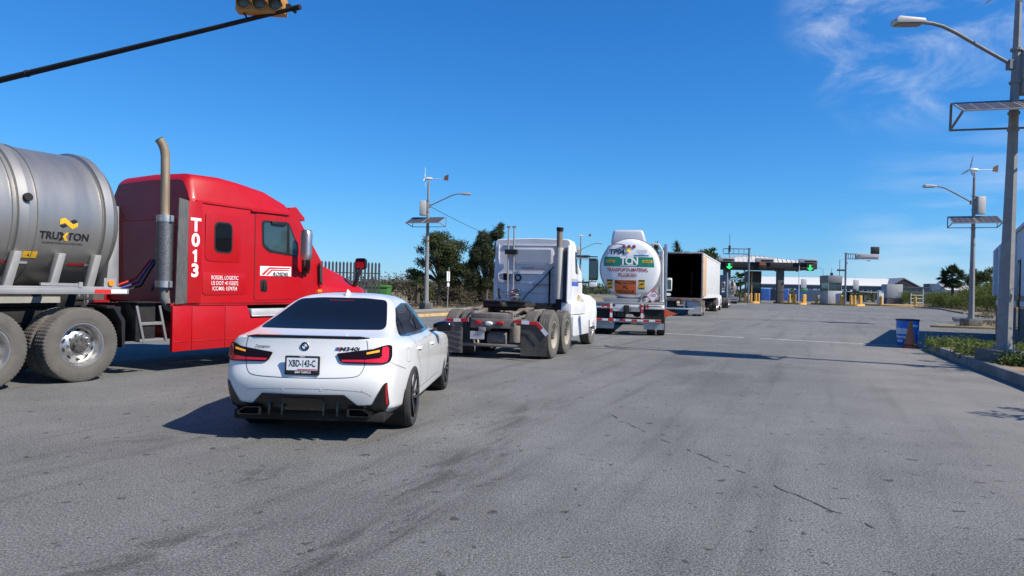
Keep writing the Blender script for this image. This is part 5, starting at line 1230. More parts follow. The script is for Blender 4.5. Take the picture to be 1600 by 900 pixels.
# ------------------------------------------------------------------ solar street lamps
def street_lamp(label, loc, arm=-1, group='solar street lamps', blade_phase=.3):
    t = thing('street_lamp', label, 'street lamp', loc, 0, group)
    mb = MB(); mb.loft([[(sx*.38, sy*.38, z) for sx, sy in ((-1, -1), (1, -1), (1, 1), (-1, 1))] for z in (-.05, .44)]); mb.build('plinth', mat('shaded_grimy_concrete', (.17, .165, .155), .9, var=.25, scale=3, bump=.4, bscale=30, dirt=(.08, .08, .07), dscale=2, damt=.6), t, bev=.03)  # plinth colour darkened to stand for the weeds' shade, under random grime
    mb = MB(); mb.cyl((0, 0, .44), (0, 0, .47), .24, n=16); mb.loft([[(r_*math.cos(a), r_*math.sin(a), z_) for a in [R(-124.8 + 22.5 + 45*k) for k in range(8)]] for r_, z_ in ((.158, .46), (.064, 7.95))]); mb.cyl((0, 0, 7.9), (0, 0, 8.1), .04, n=8)
    for a in range(4): mb.cyl((.18*math.cos(a*PI/2 + .8), .18*math.sin(a*PI/2 + .8), .45), (.18*math.cos(a*PI/2 + .8), .18*math.sin(a*PI/2 + .8), .56), .018, n=6)
    for z in (5.1, 5.45, 6.1, 6.8): mb.cyl((0, 0, z), (0, 0, z + .05), .115, n=12)
    mb.build('pole', M_galv, t, smooth=25)
    mb = MB(); mb.tube([(arm*.08, 0, 6.5), (arm*.7, -.02, 6.80), (arm*1.35, -.05, 7.12), (arm*1.62, -.06, 7.23), (arm*1.85, -.07, 7.28), (arm*2.1, -.08, 7.29)], .038, 10); mb.box((arm*.1, 0, 6.5), (.14, .14, .2)); mb.build('arm', M_grey, t)
    mb = MB(); mb.prism(rpoly([(arm*2.05, 7.25), (arm*2.08, 7.33), (arm*2.62, 7.36), (arm*2.68, 7.30), (arm*2.66, 7.22)], .02), 'y', -.22, .06); lh = mb.build('lamp_head', mat('lamp_housing', (.42, .41, .39), .5, .3, var=.08), t, bev=.01)
    mb = MB(); mb.prism([(arm*2.12, 7.238), (arm*2.62, 7.212), (arm*2.62, 7.200), (arm*2.12, 7.226)], 'y', -.19, .03); mb.build('lens', mat('lamp_lens', (.2, .17, .12), .2, var=.3, scale=8), lh)
    mb = MB(); mb.box((-arm*.31, -.02, 6.35), (.40, .34, .92)); mb.box((-arm*.31, -.195, 6.35), (.34, .012, .84)); mb.build('battery_box', mat('box_enamel', (.50, .49, .46), .45, var=.06, dirt=(.3, .27, .22), damt=.4), t, bev=.012)
    PY = R(21 if arm < 0 else 16); TL = R(21)                       # panels face down-slope, a little to the left of us
    def pp_(x, q, dz=0):                                            # x along the rack, q down the slope
        y = .22 - q*math.cos(TL); z = 5.78 - q*math.sin(TL) + dz; c_, s_ = math.cos(-PY), math.sin(-PY); return (x*c_ - y*s_, x*s_ + y*c_, z)
    for s in (-1, 1):
        mb = MB(); mb.loft([[pp_(s*.57 + a_*.545, q, dz) for a_, q in ((-1, 0), (1, 0), (1, 1.28), (-1, 1.28))] for dz in (0, .035)]); pn = mb.build('solar_panel', M_alum, t)
        mb = MB(); mb.add([pp_(s*.57 + a_*.515, q, .0375) for a_, q in ((-1, .03), (1, .03), (1, 1.25), (-1, 1.25))], [(0, 1, 2, 3)])
        for k in range(1, 4): mb.add([pp_(s*.57 - .515 + 1.03*k/4 + d, q, .039) for d, q in ((-.006, .03), (.006, .03), (.006, 1.25), (-.006, 1.25))], [(0, 1, 2, 3)], 1)
        mb.build('cells', [M_solar, M_alum], pn, smooth=0)
    mb = MB()
    for a, b in ((pp_(-1.13, -.02), pp_(1.13, -.02)), (pp_(-1.13, -.02, -.58), pp_(1.13, -.02, -.58)), (pp_(-1.12, -.02, -.58), pp_(-1.12, -.02)), (pp_(1.12, -.02, -.58), pp_(1.12, -.02)), (pp_(-1.12, -.02, -.58), pp_(-1.1, 1.15)), (pp_(1.12, -.02, -.58), pp_(1.1, 1.15)), (pp_(0, 0), pp_(0, 1.25))): mb.bar(a, b, .038)
    mb.build('panel_frame', M_grey, t)
    mb = MB(); mb.loft([[(x, r*math.cos(a), 8.2 + r*math.sin(a)) for a in [2*PI*k/12 for k in range(12)]] for x, r in ((-.28, .02), (-.22, .07), (-.1, .095), (.12, .085), (.24, .03))]); mb.cyl((0, 0, 8.05), (0, 0, 8.15), .05, n=8); mb.tube([(.2, 0, 8.2), (.62, 0, 8.22), (.95, 0, 8.23)], .016, 6)
    mb.build('turbine', mat('turbine_white', (.6, .6, .6), .4, var=.05), t, smooth=40)
    mb = MB(); mb.prism(rpoly([(.92, 8.14), (.98, 8.38), (1.24, 8.50), (1.22, 8.10)], .05), 'y', -.008, .008); mb.build('tail_fin', mat('brown_tail_fin', (.13, .07, .05), .5, var=.2), t)
    for k in range(3):
        a = blade_phase + 2*PI*k/3; c, s_ = math.cos(a), math.sin(a)
        mb = MB(); mb.loft([[(-.24 + dx, c*r - s_*dw, 8.2 + s_*r + c*dw) for dx, dw in ((-.006, -w_), (.006 + tw, 0), (.0, w_), (-.012 - tw*.3, 0))] for r, w_, tw in ((.05, .035, .01), (.2, .07, .02), (.5, .05, .01), (.74, .018, .004))]); mb.build('blade', mat('turbine_white', (.6, .6, .6)), t, smooth=40)
    return t
lampR = street_lamp('nearest solar street lamp, its thick pole standing in front of the low white building', (10.47, 15.1, 0), -1, blade_phase=R(110)); lampR.rotation_euler = (0, R(1.2), 0)
dup(lampR, (23.95, 37.0, 0), 0, 'solar street lamp with wind turbine on the dirt median beyond the blue drum')
lampL = street_lamp('solar street lamp with wind turbine standing in front of the trees behind the sedan', (-5.35, 44.4, .05), 1, blade_phase=PI/2 - .15)
dup(lampL, (8.4, 88, 0), 0, 'far solar street lamp whose turbine shows just above the white tanker')
dup(lampL, (-29.5, 54, 0), 0, 'far solar street lamp whose turbine peeps out between the metal tank and red cab')
lp_ = thing('lamp_post', 'thin lamp post behind the toll sign gantry on the right', 'lamp post', (50.2, 109, 0), 4)
mb = MB(); mb.cyl((0, 0, 0), (0, 0, 7.0), .07, .05, 8); mb.build('pole', M_grey, lp_); mb = MB(); mb.tube([(0, 0, 6.9), (1.6, 0, 7.2), (4.3, 0, 6.9)], .012, 5); mb.box((4.3, 0, 6.85), (.5, .2, .12)); mb.build('lamp_head', M_grey, lp_)
mb = MB(); P_ = []
for k in range(25):
    u_ = k/24; P_.append((-5.2 + 13.6*u_, 44.4 + 43.6*u_, 6.5 - 3.4*u_*(1-u_)*1.4 - .1*u_))
mb.tube(P_, .016, 5); tag(mb.build('power_cable', M_black), 'thin overhead cable running from the lamp by the trees', 'cable')

# ------------------------------------------------------------------ traffic signal on its mast arm
sg = thing('traffic_signal', 'amber horizontal traffic signal on a black mast arm over the road', 'traffic light', (-16.4, 17.4, 0), 0)
A, B_ = Vector((-16.4, 17.4, 5.35)), Vector((-4.05, 13.1, 6.62))
mb = MB(); mb.cyl((0, 0, 0), (0, 0, 5.7), .2, .15, 16); mb.cyl((0, 0, 0), (0, 0, .06), .35, n=12); mb.build('post', M_black, sg)
d_ = (B_ - A); o_ = A
mb = MB(); mb.cyl(A - o_ + Vector((0, 0, 5.35)), B_ - o_ + Vector((0, 0, 5.35)), .088, .038, 16); mb.cyl(B_ - o_ + Vector((0, 0, 5.35)) - d_.normalized()*.12, B_ - o_ + Vector((0, 0, 5.35)) + d_.normalized()*.04, .05, n=14)
q_ = A + d_*.47 - o_ + Vector((0, 0, 5.35)); mb.cyl(q_ - d_.normalized()*.02, q_ + d_.normalized()*.02, .076, n=16); mb.build('mast_arm', M_black, sg)
M_sig = mat('amber_signal_housing', (.52, .26, .05), .5, var=.1, dirt=(.28, .17, .07), dscale=6, damt=.5)
hc = Vector((-4.80, 13.30, 6.72)) - Vector((-16.4, 17.4, 0))
SGM = Matrix.Translation(hc) @ Matrix.Rotation(R(4), 4, 'Z') @ Matrix.Rotation(R(1), 4, 'Y')
mb = MB(); mb.prism(rrect(0, 0, .90, .33, .03), 'y', -.10, .12, 0, SGM); hd = mb.build('signal_head', M_sig, sg, bev=.012)
for k, lens in enumerate((M_redlens, M_amber, None)):
    cx = -.29 + .29*k
    mb = MB(); pts = []
    for ring, y in ((.132, -.10), (.135, -.27)):
        pts.append([(cx + ring*math.cos(a), y + (.12 if (y < -.2 and math.sin(a) < -.1) else 0), ring*math.sin(a)) for a in [2*PI*i/24 for i in range(24)]])
    mb.loft(pts, 0, False, SGM); v_ = mb.build('visor', M_sig, hd, smooth=60)
    mm = v_.modifiers.new('s', 'SOLIDIFY'); mm.thickness = .008; apply_mods(v_)
    mb = MB(); mb.lathe([(.128, .0), (.1, .012), (.05, .022), (.001, .025)], 24, SGM @ Matrix.Translation((cx, -.103, 0)) @ Matrix.Rotation(PI/2, 4, 'X')); mb.build('lens', mat('unlit_lens', (.10, .095, .075), .25, var=.2), hd, smooth=60)
mb = MB(); e0 = SGM @ Vector((-.32, 0, -.16)); mb.bar(e0, e0 + Vector((.10, 0, -.16)), .03); mb.build('bracket', M_black, sg); mb = MB(); e1 = SGM @ Vector((.45, 0, .0)); mb.box(e1 + Vector((.04, 0, 0)), (.1, .08, .09)); mb.bar(e1 + Vector((.05, 0, 0)), e1 + Vector((.20, -.06, -.12)), .05); mb.build('bracket', M_black, sg)

# ------------------------------------------------------------------ foliage
def leaf_mat(name, c1, c2, scale=1.2, tr=.35):
    m = bpy.data.materials.new(name); m.use_nodes = True; N = m.node_tree.nodes; L = m.node_tree.links; b = N['Principled BSDF']
    b.inputs['Roughness'].default_value = .6; b.inputs['Specular IOR Level'].default_value = .25
    tc = N.new('ShaderNodeTexCoord'); n = N.new('ShaderNodeTexNoise'); n.inputs['Scale'].default_value = scale; n.inputs['Detail'].default_value = 6; n.inputs['Roughness'].default_value = .7
    L.new(tc.outputs['Object'], n.inputs['Vector']); r = N.new('ShaderNodeValToRGB'); r.color_ramp.elements[0].position = .38; r.color_ramp.elements[1].position = .64
    r.color_ramp.elements[0].color = (*c1, 1); r.color_ramp.elements[1].color = (*c2, 1)
    L.new(n.outputs['Fac'], r.inputs['Fac']); L.new(r.outputs[0], b.inputs['Base Color'])
    t = N.new('ShaderNodeBsdfTranslucent'); L.new(r.outputs[0], t.inputs['Color']); mx = N.new('ShaderNodeMixShader'); mx.inputs[0].default_value = tr
    L.new(b.outputs[0], mx.inputs[1]); L.new(t.outputs[0], mx.inputs[2]); L.new(mx.outputs[0], N['Material Output'].inputs['Surface']); return m
LF_dark = leaf_mat('dark_leaves', (.045, .062, .022), (.13, .155, .06), 1.2, .45)
LF_pine = leaf_mat('needle_leaves', (.038, .05, .024), (.115, .13, .065), 2, .45)
LF_scrub = leaf_mat('scrub_leaves', (.05, .062, .024), (.105, .115, .05), .9)
LF_green = leaf_mat('bright_shrub_leaves', (.065, .095, .016), (.17, .20, .05), .8, .45)
LF_dry = leaf_mat('dry_twigs_and_leaves', (.085, .075, .048), (.15, .13, .085), 1.2)
LF_palm = leaf_mat('palm_leaves', (.025, .04, .018), (.08, .105, .045), 1.5, .25)
LF_weed = leaf_mat('weed_leaves', (.06, .10, .015), (.2, .23, .07), 3, .4)
M_bark = mat('bark', (.09, .075, .06), .95, var=.3, scale=8, stretch=(3, 3, .6), bump=.5, bscale=30)
def mesh_quads(name, V, m, parent=None, smooth=False):
    V = np.asarray(V, np.float32).reshape(-1, 4, 3); n = len(V)
    me = bpy.data.meshes.new(name); me.vertices.add(4*n); me.vertices.foreach_set('co', V.ravel()); me.loops.add(4*n); me.loops.foreach_set('vertex_index', np.arange(4*n, dtype=np.int32))
    me.polygons.add(n); me.polygons.foreach_set('loop_start', np.arange(0, 4*n, 4, dtype=np.int32)); me.update(calc_edges=True); me.validate(); me.materials.append(m)
    o = bpy.data.objects.new(name, me); COL.objects.link(o); o.parent = parent; return o
def leaves(clumps, n, ln, wd, rng, axis=None, spread=1., fill=.55):
    """quads spread through the clumps' volumes; axis: preferred leaf direction"""
    C = np.array([c[:3] for c in clumps]); Rr = np.array([c[3:6] for c in clumps]); vol = Rr.prod(1)**(2/3.)
    k = rng.choice(len(C), n, p=vol/vol.sum()); d = rng.normal(size=(n, 3)); d /= np.linalg.norm(d, axis=1)[:, None]
    r = rng.random(n)**fill; P = C[k] + d*r[:, None]*Rr[k]*(1 + .18*rng.normal(size=(n, 1)))
    a = rng.normal(size=(n, 3))
    if axis is not None: a = a*spread + np.array(axis)
    else: a = a + d*.6
    a /= np.linalg.norm(a, axis=1)[:, None]; b = np.cross(a, rng.normal(size=(n, 3))); b /= np.linalg.norm(b, axis=1)[:, None]
    s = rng.uniform(.6, 1.35, (n, 1)); a *= ln*s; b *= wd*s
    return np.stack([P - a*.5 , P + b*.5 - a*.05, P + a*.5, P - b*.5 - a*.05], 1)
def limbs(mb, base, clumps, r0, trunk_h, rng, lean=(0, 0), mi=0, n=7, every=1):
    top = Vector((base[0] + lean[0], base[1] + lean[1], base[2] + trunk_h))
    mid = (Vector(base) + top)/2 + Vector((rng.uniform(-.1, .1), rng.uniform(-.1, .1), 0))
    mb.tube([base, mid, top], [r0, r0*.8, r0*.65], 9, mi)
    for c in clumps[::every]:
        e = Vector(c[:3]); m_ = top.lerp(e, .5) + Vector((rng.uniform(-.15, .15), rng.uniform(-.15, .15), rng.uniform(0, .25)))
        mb.tube([top - Vector((0, 0, .15)), m_, e], [r0*.42, r0*.22, r0*.07], 5, mi)
def tree(name, label, cat, loc, clumps, n, ln, wd, m, r0, th, seed, group=None, axis=None, spread=1., lean=(0, 0), fill=.55, every=1):
    rng = np.random.default_rng(seed); t = thing(name, label, cat, loc, 0, group)
    mb = MB(); limbs(mb, (0, 0, -.05), clumps, r0, th, rng, lean, every=every); mb.build('trunk', M_bark, t, smooth=60)
    mesh_quads('crown', leaves(clumps, n, ln, wd, rng, axis, spread, fill), m, t); return t
def cloud(cx, cz, rx, rz, n, seed, size=(.5, .9), ry=None, cy=0):
    rng = np.random.default_rng(seed); out = []
    for _ in range(n):
        d = rng.normal(size=3); d /= np.linalg.norm(d); q = rng.random()**.45
        s = rng.uniform(*size); out.append((cx + d[0]*q*rx, cy + d[1]*q*(ry or rx), cz + d[2]*q*rz, s, s, s*.75))
    return out
tree('leafy_tree', 'broad dark green tree on the left verge, just right of the lamp post', 'tree', (-5.3, 52, .1), cloud(.1, 3.95, 1.85, 1.5, 44, 3, (.4, .75)) + cloud(1.5, 2.6, .9, 1.0, 12, 4, (.35, .6)) + cloud(-1.7, 2.5, .8, .9, 9, 5, (.25, .5)) + cloud(.2, 2.2, 1.6, .7, 12, 6, (.35, .6)), 30000, .14, .07, LF_dark, .17, 1.9, 11)
wind = []
rg = random.Random(9)
for i in range(60):
    z = 1.5 + 4.1*rg.random(); w_ = 1.35*(1 - ((z - 2.9)/3.4)**2) if z < 5.6 else .3
    x = -.25 + .16*(z - 2) + rg.uniform(-w_, w_)*.95; wind.append((x, rg.uniform(-1, 1), z, .30 + .12*rg.random(), .3, .42))
wind += [(.75, 0, 5.6, .35, .3, .4), (.95, 0, 5.95, .25, .25, .35), (.55, 0, 5.2, .4, .3, .4)]
tree('windblown_tree', 'dark feathery tree bent by the wind, just left of the white tractor cab', 'tree', (-1.85, 52, .1), wind, 30000, .28, .04, LF_pine, .17, 1.7, 12, axis=(1.1, 0, .75), spread=.8, lean=(.05, 0))
M_twig = mat('bare_twigs', (.2, .17, .135), .95, var=.25)
def scrub(label, loc, rx, rz, seed, kind, group, n=1600):
    rng = np.random.default_rng(seed); rr_ = random.Random(seed)
    t = thing('shrub', label, 'shrub', loc, 0, group); mb = MB(); cl = []
    for k in range(9 if kind != 'bare' else 16):
        a = rr_.uniform(0, 2*PI); e = Vector((rx*.8*math.cos(a)*rr_.random(), rx*.8*math.sin(a)*rr_.random(), rz*rr_.uniform(.75, 1.0)))
        mb.tube([(0, 0, -.05), e*.5 + Vector((rr_.uniform(-.1, .1), 0, .1)), e], [.03, .018, .006], 4)
        if kind == 'bare':
            for q in range(5):
                p = e*rr_.uniform(.45, 1); mb.tube([p, p + Vector((rr_.uniform(-.4, .4), rr_.uniform(-.4, .4), rr_.uniform(.1, .45)))], [.010, .004], 3)
        cl.append((e.x, e.y, e.z*.72, rx*.42, rx*.42, rz*.34))
    mb.build('stem', M_twig, t)
    m = {'dry': LF_dry, 'scrub': LF_scrub, 'green': LF_green, 'bare': LF_dry, 'dark': LF_dark}[kind]
    cl += [(rx*.5*math.cos(a), rx*.5*math.sin(a), rz*.3, rx*.5, rx*.5, rz*.3) for a in (0, 1.3, 2.6, 3.9, 5.2)]
    mesh_quads('crown', leaves(cl, n if kind != 'bare' else n//5, .20, .07, rng, (0, 0, .5), 1., .6), m, t); return t
LSG = 'scrub behind the left pavement'
for i, (x, y, rx, rz, k, lb) in enumerate(((-9.9, 56, 1.5, 2.5, 'bare', 'bare twiggy shrub at the end of the steel fence'), (-8.3, 58, 1.3, 2.4, 'bare', 'bare twiggy shrub left of the lamp post, second from the fence'), (-7.6, 60, 1.5, 2.3, 'scrub', 'olive shrub in the scrub left of the lamp post'),
        (-5.9, 62, 1.8, 2.0, 'dry', 'dry brown shrub under the broad tree, behind the lamp post'), (-4.4, 60, 1.6, 1.9, 'dry', 'dry brown shrub behind the road sign'), (-3.4, 62, 1.7, 2.6, 'scrub', 'tall olive shrub between the two big trees'), (-2.6, 61, 1.4, 1.6, 'dry', 'low dry shrub left of the windblown tree trunk'),
        (-.9, 63, 1.9, 2.4, 'scrub', 'olive shrub behind the windblown tree trunk'), (.9, 64, 2.0, 2.3, 'dark', 'dark shrub seen beside the rear of the white cab'), (2.8, 66, 2.0, 2.4, 'scrub', 'olive shrub hidden behind the white tractor cab'), (5.3, 68, 1.9, 2.6, 'scrub', 'olive shrub between the white tractor and the white tanker'))):
    scrub(lb, (x, y, .1), rx, rz, 40 + i, k, LSG, 5200)
# palms, yuccas
def fan_palm(label, loc, h, r, seed, n=34, group=None, name='palm_tree', trunk=.2):
    rng = np.random.default_rng(seed); rr_ = random.Random(seed); t = thing(name, label, 'palm tree', loc, 0, group)
    mb = MB(); mb.tube([(0, 0, -.05), (.05, 0, h*.5), (.0, 0, h)], [trunk, trunk*.85, trunk*.8], 9); mb.build('trunk', M_bark, t)
    Q = []
    for k in range(n):
        a = rr_.uniform(0, 2*PI); el = math.asin(rr_.uniform(-.75, 1)); d = Vector((math.cos(a)*math.cos(el), math.sin(a)*math.cos(el), math.sin(el)))
        c = Vector((0, 0, h)) + d*r*rr_.uniform(.30, .55); sd_ = d.cross(Vector((0, 0, 1))).normalized(); up_ = sd_.cross(d)
        Q.append([Vector((0, 0, h)), Vector((0, 0, h)) + sd_*.02, c + sd_*.02, c])
        for q in range(15):
            b = -1.15 + 2.3*q/14; dir_ = (d*math.cos(b) + sd_*math.sin(b)*.95 - Vector((0, 0, .25*abs(b)))).normalized(); ln = r*.5*(1 - .25*abs(b)); wv = up_.cross(dir_).normalized()*r*.035
            Q.append([c, c + dir_*ln*.55 + wv, c + dir_*ln - Vector((0, 0, .12*r*rr_.random())), c + dir_*ln*.55 - wv])
    mesh_quads('crown', [[tuple(v) for v in q] for q in Q], LF_palm, t); return t
fan_palm('round dark fan palm behind the shrubs, left of the lamp on the median', (57.0, 92, 0), 4.1, 2.1, 3, 80)
fan_palm('small fan palm between the grey tanker and the left toll booth', (42.4, 132, 0), 4.0, 2.3, 4, 34)
fan_palm('small palm in the scrub left of the broad tree', (-7.6, 57, 0), 1.9, .9, 6, 22)
def yucca(label, loc, heads, seed):
    rr_ = random.Random(seed); t = thing('yucca_tree', label, 'tree', loc, 0, 'yuccas behind the open trailer'); mb = MB(); Q = []
    for hx, hy, hz, r in heads:
        mb.tube([(0, 0, -.05), (hx*.3, hy*.3, hz*.6), (hx, hy, hz)], [.22, .17, .11], 7)
        for k in range(150):
            a = rr_.uniform(0, 2*PI); el = rr_.uniform(-1.0, 1.5); d = Vector((math.cos(a)*math.cos(el), math.sin(a)*math.cos(el), math.sin(el))); s_ = d.cross(Vector((.1, .2, 1))).normalized()*.045
            o = Vector((hx, hy, hz - rr_.random()*.7)); Q.append([o, o + d*r*.5 + s_, o + d*r, o + d*r*.5 - s_])
    mb.build('trunk', M_bark, t); mesh_quads('crown', [[tuple(v) for v in q] for q in Q], LF_palm, t)
yucca('dark spiky yucca rising behind the left edge of the open trailer', (17.4, 82, 0), [(-.9, 0, 6.6, .9), (.1, .3, 5.9, .9), (-1.9, 0, 5.9, .8), (-.2, .2, 5.2, .8)], 1)
yucca('dark spiky yucca with the tallest tip above the open trailer', (20.1, 84, 0), [(-.75, 0, 7.0, .8), (-.4, 0, 6.1, .9), (.5, .3, 5.7, .9), (1.4, 0, 5.6, .8), (2.1, 0, 6.0, .8), (1.0, 0, 5.0, .9)], 2)
tree('leafy_tree', 'round dark tree top right of the open box trailer', 'tree', (24.6, 90, 0), cloud(0, 5.6, 1.3, 1.6, 16, 13, (.5, .8)), 4500, .3, .13, LF_dark, .2, 3.4, 14)
tree('leafy_tree', 'dark tree behind the shrubs, right of the lamp on the median', 'tree', (62.6, 96, 0), cloud(-.3, 3.9, 1.8, 1.5, 16, 15, (.5, .9)), 5000, .3, .12, LF_dark, .2, 2.0, 16)
tree('leafy_tree', 'dark tree beside the corner of the low white building', 'tree', (66.6, 97, 0), cloud(0, 4.0, 2.0, 1.9, 18, 17, (.5, .9)), 5500, .3, .12, LF_dark, .2, 2.0, 18)
RSG = 'shrubs along the right verge'
rs = random.Random(21)
shr = [(68.5, 124), (66, 117), (64.5, 109), (63, 104.5), (64, 99), (61.3, 100.5), (58.8, 95.5), (60.5, 92), (57.3, 90), (55.2, 86), (57.5, 84), (53.5, 80), (56, 78), (51.5, 75.5), (54, 73.6), (50.2, 71.8), (58.5, 74.5), (61, 80)]
for i, (x, y) in enumerate(shr):
    scrub('bright green wispy shrub in the band between the toll plaza and the white building', (x + rs.uniform(-.4, .4), y + rs.uniform(-.5, .5), .1), rs.uniform(1.7, 2.7), rs.uniform(1.7, 3.5), 70 + i, 'green', RSG, 3000)
# far belt of trees that reads as one mass
rng = np.random.default_rng(5); cl = []
for k in range(420):
    a = rng.uniform(R(-46), R(50)); dist = rng.uniform(230, 330); h = rng.uniform(1.5, 3.4); cl.append((dist*math.sin(a), dist*math.cos(a), h*.6, rng.uniform(4, 9), rng.uniform(3, 6), h*.8))
far = mesh_quads('distant_trees', leaves(cl, 50000, 1.0, .55, rng), leaf_mat('distant_leaves', (.05, .065, .035), (.11, .12, .07), .15)); struct(far, None, 'stuff'); tag(far, 'distant belt of trees along the horizon', 'trees', kind='stuff')
# weeds on the near island
rng = np.random.default_rng(8); cl = []; rw_ = random.Random(3)
for (cx, cy, n_, s_) in ((12.6, 20.3, 6, .35), (12.9, 18.9, 9, .5), (12.0, 17.6, 8, .45), (13.4, 17.6, 9, .5), (11.2, 16.2, 7, .38), (11.6, 14.6, 8, .45), (10.4, 13.5, 8, .45), (11.0, 12.6, 9, .5), (12.4, 16.2, 8, .45), (13.9, 19.2, 9, .5), (11.2, 17.3, 6, .3), (9.8, 12.3, 6, .35), (12.9, 14.2, 9, .5)):
    for _ in range(n_): q = rw_.uniform(.6, 1.2); cl.append((cx + rw_.gauss(0, s_), cy + rw_.gauss(0, s_), .20 + .05*q, .26*q, .26*q, .17*q))
for (cx, cy, n_, s_) in ((10.9, 14.0, 8, .3), (11.2, 14.9, 7, .3), (10.25, 14.45, 4, .1), (10.5, 14.3, 6, .14), (11.6, 15.6, 8, .4), (11.3, 17.0, 8, .35), (11.7, 18.4, 8, .4), (12.3, 19.4, 8, .4)):
    for _ in range(n_): q = rw_.uniform(.7, 1.3); cl.append((cx + rw_.gauss(0, s_), cy + rw_.gauss(0, s_), .20 + .06*q, .26*q, .26*q, .2*q))
wd = mesh_quads('weeds', leaves(cl, 15000, .085, .034, rng, (0, 0, .7), 1.), LF_weed); tag(wd, 'green weeds growing on the near kerbed island', 'weeds', kind='stuff')
# pale dry grass tufts along the verges
cl = []
for _ in range(240):
    y = rw_.uniform(36, 110); x = 44 + (y - 66)*.42 + rw_.uniform(0, 3.2) if y > 66 else 25.5 + (y - 40)*.7 + rw_.uniform(0, 6)
    cl.append((x, y, .2, .3, .3, .16))
for _ in range(160): y = rw_.uniform(46, 60); cl.append((-4.6 + (y - 42)*.3 - rw_.uniform(.3, 6), y, .2, .3, .3, .14))
dg_ = mesh_quads('dry_grass', leaves(cl, 9000, .24, .03, rng, (0, 0, 1.2), .7), LF_dry); tag(dg_, 'dry grass tufts along the verges', 'grass', kind='stuff')
# two saplings on the island just outside the frame; only their shade reaches the road
for i, (x, y, h) in enumerate(((11.9, 14.2, 2.7), (9.6, 8.2, 2.4))):
    tree('sapling', ('thin sapling on the near island, beside the lamp', 'thin sapling on the near island, closest to the camera')[i], 'tree', (x + .3, y, .15), [(rw_.gauss(0, .5), rw_.gauss(0, .5), h*rw_.uniform(.55, 1), .3, .3, .14) for _ in range(12)], 700, .16, .06, LF_green, .035, h*.6, 31 + i)

# ------------------------------------------------------------------ fence, sign, bin on the left
fn = thing('palisade_fence', 'dark grey steel palisade fence behind the red lorry', 'fence', (0, 0, 0))
F0, F1 = Vector((-26, 33.4, 0)), Vector((-7.05, 38, 0)); fd = (F1 - F0).normalized(); FL_ = (F1 - F0).length
M_fen = mat('weathered_steel_blue', (.035, .04, .05), .7, .1, var=.2, dirt=(.1, .09, .08), damt=.3)
mb = MB(); k = 0
while k*.185 < FL_:
    p = F0 + fd*k*.185; yaw = math.atan2(fd.y, fd.x); mb.prism([(-.055, .16), (.055, .16), (.055, 2.66), (0, 2.76), (-.055, 2.66)], 'y', -.012, .012, 0, Matrix.Translation(p) @ Matrix.Rotation(yaw, 4, 'Z')); k += 1
mb.build('pales', M_fen, fn, smooth=0)
for z in (.6, 2.15):
    mb = MB(); mb.bar(F0 + Vector((0, .05, z)), F1 + Vector((0, .05, z)), .05, .05); mb.build('rail', M_fen, fn)
k = 0
while k*2.6 < FL_ + .1:
    p = F0 + fd*min(k*2.6, FL_); mb = MB(); mb.cyl(p + Vector((0, .08, 0)), p + Vector((0, .08, 2.6)), .045, n=10); mb.build('post', M_fen, fn); k += 1
rn = thing('road_sign', 'narrow road sign seen edge-on beside the broad tree', 'sign', (-3.9, 43, .1))
mb = MB(); mb.cyl((0, 0, 0), (.06, 0, 2.6), .03, n=8); mb.build('post', M_galv, rn)
mb = MB(); mb.prism(rpoly([(-.24, 1.75), (-.24, 2.35), (.24, 2.35), (.24, 1.75)], .04), 'x', .02, .045, 0, Matrix.Rotation(R(-16), 4, 'Z')); mb.box((.03, .0, 1.55), (.05, .3, .22), 0, R(-16)); mb.build('sign_plate', M_letter, rn)
gb_ = thing('waste_bin', 'bright green waste container behind the end of the steel fence', 'container', (-8.0, 43.0, .1), 4)
mb = MB(); mb.loft([[(sx*a, sy*.5, z) for sx, sy in ((-1, -1), (1, -1), (1, 1), (-1, 1))] for a, z in ((.55, .25), (.62, 1.3))]); mb.build('tub', mat('green_plastic', (.045, .15, .025), .6, var=.1), gb_, bev=.03)
mb = MB(); mb.prism([(-.55, 1.3), (.55, 1.3), (.5, 1.42), (-.5, 1.46)], 'x', -.64, .64); mb.build('lid', mat('green_plastic', (.06, .22, .03)), gb_, bev=.02)
for s in (-1, 1):
    mb = MB(); mb.cyl((s*.5, -.4, .1), (s*.56, -.4, .1), .1, n=12); mb.build('wheel', M_black, gb_)
cv = thing('chevron_sign', 'orange and black chevron sign seen under the nose of the metal tank', 'sign', (-17.6, 30.5, 0), -20)
mb = MB(); mb.cyl((0, .04, 0), (0, .04, 2.6), .035, n=8); mb.build('post', M_galv, cv)
mb = MB(); mb.box((0, 0, 2.05), (.75, .02, .95)); pl2 = mb.build('sign_plate', mat('orange_sign', (.75, .33, .02), .4, var=.05), cv)
mb = MB(); mb.add([(a, -.014, b) for a, b in ((-.3, 2.42), (-.05, 2.42), (.3, 2.05), (-.05, 1.68), (-.3, 1.68), (.05, 2.05))], [(0, 1, 2, 5), (2, 3, 4, 5)]); mb.build('chevron', M_dark, pl2, smooth=0)
# low wall beside the pavement
for i, (a, b) in enumerate((((-26, 31.2), (-12.5, 32.2)),)):
    pass

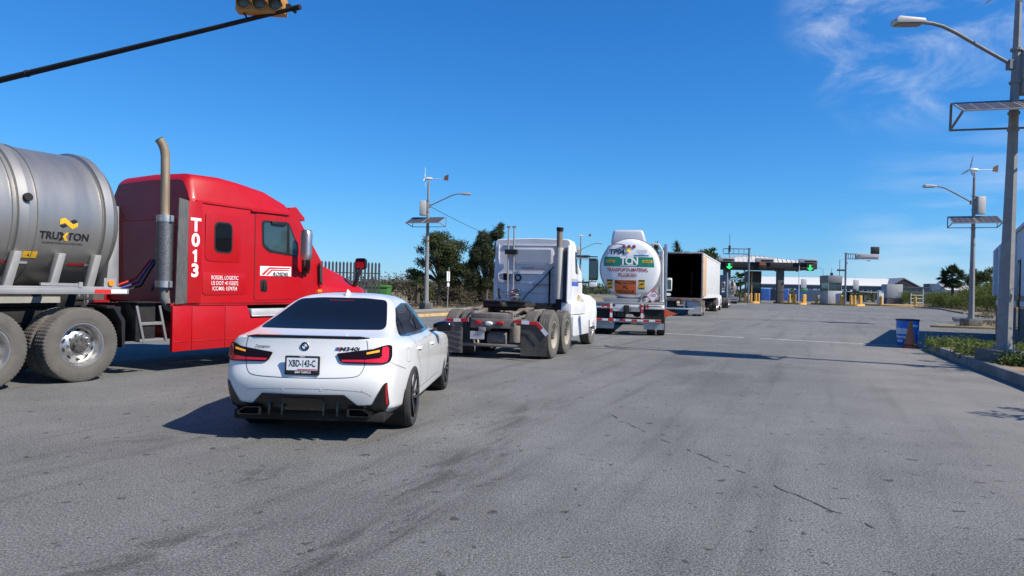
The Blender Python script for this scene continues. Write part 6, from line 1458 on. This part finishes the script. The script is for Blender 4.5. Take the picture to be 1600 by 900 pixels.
# ------------------------------------------------------------------ drum and cone
dr = thing('plastic_drum', 'blue plastic drum with patches of white paint at the island nose', 'drum', (12.34, 22.12, 0), 10)
M_drum = mat('blue_drum_plastic', (.015, .16, .58), .4, var=.1, scale=5)
def drum_mat():
    m = mat('blue_drum_white_patches', (.02, .17, .6), .4, var=.08, scale=4, dirt=(.5, .52, .54), dscale=2.1, damt=.95, dhard=-.04); return m
mb = MB(); mb.lathe([(.27, 0), (.285, .02), (.30, .3), (.31, .32), (.31, .36), (.305, .38), (.315, .62), (.318, .8), (.31, .82), (.29, .8), (.28, .1), (.001, .1)], 36); mb.build('barrel', M_drum, dr, smooth=35)
mb = MB()
def band(a0, a1, z0, z1):
    n_ = 14; vs = []; rr_ = random.Random(int(z0*100) + int(a0*10))
    for i in range(n_ + 1):
        a = a0 + (a1 - a0)*i/n_
        for z in (z0 + rr_.uniform(-.02, .02), z1 + rr_.uniform(-.025, .025)): r_ = lerp_tab(z, [(0, .286), (.3, .303), (.32, .3135), (.36, .3135), (.38, .308), (.8, .321)]) + .0015; vs.append((r_*math.cos(a), r_*math.sin(a), z))
    mb.add(vs, [(2*i, 2*i + 2, 2*i + 3, 2*i + 1) for i in range(n_)])
band(R(172), R(255), .24, .54); band(R(262), R(285), .34, .49); band(R(315), R(375), .30, .50); band(R(185), R(225), .12, .2); band(R(275), R(310), .60, .66); band(R(240), R(262), .06, .22); band(R(30), R(150), .25, .5)
mb.build('white_patch', mat('chalky_white_paint', (.78, .79, .8), .7, var=.06, dirt=(.1, .18, .38), dscale=6, damt=.35), dr, smooth=30)
mb = MB(); mb.lathe([(.30, .775), (.338, .785), (.338, .825), (.30, .83), (.29, .8)], 36); mb.build('rim', M_blackpl, dr, smooth=35)
cn_ = thing('traffic_cone', 'faded orange traffic cone in front of the blue drum', 'traffic cone', (11.87, 21.12, 0), 25)
M_cone = mat('faded_orange_rubber', (.58, .17, .065), .75, var=.18, scale=5, dirt=(.17, .08, .05), dscale=5, damt=.6)
mb = MB(); mb.lathe([(.165, .11), (.15, .13), (.04, .78), (.03, .80), (.001, .80)], 28); mb.build('cone_body', M_cone, cn_, smooth=40)
mb = MB(); mb.prism(rrect(0, 0, .46, .46, .1, 4), 'z', 0, .05); mb.lathe([(.20, .05), (.19, .10), (.165, .115)], 28); mb.build('base', mat('worn_red_rubber', (.33, .05, .035), .8, var=.25, dirt=(.1, .07, .06), dscale=7, damt=.6), cn_, bev=.01)

# ------------------------------------------------------------------ low building on the right
bd = thing('low_building', 'low white building with black and red stripes at the right edge', 'building', (14.3, 19.8, 0), math.degrees(math.atan2(.52, .855)))
# local y runs along the flank away from us; the front turns right (local +x)
BH = 3.58; LEN = 12.6
M_bw = mat('white_render', (.60, .62, .66), .85, var=.06, scale=1.2, dirt=(.42, .42, .43), dscale=.9, damt=.4)
M_bb = mat('dark_grey_plinth', (.07, .075, .08), .8, var=.15, dirt=(.15, .14, .13), damt=.3)
mb = MB(); mb.box((5, LEN/2, (BH + 1.62)/2), (10, LEN, BH - 1.62)); mb.build('wall', M_bw, bd)
mb = MB(); mb.box((5, LEN/2, .62), (10.02, LEN + .02, 1.24)); mb.build('plinth', M_bb, bd)
for z0, z1, m_ in ((1.24, 1.31, M_tape_r), (1.31, 1.46, M_bw), (1.46, 1.62, M_dark)):
    mb = MB(); mb.box((5, LEN/2, (z0+z1)/2), (10.03, LEN + .03, z1 - z0 - .002)); mb.build('stripe', m_, bd)
for y in (2.9, 5.8, 8.7, 11.98):
    mb = MB(); mb.box((-.05, y + .3, (BH + 1.63)/2), (.2, .6, BH - 1.63)); mb.build('pilaster', M_bw, bd, bev=.01)
for y in (1.75, 4.65, 7.6, 10.6):
    mb = MB(); mb.box((.0, y, 1.55), (.06, .8, 2.3)); w_ = mb.build('window', M_bb, bd); mb = MB(); mb.box((-.02, y, 1.6), (.05, .7, 2.0)); mb.build('pane', M_glass, w_)
mb = MB(); mb.box((5, LEN/2, BH + .04), (10.16, LEN + .16, .09)); mb.build('coping', M_bw, bd)
for x in (2.5, 6.5):
    mb = MB(); mb.box((x, 0, 2.6), (1.5, .05, .9)); w_ = mb.build('window', M_bb, bd); mb = MB(); mb.box((x, -.02, 2.6), (1.35, .04, .76)); mb.build('pane', M_glass, w_)
sheet('forecourt', [(14.4, 20.9), (40, 6), (60, 6), (60, 21), (24, 34.5)], .03, M_conc)
for i, (x, y, l_) in enumerate(((27.4, 41.2, 3.0), (29.0, 43.5, 3.4))):
    mb = MB(); mb.box((x, y, .22), (l_, .5, .2), 0, R(-25)); tag(mb.build('concrete_block', M_conc, bev=.03), ('low concrete block beside the lamp on the median', 'low concrete block behind the lamp on the median')[i], 'block')
# ------------------------------------------------------------------ toll plaza
M_conc_d = mat('dark_concrete', (.12, .115, .11), .9, var=.2, dirt=(.06, .055, .05), dscale=.8, damt=.4)
M_fascia = mat('dark_soffit', (.012, .012, .013), .8, var=.15)
M_roof = mat('pale_roof_sheet', (.58, .57, .56), .5, .1, var=.08, scale=.6, dirt=(.38, .36, .34), damt=.4)
M_sgrey = mat('grey_sign_board', (.36, .35, .37), .6, var=.12, scale=4)
M_arrow = mat('lit_green_arrow', (.02, .75, .12), .4, var=.02, emit=1.1)
tc_ = thing('toll_canopy', 'toll canopy with a pale ribbed roof and lit green arrows over the lanes', 'canopy', (39.2, 109, 0), 4)
X0, X1, D0, D1 = -8.6, 7.35, 0, 11
mb = MB(); mb.box(((X0+X1)/2, (D0+D1)/2, 5.85), (X1 - X0, D1 - D0, .95)); mb.build('fascia', M_fascia, tc_, bev=.03)
prof = [(X0 - 1.5, 6.35), (-5.5, 7.15), (-3.2, 7.5), (-.6, 7.55), (3.3, 7.0), (X1 - .1, 6.36)]
mb = MB(); vs = []
for x, z in prof: vs += [(x, D0 + .05, 6.33), (x, D0 + .6, 6.33 + (z - 6.33)*.7), (x, D0 + 4, z), (x, D1, z - .3 if z > 6.5 else z)]
fs = [(i*4 + k, i*4 + k + 1, (i+1)*4 + k + 1, (i+1)*4 + k) for i in range(len(prof) - 1) for k in range(3)]
mb.add(vs, fs)
mb.build('roof', M_roof, tc_, smooth=20)
mb = MB()
for k in range(26):
    x = X0 - 1 + k*.66; z = lerp_tab(x, prof); z1_ = 6.33 + (z - 6.33)*.7
    if z - 6.33 < .15: continue
    mb.bar((x, D0 + .05, 6.36), (x, D0 + .6, z1_ + .03), .05, .05); mb.bar((x, D0 + .6, z1_ + .03), (x, D0 + 4, z + .03), .05, .05)
mb.build('roof_seam', mat('roof_seam_grey', (.4, .39, .38), .6), tc_)
for x in (2.2, -5.9):
    mb = MB(); mb.box((x, 1.2, 2.7), (1.0, .9, 5.4)); mb.build('column', M_conc_d, tc_, bev=.04)
for x, wd_ in ((-6.4, 2.7), (-.6, 2.9), (5.9, 2.9)):
    mb = MB(); mb.box((x, -.25, 6.62), (wd_, .12, .62)); bdn = mb.build('lane_sign', M_sgrey, tc_, bev=.02)
    mb = MB(); mb.prism(circle(x - wd_/2 + .35, 6.64, .24, 18), 'y', -.335, -.31, 0); mb.prism(circle(x - wd_/2 + .35, 6.64, .15, 18), 'y', -.345, -.335, 1); mb.build('emblem', [M_grey, M_sgrey], bdn)
    mb = MB(); mb.box((x + .35, -.32, 6.56), (wd_ - 1.1, .02, .30)); mb.build('text_panel', M_dark, bdn)
for x, on in ((-5.9, 1), (-.9, 0), (6.2, 1)):
    mb = MB(); mb.box((x, -.2, 5.62), (1.15, .2, 1.0)); ap = mb.build('signal_panel', M_dark, tc_, bev=.02)
    if on:
        mb = MB(); mb.add([(x + a, -.31, 5.6 + b) for a, b in ((-.13, .42), (.13, .42), (.13, -.05), (.40, -.05), (.40, -.14), (0, -.45), (-.40, -.14), (-.40, -.05), (-.13, -.05))], [tuple(range(9))]); mb.build('green_arrow', M_arrow, ap, smooth=0)
    else:
        mb = MB(); mb.box((x, -.31, 6.1), (.9, .02, .5)); mb.build('red_panel', mat('rust_red_panel', (.28, .07, .03), .6), ap)
for x in (-3.5, 1.2, 4.4):
    mb = MB(); mb.cyl((x, .3, 5.4), (x, .3, 5.15), .03, n=6); mb.box((x, .1, 5.05), (.2, .5, .22)); mb.build('camera', M_dark, tc_)
# islands with their furniture
def toll_island(nm, cx, cy, w_, l_, yaw):
    p = [rot2(q, -R(yaw)) for q in rpoly([(-w_/2, 0), (0, -w_*.45), (w_/2, 0), (w_/2, l_), (-w_/2, l_)], .5, 3)]
    island(nm, [(a + cx, b + cy) for a, b in p], .26, M_conc, M_yellow, .45)
IS = [('toll_island', 37.2, 110.0, 2.6, 9, 3, 'leftmost toll island'), ('toll_island', 42.6, 105.4, 2.6, 8, 2, 'toll island under the canopy column'), ('toll_island', 49.6, 103.6, 4.2, 9, -2, 'toll island with the white booth')]
for nm, x, y, a, b, yw, _ in IS: toll_island(nm, x, y, a, b, yw)
island('toll_kerb', [(55.2, 106.5), (58.5, 104.6), (63, 104), (66, 108), (66, 114), (55.5, 113)], .26, M_conc, M_yellow, .4)
M_boll = mat('orange_yellow_bollard', (.62, .34, .05), .55, var=.12, dirt=(.4, .3, .15), dscale=4, damt=.4)
def bollard_at(x, y, label, group, h=1.15):
    global BOLL
    if BOLL is None:
        t = thing('bollard', label, 'bollard', (x, y, .18), 0, group)
        mb = MB(); mb.cyl((0, 0, 0), (0, 0, 1.25), .19, n=14); mb.ball((0, 0, 1.25), .19, 0, 14, (1, 1, .5)); mb.build('tube', M_boll, t)
        mb = MB(); mb.cyl((0, 0, .0), (0, 0, .04), .2, n=14); mb.build('foot', M_conc_d, t); BOLL = t
    else: dup(BOLL, (x, y, .18), 0, label, group)
BOLL = None
for pts, lb, gp in (([(36.3, 110.0), (36.9, 109.6), (37.6, 109.6), (38.2, 110.0), (36.6, 111.4)], 'orange yellow bollard on the leftmost toll island', 'bollards on the leftmost toll island'),
                    ([(41.5, 106.2), (41.95, 105.3), (42.3, 106.6), (43.05, 105.0), (43.4, 105.4), (43.75, 106.0)], 'orange yellow bollard around the foot of the canopy column', 'bollards under the canopy column'),
                    ([(46.1, 107.5), (48.4, 104.3), (48.75, 104.1), (49.6, 103.9), (50.2, 104), (51.1, 104.3), (51.5, 104.8)], 'orange yellow bollard on the toll island of the white booth', 'bollards around the white booth'),
                    ([(55.6, 106.9), (60.2, 106)], 'orange yellow bollard on the kerb by the grey cabin', 'bollards by the grey cabin')):
    for x, y in pts: bollard_at(x, y, lb, gp)
def booth(label, loc, w_, d_, h, zw0, zw1, mlow, mtop, mwin=M_truckglass):
    t = thing('toll_booth', label, 'booth', loc, 3)
    mb = MB(); mb.box((0, d_/2, zw0/2), (w_, d_, zw0)); mb.build('lower_wall', mlow, t, bev=.02)
    mb = MB(); mb.box((0, d_/2, (zw0+zw1)/2), (w_ - .16, d_ - .16, zw1 - zw0)); mb.build('window', mwin, t)
    for sx in (-1, 1):
        for sy in (0, 1): mb = MB(); mb.box((sx*(w_/2 - .06), d_*sy + (.06 if not sy else -.06), (zw0+zw1)/2), (.12, .12, zw1 - zw0)); mb.build('corner_post', mtop, t)
    mb = MB(); mb.box((0, d_/2, (zw1+h)/2), (w_ + .1, d_ + .1, h - zw1)); mb.build('top_band', mtop, t, bev=.04)
    return t
b1_ = booth('dark steel toll booth under the left part of the canopy', (38.9, 113.6, .18), 1.75, 3, 4.9, 2.0, 3.1, mat('dark_booth_panel', (.05, .05, .05), .6), mat('dark_booth_panel', (.05, .05, .05)))
b2_ = booth('white toll booth with a dark window band on the right island', (48.0, 105.6, .18), 2.0, 3.2, 4.25, 1.95, 3.15, mat('white_booth_panel', (.52, .52, .53), .5, dirt=(.35, .34, .33), damt=.4), mat('grey_booth_band', (.22, .22, .23), .5))
mb = MB(); mb.cyl((-.3, .6, 4.2), (-.3, .6, 5.3), .03, n=6); mb.box((-.3, .6, 4.45), (.3, .3, .4)); mb.build('antenna', M_dark, b2_)
mb = MB(); mb.box((1.0, .2, 5.05), (1.4, .1, .24)); mb.build('name_board', M_dark, b2_)
mb = MB(); mb.tube([(-1.0, 2, 4.2), (-1.05, 2, 5.2), (-1.3, 2, 5.4), (-4.2, 2, 5.35)], .03, 6); mb.build('conduit', M_grey, b2_)
def gantry(label, x, y, h, arm, boards, group=None):
    t = thing('sign_gantry', label, 'gantry', (x, y, .0), 3)
    mb = MB(); mb.cyl((0, 0, 0), (0, 0, h), .13, n=12); mb.box((0, 0, h), (.3, .3, .2)); mb.build('post', mat('grey_gantry_steel', (.16, .18, .22), .5, .3), t)
    mb = MB()
    for z in (h - .05, h - .75): mb.bar((0, 0, z), (arm, 0, z), .12)
    for k in range(1, 6): mb.bar((arm*k/5, 0, h - .05), (arm*k/5, 0, h - .75), .07)
    mb.build('arm', mat('grey_gantry_steel', (.16, .18, .22)), t); return t
g1 = gantry('sign gantry with a tall thin antenna over the leftmost lane', 32.6, 98, 7.65, -3.5, 0)
mb = MB(); mb.cyl((-2.7, -.1, 5.8), (-2.7, -.1, 9.6), .03, n=6); mb.box((-2.7, -.1, 7.6), (.25, .25, .9)); mb.build('antenna', M_dark, g1)
g2 = gantry('sign gantry with a grey board and black panel beside the white booth', 46.9, 100, 7.4, 1.6, 0)
mb = MB(); mb.box((2.9, -.05, 7.0), (3.2, .15, .75)); gbd = mb.build('sign_board', M_sgrey, g2, bev=.02)
mb = MB(); mb.box((3.2, -.14, 6.86), (2.2, .02, .22)); mb.prism(circle(1.7, 7.0, .26, 18), 'y', -.15, -.13); mb.build('board_mark', M_grey, gbd)
mb = MB(); mb.box((3.95, -.05, 7.9), (1.15, .2, 1.0)); mb.build('dark_display', M_dark, g2, bev=.02)
# lane boards, posts, barriers
def lane_board(label, x, y, z0, m_disp, on=0):
    t = thing('lane_board', label, 'sign', (x, y, .18), 3)
    mb = MB(); mb.cyl((0, 0, 0), (0, 0, z0 + 1.2), .06, n=10); mb.build('post', M_galv, t)
    mb = MB(); mb.box((0, -.06, z0 + .6), (.8, .08, 1.35)); mb.build('board', mat('pale_board', (.45, .46, .47), .5, var=.12, scale=9), t, bev=.01)
    mb = MB(); mb.box((0, -.1, z0 - .45), (.95, .3, .42)); mb.build('display', m_disp, t, bev=.01)
lane_board('pale lane board with a green display on the canopy column island', 43.4, 105.8, 2.35, mat('green_display', (.03, .16, .05), .4))
lane_board('pale lane board with a black display beside the white booth', 50.6, 104.6, 2.35, M_dark)
def post(label, x, y, h, m_, head=True):
    t = thing('camera_post', label, 'post', (x, y, .18), 0)
    mb = MB(); mb.cyl((0, 0, 0), (0, 0, h), .07, .05, 10); mb.build('pole', m_, t)
    if head: mb = MB(); mb.box((0, 0, h + .15), (.2, .3, .3)); mb.build('camera', M_dark, t, bev=.02)
post('slim white post in front of the canopy column', 42.35, 104.9, 5.6, M_whited)
post('slim white camera post in front of the white booth', 48.95, 104.2, 5.9, M_whited)
post('slim yellow post beside the left gantry', 37.2, 110.3, 5.5, M_yellow)
dk_ = thing('ticket_machine', 'dark ticket machine among the leftmost bollards', 'ticket machine', (37.1, 110.9, .18), 3)
mb = MB(); mb.box((0, 0, .6), (.5, .5, 1.2)); mb.build('cabinet', M_whited, dk_, bev=.02); mb = MB(); mb.box((0, 0, 1.75), (.9, .5, .55)); mb.build('display', M_dark, dk_, bev=.02)
kk = thing('service_pillar', 'white service pillar with a blue cap on the right kerb', 'pillar', (56.0, 108, .18), 3)
mb = MB(); mb.box((0, 0, .9), (.75, .6, 1.8)); mb.build('body', M_whited, kk, bev=.02); mb = MB(); mb.box((0, 0, 1.95), (.8, .65, .3)); mb.build('cap', mat('blue_cap', (.08, .22, .42), .5), kk)
br = thing('lane_barrier', 'white barrier arm between the white booth and service pillar', 'barrier', (55.6, 107.2, .18), 0)
mb = MB(); mb.bar((-.2, 0, 1.9), (-5.0, 0, 1.92), .08); mb.build('arm', M_whited, br); mb = MB(); mb.box((-.1, 0, 1.0), (.4, .4, 2.0)); mb.build('motor_box', M_whited, br)
cb_ = thing('cabin', 'grey portable cabin standing right of the toll lanes', 'cabin', (63.8, 117, .15), 3)
mb = MB(); mb.box((-.5, 1.5, 2.2), (2.6, 2, 2.3)); mb.build('wall', mat('grey_cabin_panel', (.30, .31, .32), .6, var=.08), cb_, bev=.04); mb = MB(); mb.box((-.5, 1.5, .55), (2.5, 1.9, 1.0)); mb.build('base', mat('dark_cabin_base', (.06, .055, .055), .7, var=.3), cb_)
rl = thing('railing', 'white tube railing between the grey cabin and shrubs', 'railing', (60.1, 107, .15), -8)
for x in (0, 2.0):
    mb = MB(); mb.cyl((x, 0, 0), (x, 0, 2.6 if x else 1.9), .06, n=8); mb.build('post', M_whited, rl)
for z in (.5, 1.1, 1.6):
    mb = MB(); mb.cyl((0, 0, z), (2.0, 0, z), .04, n=8); mb.build('rail', M_whited, rl)
# hall, containers and the low block behind
hl = thing('market_hall', 'long open hall with a pale gable roof far behind the toll lanes', 'hall', (74, 168, 0), 8)
HX0, HX1 = -17, 17
mb = MB(); pf = [(-1, 3.9), (6, 5.7), (13, 3.9), (13, 3.75), (6, 5.5), (-1, 3.75)]; mb.prism(pf, 'x', HX0, HX1); mb.build('roof', mat('cream_roof_sheet', (.68, .66, .60), .5, var=.05), hl)
mb = MB(); mb.box(((HX0+HX1)/2, -.6, 3.35), (HX1 - HX0 - 1, .2, 1.0)); mb.build('fascia', mat('slate_fascia', (.10, .12, .15), .6), hl)
mb = MB(); mb.prism([(12.6, 3.1), (16.6, 5.5), (20.6, 3.3)], 'y', -2.2, 8); mb.build('gable', mat('dark_gable', (.03, .03, .034), .8), hl)
mb = MB(); mb.prism([(12.2, 3.2), (16.6, 5.85), (21.2, 3.35), (21.2, 3.2), (16.6, 5.6), (12.2, 3.0)], 'y', -2.3, 8.2); mb.build('gable_roof', mat('grey_gable_roof', (.3, .3, .3), .5), hl)
for x in (13.2, 20.2):
    mb = MB(); mb.box((x, -1.6, 1.5), (.6, .6, 3.2)); mb.build('column', M_conc_d, hl)
for k in range(6):
    mb = MB(); mb.box((HX0 + 2 + k*6, 0, 1.5), (.6, .6, 3.0)); mb.build('column', M_conc_d, hl)
    mb = MB(); mb.box((HX0 + 2 + k*6, 12, 1.5), (.6, .6, 3.0)); mb.build('column', M_conc_d, hl)
NAVY, BLUE, GREYB = mat('navy_container', (.018, .028, .06), .5, var=.1), mat('blue_container', (.05, .14, .42), .5, var=.08), mat('slate_container', (.10, .14, .20), .5, var=.1)
for i, (px, wd_, m_, lb) in enumerate(((51.6, 1.9, NAVY, 'dark navy container beside the dark toll booth'), (53.6, 1.9, BLUE, 'bright blue container second from the dark toll booth'), (55.4, 1.5, NAVY, 'dark navy container between two bright blue ones'), (57.4, 2.2, BLUE, 'bright blue container just left of the canopy column'), (61.4, 1.5, BLUE, 'bright blue container just right of the canopy column'), (64.4, 4.2, GREYB, 'slate blue container with white lettering left of the white booth'))):
    t = thing('shipping_container', lb, 'container', (px, 150, 0), 6)
    mb = MB(); mb.box((0, 1.2, 1.35), (wd_, 2.4, 2.5)); mb.build('shell', m_, t, bev=.03)
    mb = MB()
    for k in range(int(wd_/.25)): mb.box((-wd_/2 + .15 + k*.25, -.02, 1.35), (.1, .04, 2.2))
    mb.build('rib', m_, t)
    if m_ is GREYB:
        mb = MB(); mb.text('TITLHS', .9, lambda x, y: Vector((.9 + x, -.05, 1.0 + y)), .03, .65); mb.build('lettering', M_letter, t, smooth=0)
lb_ = thing('low_building', 'low grey flat-roofed block behind the shrubs on the right', 'building', (88, 150, 0), 12)
mb = MB(); mb.box((0, 3, 1.7), (11, 6, 3.4)); mb.build('wall', mat('slate_wall', (.13, .15, .17), .7), lb_); mb = MB(); mb.box((0, 3, 3.5), (11.4, 6.4, .3)); mb.build('roof', M_conc_d, lb_)
mb = MB(); mb.box((3, 2.8, 4.0), (5, 4, .7)); mb.build('parapet', mat('slate_wall', (.13, .15, .17)), lb_)
hs2 = thing('house', 'small house with a pale roof showing between palm and lamp on the right', 'house', (77.5, 122, 0), 5)
mb = MB(); mb.box((0, 3, 1.4), (5, 5, 2.8)); mb.build('wall', M_bw, hs2); mb = MB(); mb.prism([(-.2, 2.8), (2.9, 4.0), (6.0, 2.8)], 'x', -2.8, 2.8); mb.build('roof', M_roof, hs2)
